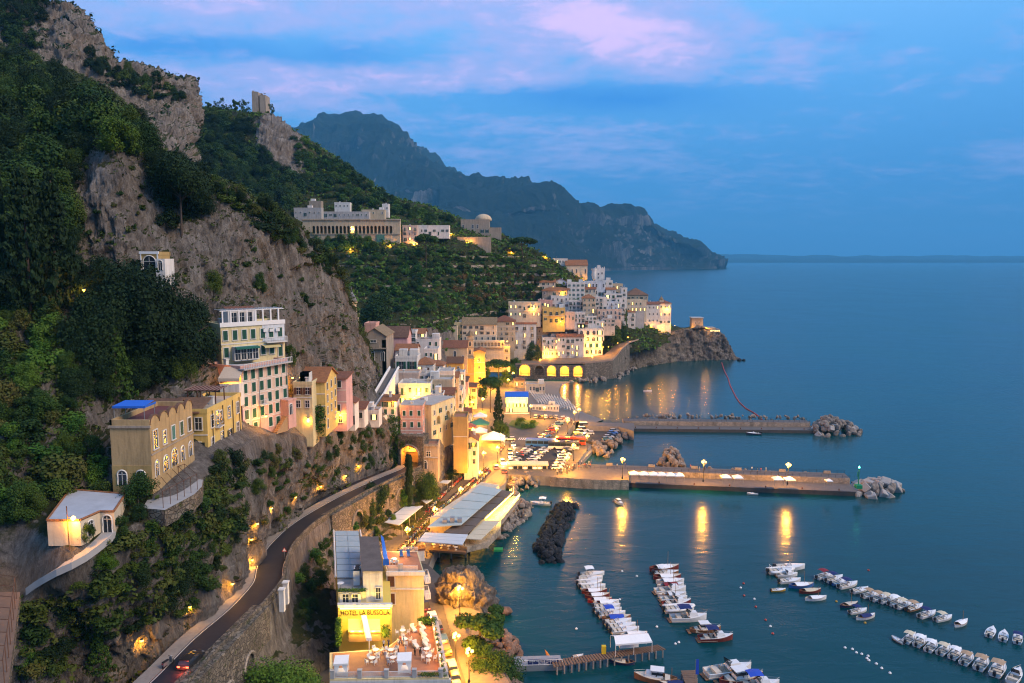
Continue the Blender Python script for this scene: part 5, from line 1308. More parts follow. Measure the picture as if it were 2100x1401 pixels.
def crown(kind,var,m,n=2600):
    key = (kind,var,m.name)
    if key in CROWN: return CROWN[key]
    rs = np.random.RandomState(100 + var * 17 + len(kind))
    if kind == 'broad':
        k = 16; a = rs.rand(k) * 2 * PI; h = rs.rand(k); rr = .30 * np.sqrt(np.clip(1 - (h - .35) ** 2 * 1.6,.1,1)) * (.4 + .7 * rs.rand(k))
        C_ = np.stack([rr * np.cos(a),rr * np.sin(a),.24 + h * .58],1); r = .15 + .09 * rs.rand(k); V,F = cards(C_,r,n,.030 * (2600 / n) ** .42,rs)
    elif kind == 'round':
        k = 22; a = rs.rand(k) * 2 * PI; h = rs.rand(k); rr = .33 * np.sqrt(np.clip(1 - (h - .3) ** 2 * 1.9,.05,1)) * (.65 + .4 * rs.rand(k))
        C_ = np.stack([rr * np.cos(a),rr * np.sin(a),.12 + h * .68],1); r = .13 + .07 * rs.rand(k); V,F = cards(C_,r,int(n * 1.5),.024 * (2600 / n) ** .42,rs)
    elif kind == 'umbrella':
        k = 20; a = rs.rand(k) * 2 * PI; q = np.sqrt(rs.rand(k)); C_ = np.stack([.36 * q * np.cos(a),.36 * q * np.sin(a),.82 - .10 * q ** 2 + .03 * rs.rand(k)],1)
        r = .11 + .05 * rs.rand(k); V,F = cards(C_,r,n,.024,rs,.5,.55)
    elif kind == 'pine':
        k = 13; a = rs.rand(k) * 2 * PI; h = .42 + .52 * rs.rand(k); q = .34 * rs.rand(k) ** .6 * (1.15 - .6 * (h - .42))
        C_ = np.stack([q * np.cos(a),q * np.sin(a),h],1); r = .09 + .07 * rs.rand(k); V,F = cards(C_,r,n,.022,rs,.4,.6)
    elif kind == 'cypress':
        k = 26; h = np.linspace(.05,.96,k); w = .42 * np.sin(np.clip(h * 1.15 + .12,0,PI) ** .8) * (1 - h * .55) ; a = rs.rand(k) * 2 * PI
        C_ = np.stack([w * .25 * np.cos(a),w * .25 * np.sin(a),h],1); r = w * .85 + .03; V,F = cards(C_,r,n,.034,rs,.6,.22)
        V[:,2] = np.clip(V[:,2],0,1.02)
    elif kind == 'conifer':
        pts = []; rad = []
        for t in range(15):
            h = .10 + .86 * t / 14; R_ = .46 * (1 - h) ** .8 + .02
            for q in range(9): a = 2 * PI * (q + rs.rand() * .5) / 9 + t; s = .3 + .7 * rs.rand(); pts.append((R_ * s * math.cos(a),R_ * s * math.sin(a),h - .03 * s)); rad.append(.045 + .03 * (1 - h))
        V,F = cards(np.array(pts),np.array(rad),n,.022,rs,.3,.45)
    elif kind == 'shrub':
        k = 9; a = rs.rand(k) * 2 * PI; q = .42 * rs.rand(k) ** .7; C_ = np.stack([q * np.cos(a),q * np.sin(a),.15 + .6 * rs.rand(k) ** 1.5 * (1 - q)],1)
        r = .16 + .10 * rs.rand(k); V,F = cards(C_,r,int(n * .45),.052,rs,.4)
    CROWN[key] = np_mesh('crown',V,F,m); return CROWN[key]
TRUNK = {}
def trunk(kind,var):
    k = (kind,var)
    if k in TRUNK: return TRUNK[k]
    rr = random.Random(var * 7 + len(kind)); mb = MB(); w = .022
    top = dict(broad=.5,round=.35,umbrella=.80,pine=.86,cypress=.5,conifer=.95)[kind]
    b1 = (rr.uniform(-.02,.02),rr.uniform(-.02,.02),top * .5); mb.tube([(0,0,-.12),b1,(b1[0] * 1.5,b1[1] * 1.5,top)],w,6,r1=w * .5)
    if kind in ('broad','pine','umbrella'):
        for q in range(6):
            a = q * PI / 3 + rr.random(); z = top * (.55 + .07 * q) if kind == 'pine' else top * (.72 + .03 * q); R_ = .26 if kind != 'umbrella' else .30
            mb.tube([(b1[0],b1[1],z),(R_ * .5 * math.cos(a),R_ * .5 * math.sin(a),z + .07),(R_ * math.cos(a),R_ * math.sin(a),z + (.13 if kind != 'umbrella' else .06))],w * .42,4,r1=w * .15)
    TRUNK[k] = mb.mesh('trunk',M_BARK); return TRUNK[k]
def tree(name,label,loc,w,h,kind='broad',var=0,m=None,rz=0,group=None,cat='tree',n=2600):
    t = thing(name,label,cat,tuple(loc),rz,group); t.scale = (w,w,h)
    obj('trunk',trunk(kind,var % 3),t); obj('crown',crown(kind,var,m or M_LEAF,n),t); return t
def tree_px(name,label,px,py,wpx,hpx,kind,var=0,m=None,d=None,n=5200,cat='tree',which=None):
    """tree whose foot is seen at px, py: stands on the land there, or at distance d"""
    if d is None:
        h = on_land(px,py,which); loc = h[0] if h else P(px,py,150)
    else: loc = P(px,py,d)
    s = loc.y / FOC; n = 14000 if max(wpx,hpx) > 100 and kind in ('broad','round') else n; return tree(name,label,loc,wpx * s,hpx * s,kind,var,m,RN.random() * 6,cat=cat,n=n)
# ---- trees that stand out
for a in (
 ('umbrella_pine','large umbrella pine with a tall bare trunk standing out of the lemon gardens',874,548,54,74,'umbrella',0,M_PINE),
 ('umbrella_pine','broad umbrella pine on the skyline right of the lamplit garden road',1072,536,64,54,'umbrella',1,M_PINE),
 ('cypress_tree','single dark cypress in front of the road tunnel mouth',840,1045,34,118,'cypress',0,M_DARKL),
 ('cypress_tree','tall dark cypress at the left edge of the photo',10,610,40,265,'cypress',1,M_DARKL),
 ('conifer_tree','tall dark layered conifer left of the lit villa',62,640,150,300,'conifer',0,M_DARKL),
 ('conifer_tree','dark layered conifer between the lit villa and the grey cliff',118,640,130,290,'conifer',1,M_DARKL),
 ('conifer_tree','olive green conifer in front of the big dark tree mass',243,830,86,170,'conifer',2,M_PINE),
 ('pine_tree','bright yellow green pine above the left grey cliff',240,318,92,84,'round',0,M_BRIGHT),
 ('pine_tree','smaller yellow green pine behind the brighter one on the wooded slope',192,258,50,50,'round',1,M_BRIGHT),
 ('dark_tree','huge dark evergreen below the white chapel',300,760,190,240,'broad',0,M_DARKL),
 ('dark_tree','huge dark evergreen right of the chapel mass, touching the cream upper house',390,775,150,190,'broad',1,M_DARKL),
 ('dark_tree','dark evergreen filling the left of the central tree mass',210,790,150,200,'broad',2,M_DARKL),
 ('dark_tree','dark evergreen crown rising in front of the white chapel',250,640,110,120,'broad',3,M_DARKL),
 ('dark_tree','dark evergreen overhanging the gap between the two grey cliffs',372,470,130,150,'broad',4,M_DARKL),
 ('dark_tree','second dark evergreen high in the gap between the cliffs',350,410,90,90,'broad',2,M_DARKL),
 ('bushy_tree','round green tree on the cliff face under the chapel',438,612,46,62,'round',2,M_LEAF),
 ('bushy_tree','small green tree growing on the bare cliff above the white roof terrace',534,600,34,44,'round',3,M_LEAF),
 ('bushy_tree','green tree against the cliff between the pink house and the yellow house',596,752,30,50,'round',1,M_LEAF),
 ('bushy_tree','large dark green tree behind the bell tower at the foot of the gardens',766,672,92,76,'broad',1,M_LEAF),
 ('dark_tree','dark cypress like tree in the middle of the cemetery',731,446,26,36,'conifer',0,M_DARKL),
 ('bushy_tree','fresh green tree in front of the tan house arches',284,1040,84,74,'broad',2,M_LEAF),
 ('bushy_tree','ivy clad green tree beside the tan house front corner',296,1000,34,64,'round',4,M_BRIGHT),
 ('oleander','pink flowered dark bush beside the villa path lamp',178,1112,40,50,'round',0,M_LEAF),
 ('oleander','dark rounded bush right of the villa door',248,1100,50,48,'round',1,M_LEAF),
 ('oleander','second rounded bush right of the villa door beside the terrace wall',286,1072,44,44,'round',2,M_LEAF),
 ('bushy_tree','large dark bush in the middle of the slope below the villa',352,1250,110,130,'round',3,M_DARKL),
 ('bushy_tree','tall dark bush above the road on the right of the slope',440,1110,96,150,'broad',3,M_LEAF),
 ('pine_tree','young feathery pine on the slope above the coast road',205,1385,70,110,'conifer',1,M_PINE),
 ('bushy_tree','green bush by the retaining wall at the lower left corner',52,1385,56,80,'round',4,M_GARDEN),
 ('bushy_tree','light green bush beside the villa path',212,1168,60,44,'round',2,M_BRIGHT),
): tree_px(*a)
tree_px('bushy_tree','big bright green leafy tree at the bottom edge beside the hotel',568,1500,215,190,'round',0,M_GARDEN,d=104,n=9000)
tree_px('bushy_tree','green tree growing below the tall arch of the road wall',690,1090,50,60,'round',1,M_LEAF,d=172)
tree_px('bushy_tree','dark green tree below the road between the arch and the cypress',770,1060,60,80,'broad',0,M_LEAF,d=186)
tree_px('bushy_tree','broad green tree right of the cypress over the street shelter',872,1035,66,80,'broad',3,M_LEAF,d=205)
tree_px('bushy_tree','dark bush at the foot of the bare rock by the street',930,985,34,32,'round',2,M_DARKL,d=226)
tree_px('bushy_tree','round green tree on the seafront road left of the white hotel',1094,742,40,42,'round',3,M_LEAF,d=474)
tree_px('seafront_pine','spreading pine over the lamplit seafront gardens, the farther of two',1022,792,64,62,'umbrella',2,M_PINE,d=411)
tree_px('seafront_pine','spreading pine over the lamplit seafront gardens, the nearer of two',1006,850,60,86,'umbrella',3,M_PINE,d=337)
for px,py,d,w,h,l in ((1036,790,408,30,34,'left tree of the lamplit garden clump'),(1048,772,432,28,30,'tree at the left end of the arched wall'),(1022,770,436,34,34,'leafy tree behind the farther seafront pine'),(1000,780,425,26,34,'tree beside the golden gabled house front'),(1058,752,462,26,22,'tree above the left end of the arched wall'),(990,822,364,26,34,'street tree left of the nearer seafront pine')): tree_px('garden_tree',l,px,py,w,h,'broad',int(px) % 5,M_BRIGHT,d=d,n=1500)
tree_px('conifer_tree','tall layered conifer on the traffic island by the seafront',1022,892,36,105,'conifer',2,M_DARKL,d=300)
tree_px('bushy_tree','rounded tree with a lamp beneath it in front of the layered conifer',1027,905,42,52,'round',0,M_LEAF,d=286)
tree_px('harbour_pine','big spreading pine between the hotel street and the harbour rocks',988,1380,165,140,'pine',0,M_PINE,d=128,n=9000)
tree_px('harbour_pine','lower bushy pine at the bottom edge by the harbour rocks',1012,1444,150,112,'broad',4,M_PINE,d=122,n=9000)
tree_px('bushy_tree','wooded rock with dark trees in front of the tall white house',1272,706,34,52,'broad',1,M_LEAF,d=505)
tree_px('bushy_tree','dark trees climbing the rock behind the road bend',1256,712,40,46,'broad',2,M_LEAF,d=500)
tree_px('bushy_tree','dark pointed tree on the rock beside the outside stairs',1282,672,18,40,'cypress',0,M_LEAF,d=510)
for i,px in enumerate((430,444,458,470,484,497,507)):
    tree_px('ridge_pine','tall pine in the row on the ridge left of the ruined tower',px,240 + (i % 2) * 3,20,30 + 4 * (i % 3),'pine',i % 4,M_PINE,n=1500)['group'] = 'pines on the ridge left of the ruined tower'
tree_px('ridge_pine','pine directly right of the ruined tower',557,252,20,38,'pine',1,M_PINE,n=1500)
# ---- woods and scrub: every tree its own thing, placed on the land
def scatter(name,label,group,poly,n,smin,smax,kinds,mats,which,hk=(.8,1.25),cat='tree',seed=0,n_leaf=1500,mind=.55):
    rnd = random.Random(seed); done = []; tries = 0
    while len(done) < n and tries < n * 12:
        tries += 1; x,y = rand_in(poly,rnd); h = on_land(x,y,which)
        if not h: continue
        w = rnd.uniform(smin,smax)
        if any((h[0] - q).length < mind * w for q in done): continue
        done.append(h[0]); k = rnd.choice(kinds); m = rnd.choice(mats); v = rnd.randint(0,4)
        loc = h[0] - Vector((0,0,w * .12)); lab = '%s %s%s' % ('large' if w > (smin + smax) / 2 else 'small',{'broad': 'spreading ','round': 'rounded ','shrub': 'low '}.get(k,''),label)
        if k == 'shrub':
            t = thing(name,lab,cat,tuple(loc),rnd.random() * 6,group,crown('shrub',v,m)); t.scale = (w * rnd.uniform(.7,1.3),w * rnd.uniform(.7,1.3),w * rnd.uniform(.5,1.05))
        else: tree(name,lab,loc,w,w * rnd.uniform(*hk),k,v,m,rnd.random() * 6,group,cat,n_leaf)
A_,B_,K_ = [0],[1],[2]
V1 = [(-60,120),(60,140),(150,205),(215,240),(300,300),(345,330),(300,330),(225,300),(175,330),(150,400),(145,470),(60,520),(-60,560)]
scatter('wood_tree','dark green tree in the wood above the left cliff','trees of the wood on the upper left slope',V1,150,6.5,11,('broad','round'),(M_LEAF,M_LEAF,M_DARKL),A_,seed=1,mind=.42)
scatter('wood_tree','dark tree in the wood beside the tall conifers at far left','trees round the conifers at far left',[(-40,470),(140,450),(160,560),(130,640),(-40,640)],26,5,8,('broad','round'),(M_DARKL,),A_,seed=2)
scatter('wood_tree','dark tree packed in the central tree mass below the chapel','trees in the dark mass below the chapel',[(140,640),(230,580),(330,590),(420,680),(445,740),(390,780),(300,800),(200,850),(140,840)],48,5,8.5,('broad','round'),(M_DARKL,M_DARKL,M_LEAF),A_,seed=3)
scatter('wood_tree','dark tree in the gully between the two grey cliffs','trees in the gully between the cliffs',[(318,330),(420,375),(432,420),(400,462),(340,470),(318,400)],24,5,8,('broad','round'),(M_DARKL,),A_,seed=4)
scatter('slope_bush','green bush on the overgrown slope left of the tan house','bushes on the slope left of the tan house',[(-20,640),(120,650),(150,760),(140,860),(205,960),(215,1030),(110,1040),(-20,1090)],95,3.0,6,('broad','round','shrub'),(M_GARDEN,M_LEAF,M_SHRUB),A_,seed=5)
scatter('cliff_top_bush','bush in the green fringe along the top of the big cliff','bushes along the cliff top',[(440,372),(540,425),(600,470),(660,520),(700,560),(690,575),(640,540),(560,490),(520,450),(440,405)],46,3,6,('round','shrub','broad'),(M_LEAF,M_SHRUB,M_DARKL),A_,seed=6)
scatter('slope_bush','scrubby bush on the slope between the villa and the coast road','bushes between the villa and the road',[(230,1110),(330,1070),(400,1050),(430,960),(500,945),(505,1090),(440,1200),(390,1250),(290,1280),(160,1350),(60,1420),(60,1240),(160,1205)],130,2.2,5.2,('shrub','round','shrub'),(M_SHRUB,M_LEAF,M_SHRUB,M_DARKL),A_,seed=7,cat='bush',mind=.5)
scatter('cliff_bush','bush clinging to the cliff below the path wall','bushes on the cliff below the path',[(520,920),(600,905),(700,900),(800,875),(805,950),(740,970),(640,1010),(560,1080),(525,1100)],60,1.6,3.6,('shrub','round'),(M_LEAF,M_SHRUB),A_,seed=8,cat='bush')
scatter('cliff_bush','small bush rooted in a crack of the big bare cliff','bushes in cracks of the big cliff',[(180,330),(300,350),(320,520),(180,520)],14,1.2,2.6,('shrub',),(M_SHRUB,M_LEAF),A_,seed=9,cat='bush')
scatter('cliff_bush','small bush rooted in a crack of the right bare cliff','bushes in cracks of the right cliff',[(450,420),(600,560),(720,640),(745,780),(600,740),(450,640)],22,1.2,2.8,('shrub',),(M_SHRUB,M_LEAF),A_,seed=10,cat='bush')
scatter('road_bush','bush on the bank below the coast road','bushes below the coast road',[(600,1180),(650,1120),(700,1060),(800,1010),(860,1000),(880,1060),(820,1090),(760,1110),(680,1180),(620,1300)],50,2,4.5,('shrub','round'),(M_LEAF,M_SHRUB,M_GARDEN),None,seed=11,cat='bush')
scatter('hill_tree','dark tree in the wood on the hill below the ruined tower','trees of the wood below the ruined tower',[(330,235),(500,245),(540,260),(490,290),(560,330),(620,380),(600,440),(560,450),(450,385),(340,320)],150,9,15,('broad','round'),(M_LEAF,M_DARKL,M_PINE),B_,hk=(.7,1.0),seed=12,n_leaf=1100,mind=.42)
scatter('hill_tree','small tree on the terraced hillside right of the ruined tower','trees on the terraced hillside',[(600,280),(700,335),(790,400),(850,430),(930,455),(920,470),(800,440),(700,410),(620,400)],100,6,11,('broad','round'),(M_LEAF,M_GARDEN,M_PINE),B_,hk=(.6,.9),seed=13,n_leaf=900)
scatter('garden_tree','tree at the foot of the colonnade wall on the hillside','trees below the colonnade',[(640,490),(690,485),(760,500),(770,515),(680,520),(640,510)],26,6,9,('round','broad'),(M_GARDEN,M_LEAF),B_,seed=14,n_leaf=900)
scatter('garden_tree','lemon tree on the terraced gardens behind the town','trees of the terraced gardens',[(700,525),(900,510),(1040,530),(1110,560),(1100,600),(1040,615),(1030,650),(930,650),(820,640),(740,600)],260,4.5,8,('round','shrub','broad'),(M_GARDEN,M_GARDEN,M_LEAF,M_SHRUB),B_,hk=(.5,.8),seed=15,n_leaf=800,mind=.6)
scatter('dry_bush','dry brown bush on the right part of the terraced gardens','dry bushes of the terraced gardens',[(950,550),(1090,570),(1095,612),(960,622),(900,590)],60,3.5,6.5,('shrub',),(M_DRY,M_DRY,M_SHRUB),B_,seed=18,cat='bush')
scatter('peak_tree','dark pine on the shelf of the high rock peak','pines on the high rock peak',[(-10,-10),(60,10),(120,20),(60,55),(80,100),(30,110),(-10,70)],34,8,13,('pine','round'),(M_DARKL,M_PINE),K_,seed=16,n_leaf=1100)
scatter('peak_bush','dark bush on the ledges of the high rock peak','bushes on the high rock peak',[(170,110),(250,145),(330,170),(385,200),(330,215),(290,200),(180,150)],40,4,9,('round','shrub'),(M_DARKL,M_LEAF),K_,seed=17,n_leaf=900)
# ---- undergrowth that nobody could count: clumps of leaves over the green ground
def poly_mask(X,Y,poly):
    c = np.zeros(X.shape,bool); j = len(poly) - 1
    for i in range(len(poly)):
        xi,yi = poly[i]; xj,yj = poly[j]
        t = ((yi > Y) != (yj > Y)) & (X < (xj - xi) * (Y - yi) / (yj - yi + 1e-9) + xi); c ^= t; j = i
    return c
def project(V):
    x = V[:,0]; y = V[:,1]; z = V[:,2] - CAMH; f = y * _cp - z * _sp; u = y * _sp + z * _cp
    return PCX + FOC * x / np.maximum(f,1),PCY - FOC * u / np.maximum(f,1)
def undergrowth(name,Gd,cov,n,rad,per,size,m,seed,thr=.5,inc=(),exc=()):
    rs = np.random.RandomState(seed); V = Gd.reshape(-1,3); X,Y = project(V); w = (cov.ravel() > thr).astype(float)
    for p in inc: w = np.maximum(w,poly_mask(X,Y,p) * 1.0)
    for p in exc: w *= ~poly_mask(X,Y,p)
    w *= (X > -60) & (X < 2150) & (Y > -60) & (Y < 1470)
    g = np.linalg.norm(np.cross(np.gradient(Gd,axis=0),np.gradient(Gd,axis=1)),axis=-1).ravel(); w *= g
    w *= .25 + fbm(V / 9,3) ** 2 * 3
    i = rs.choice(len(V),n,p=w / w.sum()); C_ = V[i] + rs.normal(size=(n,3)) * np.array([.5,.5,.15]) * rad; r = rad * (.35 + .8 * rs.rand(n))
    Vv,F = cards(C_,r,n * per,size,rs,.5,.6); struct(obj(name,np_mesh(name,Vv,F,m)),'stuff')
EXC = [[(-60,1000),(110,1020),(270,1010),(270,1100),(130,1180),(60,1225),(-60,1230)],[(200,860),(600,620),(620,900),(420,1000),(200,1000)]]
undergrowth('hillside_undergrowth',G,cover,13000,1.3,12,.30,M_SHRUB,3,.55,inc=[[(230,1110),(330,1070),(400,1050),(430,960),(500,945),(500,1080),(430,1190),(380,1240),(290,1270),(160,1340),(60,1420),(-60,1240),(160,1205)],[(-60,640),(150,640),(210,960),(200,1030),(-60,1100)],V1],exc=EXC)
undergrowth('town_hill_undergrowth',G2,np.clip(cv2,0,1),14000,2.2,9,.75,M_GARDEN,4,.5)
undergrowth('peak_undergrowth',G3,np.clip((nz3 - .38) * 1.6,0,1),1600,2.2,9,.7,M_LEAF,5,.55)
# hanging ivy beside the tunnel and on the yellow house
def ivy(label,px0,px1,py0,py1,d,n,m):
    rs = np.random.RandomState(int(px0)); a = np.array([tuple(P(px0 + (px1 - px0) * rs.rand(),py0 + (py1 - py0) * rs.rand(),d - .4 * rs.rand())) for _ in range(n // 10)])
    V,F = cards(a,np.full(len(a),.6),n,.22,rs,.1); o = obj('ivy',np_mesh('ivy',V,F,m)); tag(o,label,'ivy')
ivy('curtain of bright ivy hanging left of the road tunnel',798,822,853,962,213.6,1600,M_GARDEN)
ivy('ivy draped over the wall above the tunnel mouth',820,862,904,918,212.6,500,M_LEAF)
ivy('ivy covering the lower corner of the yellow gabled house',628,664,832,890,160.8,1400,M_GARDEN)

# ================================================================ HOTEL BY THE HARBOUR
HT = thing('hotel','pale yellow hotel with a big roof terrace restaurant beside the harbour street','hotel')
TZ = 10.2
tp = wpoly([(676,1393),(921,1390),(893,1268),(862,1276),(790,1330),(676,1338)],TZ)
part_prism(HT,'lower_wall',tp,0,TZ - .05,WL['pale'])
MB().prism(wpoly([(684,1389),(908,1386),(886,1275),(862,1279),(790,1333),(682,1340)],TZ),TZ - .04,TZ + .03).build('terrace_floor',M_TERRA,HT)
mb = MB()
for k in range(3): mb.prism(wpoly([(676,1393 + 3 * k),(925,1390 + 3 * k),(925,1394 + 3 * k),(676,1397 + 3 * k)],TZ - .3 - .25 * k),TZ - .55 - .25 * k,TZ - .3 - .25 * k)
mb.build('cornice',WL['white'],HT)
def W2(px,d): return (Px(px,d),d)
M_SIGNW = mat('sign_wall_yellow',(.62,.47,.10),.85,.06,.6)
part_prism(HT,'sign_wall',[W2(676,119.7),W2(791,120),W2(788,132),W2(735,146),W2(672,146)],0,15.3,M_SIGNW)
part_prism(HT,'sign_cornice',[W2(675,119.4),W2(793,119.6),W2(793,120.4),W2(675,120.4)],15.3,15.75,WL['white'])
part_prism(HT,'upper_wall',[W2(677,121),W2(737,121.2),W2(735,146),W2(672,146)],15.3,17.3,WL['pale'])
part_prism(HT,'roof_deck',[W2(677.5,121.2),W2(736.5,121.4),W2(734,127),W2(676,127)],17.31,17.4,M_FLAT)
for px in (693,713): add_window(HT,*W2(px,120.95),15.55,0,'open',.95,1.45,'white')
M_PANEL = mat('blue_grey_panel',(.30,.38,.42),.55,.08,.8)
PV = [(Px(674,146),146,18.8),(Px(724,146),146,18.8),(Px(735,126),126,17.75),(Px(676,126),126,17.75)]
PV = [Vector(p) for p in PV]
for i in range(8):
    for j in range(2):
        a = PV[0].lerp(PV[3],i / 8 + .006); b = PV[1].lerp(PV[2],i / 8 + .006); c = PV[1].lerp(PV[2],(i + 1) / 8 - .006); d = PV[0].lerp(PV[3],(i + 1) / 8 - .006)
        p = [a.lerp(b,j / 2 + .01),a.lerp(b,(j + 1) / 2 - .01),d.lerp(c,(j + 1) / 2 - .01),d.lerp(c,j / 2 + .01)]
        mb = MB(); mb.v = [tuple(q) for q in p] + [(q.x,q.y,q.z - .12) for q in p]
        for q in ((3,2,1,0),(0,1,5,4),(1,2,6,5),(2,3,7,6),(3,0,4,7)): mb.face(q)
        mb.build('roof_panel',M_PANEL,HT)
mb = MB(); q = [tuple(p + Vector((0,0,-.16))) for p in PV]; mb.poly(q[::-1]); mb.tube([PV[0] + Vector((-.3,0,.1)),PV[3] + Vector((-.3,0,.1))],.18,4); mb.tube([PV[1] + Vector((.3,0,.1)),PV[2] + Vector((.3,0,.1))],.18,4); mb.build('roof_frame',M_FRAME,HT)
part_prism(HT,'stair_block',[W2(731,121.6),W2(773,121.6),W2(765,135),W2(726,135)],15.2,20.9,WL['white'])
MB().poly([(*W2(729,121.2),20.95),(*W2(775,121.2),20.95),(*W2(766,135.3),21.7),(*W2(725,135.3),21.7)]).build('dark_roof',M_FLATD,HT)
add_window(HT,*W2(763,121.5),15.9,0,'plain',.8,2.0,'dark')
part_prism(HT,'cream_wing',[W2(783,130),W2(861,130),W2(849,139),W2(770,139)],0,17.2,WL['pale'])
part_prism(HT,'wing_floor',[W2(785,130.4),W2(858,130.4),W2(847,138.6),W2(773,138.6)],17.21,17.28,M_TERRA)
part_prism(HT,'wing_cornice',[W2(781,129.5),W2(864,129.5),W2(863,130),W2(782,130)],16.5,17.2,WL['white'])
part_prism(HT,'string_course',[W2(782.5,129.8),W2(862,129.8),W2(861,130),W2(783,130)],13.6,13.9,WL['white'])
for a,b in ((784,807),(817,849)): part_prism(HT,'parapet',[W2(a,130.05),W2(b,130.05),W2(b,130.35),W2(a,130.35)],17.2,18.1,WL['peach'])
part_prism(HT,'pillar',[W2(807,129.95),W2(817,129.95),W2(817,130.5),W2(807,130.5)],17.2,18.4,WL['grey'])
add_window(HT,*W2(791,129.98),14.2,0,'closed',1.3,2.0,'brown'); add_window(HT,*W2(791,129.98),10.9,0,'closed',1.3,2.0,'brown')
for z in (11.0,14.1): add_balcony(HT,Px(861,133),133.5,z,PI / 2 + .25,3.6,1.0,True)
def rail(par,a,b,h=.95,n=None,m=None,name='railing'):
    a,b = Vector(a),Vector(b); L_ = (b - a).length; n = n or max(3,int(L_ / .16)); mb = MB()
    for i in range(n + 1): p = a.lerp(b,i / n); mb.box(p.x,p.y,p.z,.06,.06,h)
    mb.tube([a + Vector((0,0,h)),b + Vector((0,0,h))],.05,4); mb.tube([a + Vector((0,0,.12)),b + Vector((0,0,.12))],.04,4)
    return struct(mb.build(name,m or M_RAILW,par),'stuff')
fx = (682,738,793,850,904); fp = [Pz(x,y,TZ) for x,y in zip(fx,(1391,1390,1389.5,1388.5,1388))]
for p in fp: MB().box(p.x,p.y,TZ,.62,.5,1.25).box(p.x,p.y,TZ + 1.25,.74,.6,.1).build('pillar',WL['grey'],HT)
for a,b in zip(fp[:-1],fp[1:]): d = (b - a).normalized() * .35; rail(HT,a + d,b - d)
w0,w1 = Pz(912,1388,TZ),Pz(890,1270,TZ); n = (w1 - w0).normalized(); s = Vector((-n.y,n.x,0)) * .55
MB().prism([tuple((w0 - s)[:2]),tuple((w0 + s)[:2]),tuple((w1 + s)[:2]),tuple((w1 - s)[:2])],TZ,TZ + .75).build('side_wall',WL['grey'],HT)
rail(HT,(*W2(818,138.7),17.25),(*W2(849,138.7),17.25))
# lettering on the sign wall
def lettering(par,text,loc,rz,width,h,m,name='lettering',tilt=PI / 2):
    cu = bpy.data.curves.new(name,'FONT'); cu.body = text; cu.extrude = .03; cu.size = 1; cu.resolution_u = 2
    o = bpy.data.objects.new(name,cu); COL.objects.link(o); bpy.context.view_layer.update()
    me = bpy.data.meshes.new_from_object(o); bpy.data.objects.remove(o)
    xs = [v.co.x for v in me.vertices]; ys = [v.co.y for v in me.vertices]
    kx = width / (max(xs) - min(xs)); ky = h / (max(ys) - min(ys))
    for v in me.vertices: v.co.x = (v.co.x - min(xs)) * kx; v.co.y = (v.co.y - min(ys)) * ky
    me.materials.clear(); me.materials.append(m)
    return obj(name,me,par,loc,(tilt,0,rz))
lettering(HT,'HOTEL LA BUSSOLA',(*W2(682,119.62),13.85),math.atan2(.3,9),8.2,.86,mat('sign_letters',(.022,.012,.004),.7,0,1))
for px in (690,715,740,765,784): lamp_light(HT,(*W2(px,118.3),15.4),34,(1,.62,.07),.2)
part_prism(HT,'light_rail',[W2(680,119.1),W2(788,119.3),W2(788,119.4),W2(680,119.2)],15.2,15.3,mat('warm_strip',(.8,.6,.2),.5,0,1,emit=(1,.7,.2),es=6))
# bar under the sign
part_prism(HT,'bar_counter',[W2(697,117.6),W2(766,117.8),W2(766,119.6),W2(697,119.6)],TZ,TZ + 1.15,M_WOOD)
for a,b in ((697,731),(735,766)): MB().poly([(*W2(a,119.7),13.2),(*W2(b,119.7),13.2),(*W2(b,117.2),12.5),(*W2(a,117.2),12.5)]).poly([(*W2(a,117.2),12.5),(*W2(b,117.2),12.5),(*W2(b,117.2),12.15),(*W2(a,117.2),12.15)]).build('awning',mat('cream_canvas',(.62,.50,.22),.8,.05,2),HT)
for px in (705,722,750,770): lamp_light(HT,(*W2(px,117.0),12.0),60,(1,.58,.07),.2)
# folded white canopy over the terrace, cabanas, furniture
fc = thing('folded_canopy','long narrow white folded canopy standing across the hotel terrace','canopy')
a,b = Vector((*W2(731,119.4),14.0)),Vector((*W2(741,115.2),12.2)); mb = MB(); n = Vector((.45,0,0))
mb.v = [tuple(a - n),tuple(a + n),tuple(b + n),tuple(b - n)] + [tuple(v + Vector((0,0,-.5))) for v in (a - n,a + n,b + n,b - n)]
for q in ((0,1,2,3),(0,3,7,4),(1,5,6,2),(3,2,6,7),(4,7,6,5)): mb.face(q)
mb.build('canvas_roll',M_CANVAS,fc); MB().tube([(b.x,b.y,TZ),(b.x,b.y,b.z - .3)],.06,6).build('pole',M_WHITE,fc)
def cabana(px,py,label):
    p = Pz(px,py,TZ); t = thing('cabana',label,'cabana',tuple(p),.1)
    for sx in (-.95,.95):
        for sy in (-.9,.9): MB().box(sx,sy,0,.1,.1,2.2).build('post',M_WHITE,t)
    MB().poly([(-1.1,-1.05,2.2),(1.1,-1.05,2.2),(1.1,1.05,2.5),(-1.1,1.05,2.5)]).box(0,-1.05,1.95,2.2,.04,.3).build('roof_canvas',M_CANVAS,t)
    for s in (-1,1): mb = MB(); mb.v = [(s * .95,-.96,2.1),(s * .1,-.96,2.05),(s * .55,-1.0,1.0),(s * .72,-.98,.1),(s * .95,-.96,.1)]; mb.face((0,1,2,3,4) if s > 0 else (4,3,2,1,0)); mb.build('curtain',M_CANVAS,t)
    MB().box(0,.1,0,1.7,1.5,.5).build('daybed',M_CANVAS,t)
cabana(701,1382,'white curtained cabana at the left front corner of the hotel terrace'); cabana(830,1376,'white curtained cabana by the middle of the hotel terrace railing')
M_CHAIR = mat('white_wicker',(.66,.64,.60),.7,.08,4)
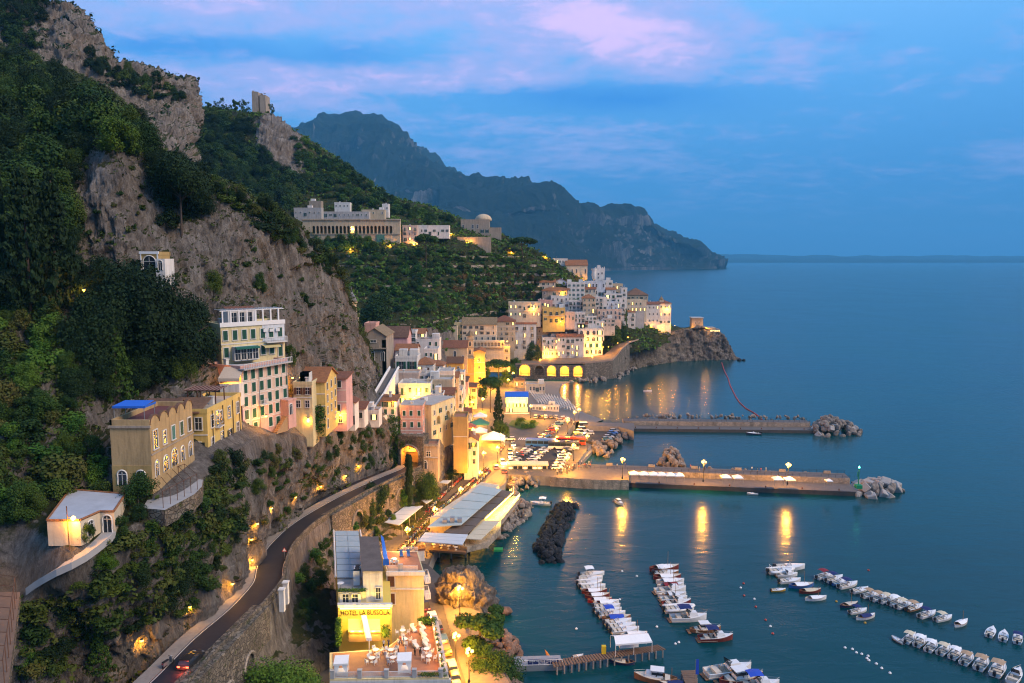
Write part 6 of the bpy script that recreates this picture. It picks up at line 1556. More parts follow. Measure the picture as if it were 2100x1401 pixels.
def chair_mesh():
    mb = MB()
    for x in (-.22,.22):
        for y in (-.22,.22): mb.box(x,y,0,.05,.05,.42)
    mb.box(0,0,.42,.54,.54,.07); mb.box(0,.25,.49,.54,.06,.42)
    for x in (-.26,.26): mb.box(x,0,.62,.05,.5,.05); mb.box(x,-.2,.47,.05,.05,.17)
    return mb.mesh('chair',M_CHAIR)
CH = chair_mesh()
mb = MB(); mb.lathe([(.28,0),(.30,.03),(.04,.06),(.04,.72),(.5,.73),(.52,.76)],n=10); TABLE = mb.mesh('table',M_CANVAS)
desc = ('nearest the bar','in the second spot beside the folded canopy','left of the standing waiter','behind the left of the middle cabana','at the right wall behind','at the right front corner','by the back of the terrace','in the middle of the terrace')
for k,(px,py) in enumerate(((771,1341),(763,1358),(802,1341),(806,1357),(875,1339),(880,1354),(826,1301),(830,1319))):
    p = Pz(px,py,TZ + .03); thing('table','round white table on the hotel terrace, ' + desc[k],'table',tuple(p),me=TABLE,group='white tables on the hotel terrace')
    for j in range(4):
        a = j * PI / 2 + .5 + .2 * k; q = p + Vector((math.cos(a) * .95,math.sin(a) * .95,0))
        thing('chair','white armchair at the round terrace table ' + desc[k],'chair',tuple(q),a - PI / 2,'chairs at the table ' + desc[k],CH)
mb = MB(); mb.box(0,0,.1,.75,1.7,.28); mb.box(0,.75,.38,.75,.2,.5); mb.box(-.34,0,.38,.1,1.6,.22); LNG = mb.mesh('sofa',M_CHAIR)
for k,(px,py) in enumerate(((866,1288),(868,1302),(872,1314),(874,1325),(848,1293),(853,1327))):
    thing('sofa','white wicker sofa on the hotel terrace, %s' % ('topmost by the hedge','second below the hedge','third below the hedge','lowest in the row','apart on the left by the hedge','apart on the left lower down')[k],'sofa',tuple(Pz(px,py,TZ + .03)),.5,me=LNG)
for k,(px,py) in enumerate(((886,1280),(893,1305),(899,1332),(905,1360))):
    t = thing('terrace_lamp','slim brown lamp post on the right wall of the hotel terrace, %s from the front' % ('fourth','third','second','first')[k],'lamp',tuple(Pz(px,py,TZ + .7)))
    MB().tube([(0,0,0),(0,0,1.7)],.05,5).build('post',M_RUST,t); MB().lathe([(.04,1.1),(.13,1.2),(.13,1.4),(.04,1.5)],-.2,0,0,7).build('bulb',MATS['warm_strip'],t); lamp_light(t,(-.5,0,1.2),26,rad=.15)
for px,d in ((757,116.6),(812,124),(850,122)): lamp_light(HT,(*W2(px,d),12.6),45)  # bare lights with no fixture, added to give the terrace more golden light
# wing terrace furniture
mb = MB(); mb.box(0,0,.25,.62,1.5,.12); mb.box(0,.7,.3,.62,.12,.75)
for x in (-.26,.26):
    for y in (-.6,.6): mb.box(x,y,0,.06,.06,.25)
LB = mb.mesh('lounger',mat('blue_fabric',(.03,.10,.30),.8,.1,3))
thing('lounger','blue deck chair on the small upper hotel terrace, the left one','deck chair',(*W2(814,136.5),17.3),.2,me=LB); thing('lounger','blue deck chair on the small upper hotel terrace, the right one','deck chair',(*W2(829,136.5),17.3),.2,me=LB)
thing('table','small white table on the upper hotel terrace','table',(*W2(799,133.5),17.3),me=TABLE)
for j,px in enumerate((793,804)): thing('chair','white chair %s of the table on the upper hotel terrace' % ('left','right')[j],'chair',(*W2(px,132.8),17.3),j * PI,me=CH)
bc = thing('folded_canopy','blue canvas hanging beside the dark hotel roof','canopy'); MB().poly([(*W2(771,139),20.6),(*W2(777,138.6),20.2),(*W2(786,131.5),18.6),(*W2(776,131.5),18.9)]).box(*W2(781,131.5),17.6,1.1,.1,1.2).build('canvas',M_BLUE,bc)
lamp_light(HT,(*W2(812,139.2),18.6),120,(1,.45,.12),.2); lamp_light(HT,(*W2(800,134),19.2),70,(1,.5,.15),.2)
ac = thing('air_conditioner','tall white cooling unit with three round fans on the hotel roof deck','cooling unit',(*W2(718,123.5),17.4),.1)
MB().box(0,0,.2,1.1,1.0,2.6).box(0,.8,1.6,1.1,2.4,1.2).build('casing',M_RAILW,ac)
for k in range(3): MB().lathe([(.42,0),(.42,.06),(.1,.07)],0,.2 + .75 * k,2.82,10).build('fan',M_DARK,ac)
dish = thing('satellite_dish','white satellite dish at the left edge of the hotel roof deck','satellite dish',(*W2(683,122),17.4)); MB().lathe([(.05,0),(.35,.06),(.6,.22)],0,0,.9,12).build('bowl',M_RAILW,dish); MB().tube([(0,0,0),(0,0,.95)],.04,5).build('mast',M_GREY,dish)
def leafy(label,pts,n,size,m,name='hedge',r=.35):
    rs = np.random.RandomState(len(pts) + n); a = np.array([tuple(p) for p in pts]); V,F = cards(a,np.full(len(a),r),n,size,rs,.4); o = obj(name,np_mesh(name,V,F,m)); tag(o,label,name)
leafy('planted hedge in the box along the front of the hotel roof deck',[Vector((*W2(678 + 3 * i,121.3),17.6)) for i in range(20)],700,.10,M_GARDEN)
leafy('hedge at the back right of the hotel terrace',[Pz(862 + 3 * (i % 10),1271 + (i // 10) * 4,TZ + .7) for i in range(20)],1400,.12,M_GARDEN,r=.6)
leafy('tall green climbing plants at the left edge of the hotel terrace',[Vector((*W2(674 + (i % 4),117 + (i % 7) * .3),10 + (i % 12) * .35)) for i in range(60)],1500,.13,M_GARDEN,r=.5)
leafy('bushy potted plant under the end of the hotel sign',[Vector((*W2(772 + (i % 5) * 2.5,118.2),TZ + 1.0 + (i % 4) * .4)) for i in range(20)],900,.11,M_LEAF,r=.5)
leafy('low flowering planter inside the right corner of the terrace railing',[Pz(860 + 4 * i,1383,TZ + .5) for i in range(11)],500,.10,M_BRIGHT,r=.35)
leafy('row of planters along the right wall of the hotel terrace',[Pz(912 - 2.1 * i,1385 - 10.5 * i,TZ + .95) for i in range(11)],500,.11,M_BRIGHT,r=.3)
# ================================================================ RESTAURANT ON PILES
RS = thing('restaurant','long waterfront restaurant on piles with pale green roof panels and lit gallery','restaurant')
def roof_poly(par,name,pts,z,th,m,n=1,dz=0):
    """roof plane from picture corners at height z, split into n panels along its length"""
    q = [Pz(x,y,z + (dz if i in (2,3) else 0)) for i,(x,y) in enumerate(pts)]
    for i in range(n):
        g = .012 if n > 1 else 0
        p = [q[0].lerp(q[3],i / n + g / 2),q[1].lerp(q[2],i / n + g / 2),q[1].lerp(q[2],(i + 1) / n - g / 2),q[0].lerp(q[3],(i + 1) / n - g / 2)]
        mb = MB(); mb.v = [tuple(v) for v in p] + [(v.x,v.y,v.z - th) for v in p]
        for f in ((3,2,1,0),(4,5,6,7),(0,1,5,4),(1,2,6,5),(2,3,7,6),(3,0,4,7)): mb.face(f)
        mb.build(name,m,par)
M_ROOFG = mat('pale_green_roof',(.40,.47,.45),.5,.08,.5); M_ROOFW = mat('pale_blue_roof',(.50,.55,.58),.5,.06,.5); M_ROOFB = mat('brown_board_roof',(.13,.10,.08),.8,.2,1); M_ROOFC = mat('cream_awning_roof',(.55,.48,.34),.8,.06,1)
roof_poly(RS,'roof_panel',[(985,995),(1029,1003.6),(945,1076),(876,1081)],8.4,.25,M_ROOFG,5)
roof_poly(RS,'board_roof',[(1029,1005),(1053,1008),(956,1096),(909,1092)],7.3,.3,M_ROOFB,6)
roof_poly(RS,'awning_roof',[(986,1067),(1026,1068),(986,1107),(955,1105)],6.6,.12,M_ROOFC,4)
roof_poly(RS,'front_roof',[(872,1091.6),(960,1096),(948,1117),(857,1110)],7.6,.2,M_ROOFW,3)
part_prism(RS,'kitchen_wall',wpoly([(987,1008),(1024,1014),(942,1082),(882,1084)],5.2),3.0,8.1,WL['cream'])
part_prism(RS,'gallery_deck',wpoly([(1053,1016),(1067,1019),(1028,1068),(1027,1085),(1000,1112),(958,1122),(940,1118),(1000,1055)],5.0),3.6,5.0,M_STONEP)
part_prism(RS,'dining_deck',wpoly([(880,1128),(955,1133),(968,1112),(890,1108)],4.0),3.5,4.0,M_WOOD)
for i in range(16):
    p = Pz(1053,1012,5.0).lerp(Pz(995,1066,5.0),i / 15); MB().box(p.x,p.y,5.0,.16,.16,2.1).build('gallery_column',M_WHITE,RS)
    q = Pz(1066,1018,5.0).lerp(Pz(1028,1066,5.0),i / 15); MB().box(q.x,q.y,5.0,.1,.1,1.0).build('railing_post',M_WHITE,RS)
rail(RS,Pz(1066,1018,5.0),Pz(1028,1066,5.0),1.0,40)
part_prism(RS,'light_rail',wpoly([(1050,1010),(1053,1010.5),(997,1063),(994,1062)],6.8),6.75,6.85,MATS['warm_strip'])
for i in range(8): p = Pz(1051,1014,6.4).lerp(Pz(1000,1062,6.4),i / 7); lamp_light(RS,tuple(p + Vector((.9,0,-.2))),230,(1,.60,.08),.2)
for px,py in ((900,1135),(925,1137),(955,1135),(962,1122),(1000,1118),(1022,1095)): p = Pz(px,py,1); MB().tube([(p.x,p.y,-2),(p.x,p.y,4)],.25,6).build('pile',M_CONC,RS)
for k in range(6): p = Pz(868 + 17 * k,1117 + 2.2 * k,4.0); MB().box(p.x,p.y,4.0,.12,.12,3.4).build('post',M_DARK,RS)
for k,(px,py) in enumerate(((890,1122),(905,1124),(920,1126),(935,1128),(912,1118),(930,1120))): thing('table','dark laid table under the front roof of the waterfront restaurant','table',tuple(Pz(px,py,4.05)),me=TABLE,group='tables under the restaurant front roof')
vt_ = thing('roof_vent','grey ventilation ducts on the restaurant roof','ventilation duct',tuple(Pz(925,1072,8.4)))
for k in range(3): MB().box(-1.5 + 1.8 * k,.3 * k,0,1.1,1.4,.9 + .4 * (k == 1)).build('duct',M_GREY,vt_)
hut = thing('kiosk','small white hut with a dark red roof beside the restaurant','hut',tuple(Pz(861,1148,LZ)),.2); MB().box(0,0,0,2.1,2.1,2.7).build('wall',WL['white'],hut); MB().box(0,0,2.7,2.4,2.4,.35).build('roof',TL['red'],hut)
# street shelters
def shelter(label,roof,z,posts,m,n=3):
    t = thing('shelter',label,'shelter'); roof_poly(t,'roof_panel',roof,z,.15,m,n)
    for x,y in posts: p = Pz(x,y,LZ); MB().tube([p,(p.x,p.y,z - .1)],.07,5).build('post',M_GREY,t)
shelter('long pale blue shelter roof along the foot of the rock beside the street',[(829,1039),(868,1037),(818,1077),(787,1071)],6.4,((825,1102),(840,1085),(852,1071),(862,1060)),M_ROOFW,4)
shelter('short pale shelter roof behind the longer one by the street',[(865,1026),(890,1017),(887,1025),(874,1033)],6.2,((878,1048),(888,1038)),M_ROOFW,1)
shelter('small pale roofed ticket stand with red edge at the foot of the bare rock',[(908,985),(925,985),(918,992),(901,990)],6.6,((918,1005),(906,1008),(928,998)),M_ROOFW,1)
# ================================================================ SEAFRONT PAVILIONS, KIOSK, MARKET CANOPIES
t,L,D,H = house('beach_restaurant','lit beach restaurant on stilts with a bright blue roof','restaurant',1037,1083,815,848,338,10,'white','none','orange',1,6,mixk='lit',lit=1,bal=0,band=False,sink=0,win=(1.6,1.6))
mb = MB(); mb.v = [(-.4,-.4,H),(L + .4,-.4,H),(L + .4,D * .7,H + 1.5),(-.4,D * .7,H + 1.5),(L + .4,D,H),(-.4,D,H)]
for q in ((0,1,2,3),(3,2,4,5),(0,3,5),(1,4,2),(0,5,4,1)): mb.face(q)
mb.build('roof',M_BLUE,t)
MB().box(L / 2,-2.2,0,L + 1,4.2,.3).box(L / 2,-4.2,.3,L + 1,.1,.9).build('veranda',M_WHITE,t)
for k in range(3): lamp_light(t,(L * (.2 + .3 * k),-1.5,H * .8),300)
t,L,D,H = house('beach_pavilion','open white beach pavilion with a cream roof at the head of the beach','pavilion',1078,1119,790,804,392,7,'cream','flat','orange',1,6,mixk='plain',lit=0,bal=0,band=False,sink=1,win=(1.4,2))
house('beach_hut','grey wooden beach hut at the foot of the arched sea wall','beach hut',1054,1076,780,796,405,6,'stone','hip','brown',1,2,lit=.5,bal=0,band=False,sink=1,rise=1.6)
house('changing_cabins','low white row of changing cabins along the back of the beach','beach cabins',1092,1148,834,841,345,2.5,'white','flat','orange',1,9,mixk='plain',lit=0,bal=0,band=False,sink=1,win=(.6,1.2))
t = thing('ticket_kiosk','long dark blue ticket kiosk with lit windows under a cream roof slab','kiosk',tuple(P(1042,973,244.5)))
L = 82 / FOC * 244; MB().box(L / 2,1.6,0,L,3.0,3.1).build('wall',mat('navy_panel',(.02,.05,.16),.6,.1,2),t); MB().box(L / 2,1.6,3.1,L + 1,4.4,.45).build('roof_slab',WL['cream'],t)
for k in range(8): MB().box(L * (k + .5) / 8,.04,1.3,L / 8 * .7,.12,1.3).build('window',M_LIT if k in (0,3,5,6) else M_GLASS,t)
for k in range(9): MB().box(L * k / 8,.03,0,.22,.16,3.1).build('pier',M_FRAME,t)
def canopy(label,px,py,w,d,h,m,z=LZ,kind='square',light=0):
    p = Pz(px,py,z); t = thing('canopy' if kind == 'square' else 'parasol',label,'canopy' if kind == 'square' else 'parasol',tuple(p))
    mb = MB(); mb.v = [(-w / 2,-d / 2,h),(w / 2,-d / 2,h),(w / 2,d / 2,h),(-w / 2,d / 2,h),(0,0,h + w * .28)]
    for i in range(4): mb.face((i,(i + 1) % 4,4))
    for i in range(4):
        a,b = mb.v[i],mb.v[(i + 1) % 4]; mb.poly([a,(a[0],a[1],a[2] - .25),(b[0],b[1],b[2] - .25),b])
    mb.build('canvas',m,t)
    for sx in (-1,1):
        for sy in (-1,1): MB().tube([(sx * w * .47,sy * d * .47,0),(sx * w * .47,sy * d * .47,h)],.05,4).build('post',M_GREY,t)
    if light: lamp_light(t,(0,-.5,h - .5),light)
    return t
canopy('big glowing white canopy over the cafe tables beside the street',1012,912,9,7,2.8,M_CANVAS,light=900)
canopy('brightly lit market canopy left of the big white one',984,898,6,5,2.8,M_CANVAS,light=1100)
canopy('green cafe canopy behind the brightly lit market canopy',984,882,8,5,2.8,mat('green_canvas',(.05,.22,.17),.8,.08,2),light=200)
canopy('pale slanted cafe canopy under the white houses',985,866,6,4,2.8,M_CANVAS,light=500)
canopy('reddish cafe awning at the foot of the mustard house',962,888,6,4,2.8,mat('dull_red_canvas',(.28,.10,.08),.8,.08,2),light=300)
# white pyramid tents on the second pier
tents = [(1300,0),(1320,0),(1340,0),(1356,0),(1374,0),(1392,0),(1488,0),(1512,0),(1594,0),(1618,0),(1699,1)]
nm = ('first','second','third','fourth','fifth','sixth')
for k,(px,sm_) in enumerate(tents):
    y = 983 + (px - 1300) * .037; lab = ('%s white tent from the left in the row of six on the pier' % nm[k]) if k < 6 else ('left tent of the second pair of tents on the pier','right tent of the second pair of tents on the pier','left tent of the lamplit pair on the pier','right tent of the lamplit pair on the pier','small lone white tent near the pier end')[k - 6]
    canopy(lab,px,y,3.0 if not sm_ else 2.0,3.0 if not sm_ else 2.0,2.0,M_CANVAS,z=3.25)['group'] = 'white tents on the pier'

# ================================================================ LAMPS
M_GLOBE = mat('lamp_globe',(.9,.8,.5),.4,0,1,emit=(1,.52,.06),es=4.5)
def post_mesh():
    mb = MB(); mb.lathe([(.22,0),(.2,.5),(.08,.7),(.06,5.2)],n=7)
    for k in range(3): a = k * 2 * PI / 3; mb.tube([(0,0,4.7),(.45 * math.cos(a),.45 * math.sin(a),5.0),(.55 * math.cos(a),.55 * math.sin(a),5.35)],.035,4)
    return mb.mesh('post',M_DARK)
POST = post_mesh(); mb = MB(); mb.lathe([(.05,0),(.26,.12),(.30,.3),(.2,.5),(.05,.58)],n=8); GLOBE = mb.mesh('globe',M_GLOBE)
GL = {}
def street_lamp(label,px,py,z=LZ,power=900,hs=1.0,heads=3,col=(1,.40,.028),group='street lamps along the harbour',d=None):
    p = P(px,py,d) if d else Pz(px,py,z); t = thing('street_lamp',label,'street lamp',tuple(p),0,group); t.scale = (1,1,1)
    o = obj('post',POST,t); o.scale = (hs,hs,hs)
    for k in range(heads): a = k * 2 * PI / 3; obj('globe',GLOBE,t,(.55 * hs * math.cos(a),.55 * hs * math.sin(a),5.3 * hs))
    obj('globe',GLOBE,t,(0,0,5.7 * hs)); lamp_light(t,(0,0,5.0 * hs - .3),power,col,.5); return t
for a in (
 ('three headed lamp at the near end of the scooter rows beside the shelter',836,1131,1500),('three headed lamp at the middle of the scooter rows',892,1086,1500),('three headed lamp where the scooter rows pass the green roof',945,1042,1500),
 ('three headed lamp at the far end of the scooter rows',985,1005,1500),('lamp post in front of the big lit crag by the plaza',943,1262,1300),('lamp post on the plaza under the spreading harbour pine',935,1366,900),
 ('lamp post on the hotel street at the bottom edge',962,1400,900),('lamp post at the quay corner by the orange bus',1204,925,1300),('lamp post beside the row of white parked cars',1163,972,1500),('lamp post between the parked cars and the quay edge',1176,945,1100),
 ('lamp post on the promenade above the lower car park',1164,890,1200),('lamp post beside the crowd near the blue bus',1141,908,1200),('lamp post by the beach end of the promenade',1187,866,900),('lamp post behind the parked cars at the beach',1178,872,700),
 ('lamp post on the near side of the traffic island',1027,922,1500),('lamp post in front of the blue roofed beach restaurant',1088,858,900),('lamp post between the traffic island and the beach cabins',1116,862,900),('lamp post in the queue of cars on the main street',1020,950,1600),
 ('lamp post at the bend of the street below the gabled house',992,962,1600),('lamp post by the kiosk corner',1040,985,1100),('lamp post in the lit street beside the pink stepped house',968,850,1100),('lamp post under the nearer seafront pine',990,842,1700),
 ('lamp post under the farther seafront pine',1012,800,1700),('lamp post at the foot of the golden gabled house',996,800,900),('lamp post beside the golden church wall',976,812,800),('lamp post among the seafront gardens',1042,800,1300),('lamp post at the left end of the arched sea wall',1052,785,1200),('lamp post between the market canopies',970,910,900)):
    street_lamp(a[0],a[1],a[2],power=a[3])
for i,(px,lb) in enumerate(((1276,'left pier lamp above the row of six tents'),(1442,'middle pier lamp left of the second pair of tents'),(1615,'right pier lamp above the lamplit pair of tents'))): street_lamp(lb,px,982 + (px - 1276) * .035,3.3,1300,1.15,group='lamps on the pier')
M_FIX = mat('lamp_fixture',(.04,.04,.04),.5,0,1)
def wall_lamp(label,px,py,power,group,which=None,off=.9,d=None):
    if d: p = P(px,py,d)
    else:
        h = on_land(px,py,which); p = h[0] - ray(px,py).normalized() * off if h else P(px,py,120)
    t = thing('wall_lamp',label,'lamp',tuple(p),0,group)
    MB().tube([(0,.9,.2),(0,.2,.55),(0,0,.42)],.05,4).lathe([(.28,.3),(.05,.48)],n=7).build('bracket',M_FIX,t)
    MB().lathe([(.05,-.02),(.26,.08),(.22,.28)],n=7).build('bulb',M_GLOBE,t); lamp_light(t,(0,-.15,-.3),power,(1,.40,.028),.25)
CL = ((291,1316,'lowest cliff lamp beside the near stretch of the coast road'),(390,1247,'second lowest cliff lamp beside the dark bush'),(477,1199,'cliff lamp before the road bend'),(517,1150,'cliff lamp at the tip of the road bend'),(516,1108,'cliff lamp just beyond the road bend'),(528,1076,'upper of the two lamps close together beyond the bend'),
      (557,1044,'cliff lamp above the parked motorcycle'),(606,1021,'cliff lamp midway between bend and tunnel'),(658,999,'cliff lamp under the buttressed path'),(709,977,'cliff lamp second from the tunnel'),(735,957,'cliff lamp nearest the tunnel'))
for x,y,l in CL: wall_lamp(l,x,y,50,'lamps on the cliff along the coast road',off=.65)
for x,y,l,d in ((383,948,'lamp on the right corner of the tan house',114),(440,900,'lamp on the street wall of the yellow house, the left one',127),(466,900,'lamp on the street wall of the yellow house, the right one',131),(545,855,'lamp beside the door of the pink house',140),(488,868,'lamp between the yellow and pink houses',135),
                   (632,860,'lamp in the ivy below the yellow gabled house',158),(697,852,'lamp on the slim pink house wall',173.2),(172,597,'lone lamp on the wall left of the dark tree mass',128),(600,776,'left lamp of the terrace behind the yellow gabled house',165),(616,776,'middle lamp of the terrace behind the yellow gabled house',165),(628,774,'right lamp of the terrace behind the yellow gabled house',165),(810,826,'lamp beside the small white house at the path end',213)):
    wall_lamp(l,x,y,110,'house wall lamps',d=d)
for x,y,l,d in ((1107,736,'lamp glowing beside the round tree left of the white hotel',474),(1128,728,'lamp on the left part of the white hotel front',475),(1214,730,'bright lamp on the ground floor of the rounded hotel wing',478),(1206,698,'lamp on the upper terrace of the rounded hotel wing',478),(1237,712,'lamp on the right corner of the rounded hotel wing',478),
                   (1248,712,'leftmost lamp under the dark trees at the road bend',470),(1267,704,'middle lamp under the dark trees at the road bend',480),(1288,692,'right lamp under the dark trees at the road bend',490),(1304,676,'lamp by the foot of the outside stairs',520),(1335,671,'left lamp below the convent',526),(1358,672,'right lamp below the convent',528),(1384,668,'bright lamp at the corner of the tall convent block',531),(1368,634,'yellow lamp high on the tall convent block',530.5),
                   (1155,601,'lamp under the wide orange hipped roof',506),(1093,632,'lamp on the long cream house terrace',483),(1150,660,'lamp at the foot of the bright yellow house',480),(1040,700,'lamp beside the arcade terrace',420),(980,740,'lamp on the golden gabled house',401),(984,765,'lower lamp on the golden gabled house',401),(850,815,'lamp on the terrace above the salmon house',238),(860,805,'lamp under the striped awning',238),
                   (1194,574,'lamp below the hilltop church',538),(1128,544,'lamp left of the white convent block',540)):
    wall_lamp(l,x,y,230 if 970 < x < 990 else 500 if x < 1060 or 1100 < x < 1240 and y > 690 else 260,'wall lamps in the town',d=d)
for x,y,l in ((671,518,'leftmost lamp of the garden road'),(683,524,'low lamp at the left end of the garden road'),(719,512,'garden road lamp below the colonnade middle'),(763,507,'garden road lamp below the green netting'),(800,503,'garden road lamp left of the tall pink and white house'),(848,502,'lamp at the lit ground floor beside the umbrella pine'),(925,480,'bright lamp at the right end of the low white house'),(961,497,'lamp on the long stone terrace wall'),(1003,508,'lamp right of the stone terrace wall'),(1049,518,'garden road lamp left of the broad umbrella pine'),(1086,523,'garden road lamp under the broad umbrella pine'),(1118,527,'garden road lamp right of the broad umbrella pine')):
    wall_lamp(l,x,y,420,'lamps of the garden road',B_,1.5)
t = thing('lamp_post','thin rusty lamp post with one lamp beside the villa path','lamp post',tuple(P(142,1120,86.5))); MB().tube([(0,0,-.5),(0,0,5)],.06,5).tube([(0,0,3.6),(.7,0,3.7)],.04,4).build('post',M_RUST,t); obj('globe',GLOBE,t,(.7,0,3.2)); lamp_light(t,(.7,-.2,2.9),160)
# vault lights in the sea wall
for k in (0,2,3,4): u,w,zb,zs,r = ops_sw[k]; lamp_light(sw,(u,1.6,zs + .4),900,(1,.42,.06),.4)
# ================================================================ CARS, BUSES, SCOOTERS
M_TYRE = mat('tyre',(.015,.015,.016),.8,0,1); M_HEAD = mat('headlamp',(.9,.9,.8),.3,0,1,emit=(1,.85,.5),es=9); M_TAIL = mat('tail_lamp',(.5,.02,.02),.3,0,1,emit=(1,.08,.03),es=6); M_HEADO = mat('unlit_lamp',(.5,.5,.5),.2,0,1); M_TAILO = mat('unlit_tail',(.3,.02,.02),.2,0,1)
PAINT = {k: mat('car_paint_' + k,c,.28,0,1,spec=.6) for k,c in dict(white=(.70,.70,.69),silver=(.38,.39,.41),grey=(.13,.135,.14),black=(.02,.02,.022),red=(.40,.03,.02),blue=(.03,.14,.46),navy=(.015,.03,.08),teal=(.10,.22,.28),orange=(.50,.20,.05),cream=(.60,.54,.42),yellow=(.55,.42,.06)).items()}
def car_parts(van=False):
    L,Wd,H = (4.7,1.85,2.0) if van else (4.1,1.7,1.45)
    lo = [(-L/2,.3),(-L/2 + .05,.75),(-L/2 + .25,.92),(L/2 - 1.2 if not van else L/2 - .9,.95),(L/2 - .15,.78),(L/2,.55),(L/2,.3)]
    def ext(pr,w0,w1,mb,m):
        o = len(mb.v); n = len(pr)
        for s in (-1,1):
            for x,z in pr: k = w0 if z < .96 else w0 + (w1 - w0) * (z - .95) / (H - .95); mb.v.append((x,s * k / 2,z))
        for i in range(n): j = (i + 1) % n; mb.face((o + i,o + j,o + n + j,o + n + i),m)
        mb.face(tuple(range(o + n - 1,o - 1,-1)),m); mb.face(tuple(range(o + n,o + 2 * n)),m)
    body = MB(); ext(lo,Wd,Wd,body,0)
    gl = [(-L/2 + .15,.9),(-L/2 + .4,H - .06),(L/2 - (1.75 if van else 2.0),H - .06),(L/2 - (.95 if van else 1.15),.93)]
    glass = MB(); ext(gl,Wd - .08,Wd - .42,glass,0)
    roof = MB(); roof.poly([(gl[1][0] + .1,-Wd/2 + .2,H),(gl[2][0],-Wd/2 + .2,H),(gl[2][0],Wd/2 - .2,H),(gl[1][0] + .1,Wd/2 - .2,H)]); roof.box((gl[1][0] + gl[2][0]) / 2,0,H - .10,gl[2][0] - gl[1][0] + .05,Wd - .38,.09)
    wheel = MB(); o = 0; n = 10
    for s in (-.1,.1):
        for j in range(n): a = 2 * PI * j / n; wheel.v.append((.31 * math.cos(a),s,.31 * math.sin(a)))
    for j in range(n): wheel.face((j,(j + 1) % n,n + (j + 1) % n,n + j))
    wheel.face(tuple(range(n - 1,-1,-1))); wheel.face(tuple(range(n,2 * n)))
    lamp = MB(); lamp.box(0,0,-.09,.08,.34,.18)
    return L,Wd,body,glass,roof,wheel,lamp
CARM = {}
def car(label,px,py,rz,col,z=LZ + .03,van=False,head=False,tail=False,near=False,group=None,p=None):
    k = (van,)
    if k not in CARM: CARM[k] = car_parts(van)
    L,Wd,body,glass,roof,wheel,lamp = CARM[k]; p = p or Pz(px,py,z); p = Vector((p.x,p.y,z if p is None else p.z))
    wp = [(sx * L * .31,sy * (Wd / 2 - .08),.31) for sx in (-1,1) for sy in (-1,1)]; nm = 'parked_van' if van else 'parked_car'; cat = 'van' if van else 'car'
    mh,mt = (M_HEAD if head else M_HEADO),(M_TAIL if tail else M_TAILO)
    if near:
        t = thing(nm,label,cat,tuple(p),rz,group)
        def me(key,mb,m):
            kk = (van,key,m.name)
            if kk not in CARM: CARM[kk] = mb.mesh(key,m)
            return CARM[kk]
        obj('body',me('body',body,PAINT[col]),t); obj('window_band',me('window_band',glass,M_GLASS),t); obj('roof',me('roof',roof,PAINT[col]),t)
        for w in wp: obj('wheel',me('wheel',wheel,M_TYRE),t,w)
        for s in (-1,1): obj('headlight',me('headlight',lamp,mh),t,(L / 2,s * (Wd / 2 - .25),.66)); obj('taillight',me('taillight',lamp,mt),t,(-L / 2,s * (Wd / 2 - .25),.72))
    else:
        kk = (van,'all',col,head,tail)
        if kk not in CARM:
            mb = MB()
            def add(q,m,off=(0,0,0)):
                o = len(mb.v); mb.v += [(v[0] + off[0],v[1] + off[1],v[2] + off[2]) for v in q.v]; [mb.face(tuple(i + o for i in f),m) for f in q.f]
            add(body,0); add(glass,1); add(roof,0); [add(wheel,2,w) for w in wp]
            for s in (-1,1): add(lamp,3,(L / 2,s * (Wd / 2 - .25),.66)); add(lamp,4,(-L / 2,s * (Wd / 2 - .25),.72))
            CARM[kk] = mb.mesh('car',[PAINT[col],M_GLASS,M_TYRE,mh,mt])
        t = thing(nm,label,cat,tuple(p),rz,group,CARM[kk])
    if head: lamp_light(t,(L / 2 + .5,0,.7),60,(1,.8,.45),.15)
    if tail: lamp_light(t,(-L / 2 - .4,0,.7),16,(1,.10,.04),.15)
    return t
HD = PI / 2 + .16
for i,(px,py,c,lb,kw) in enumerate(((870,1246,'black','dark van with red tail lights queuing beside the hotel wing',dict(van=True,tail=True)),(887,1270,'white','white car with a pinkish glow queuing behind the dark van',dict(tail=True)),(897,1288,'grey','grey car third in the queue beside the hotel wing',dict(head=False)),(909,1318,'teal','pale blue car parked below the hotel terrace wall',{}),
        (914,1337,'orange','brown orange car parked behind the pale blue car',{}),(926,1372,'cream','cream car bathed in yellow light below the terrace',{}),(931,1390,'black','dark car parked at the bottom edge below the hotel',{}),(935,1412,'grey','grey car cut off by the bottom edge below the hotel',{}))): car(lb,px,py,HD + .1,c,near=True,group='cars beside the hotel',**kw)
car('dark car with red tail lights driving down the coast road',0,0,HD - .25,'black',near=True,tail=True,p=Pz(392,1362,20.25))
names = dict(white='white',silver='silver',grey='dark grey',black='black',red='red',blue='blue',navy='navy',teal='pale blue',cream='cream',orange='orange',yellow='yellow'); ords = ('nearest','second','third','fourth','fifth','sixth','seventh','eighth','ninth')
def car_row(where,a,b,n,rz,cols,z=LZ + .03,group=None,**kw):
    A,B = Pz(*a,z),Pz(*b,z)
    for i in range(n): c = cols[i % len(cols)]; car('%s car, %s in the row %s' % (names[c],ords[i],where),0,0,rz + RN.uniform(-.05,.05),c,p=A.lerp(B,i / max(1,n - 1)),group=group or 'cars parked ' + where,**kw)
car_row('behind the kiosk on the left',(1052,949),(1086,922),7,.5,('white','silver','black','grey','silver','white','grey')); car_row('behind the kiosk on the right',(1090,948),(1118,924),6,.5,('silver','white','silver','grey','white','silver'))
car_row('along the quay railing',(1142,962),(1166,924),8,.15,('white','white','silver','white','silver','white','black','silver')); car_row('beside the traffic island and the promenade',(1112,903),(1158,860),8,.2,('white','blue','grey','red','silver','teal','silver','white'))
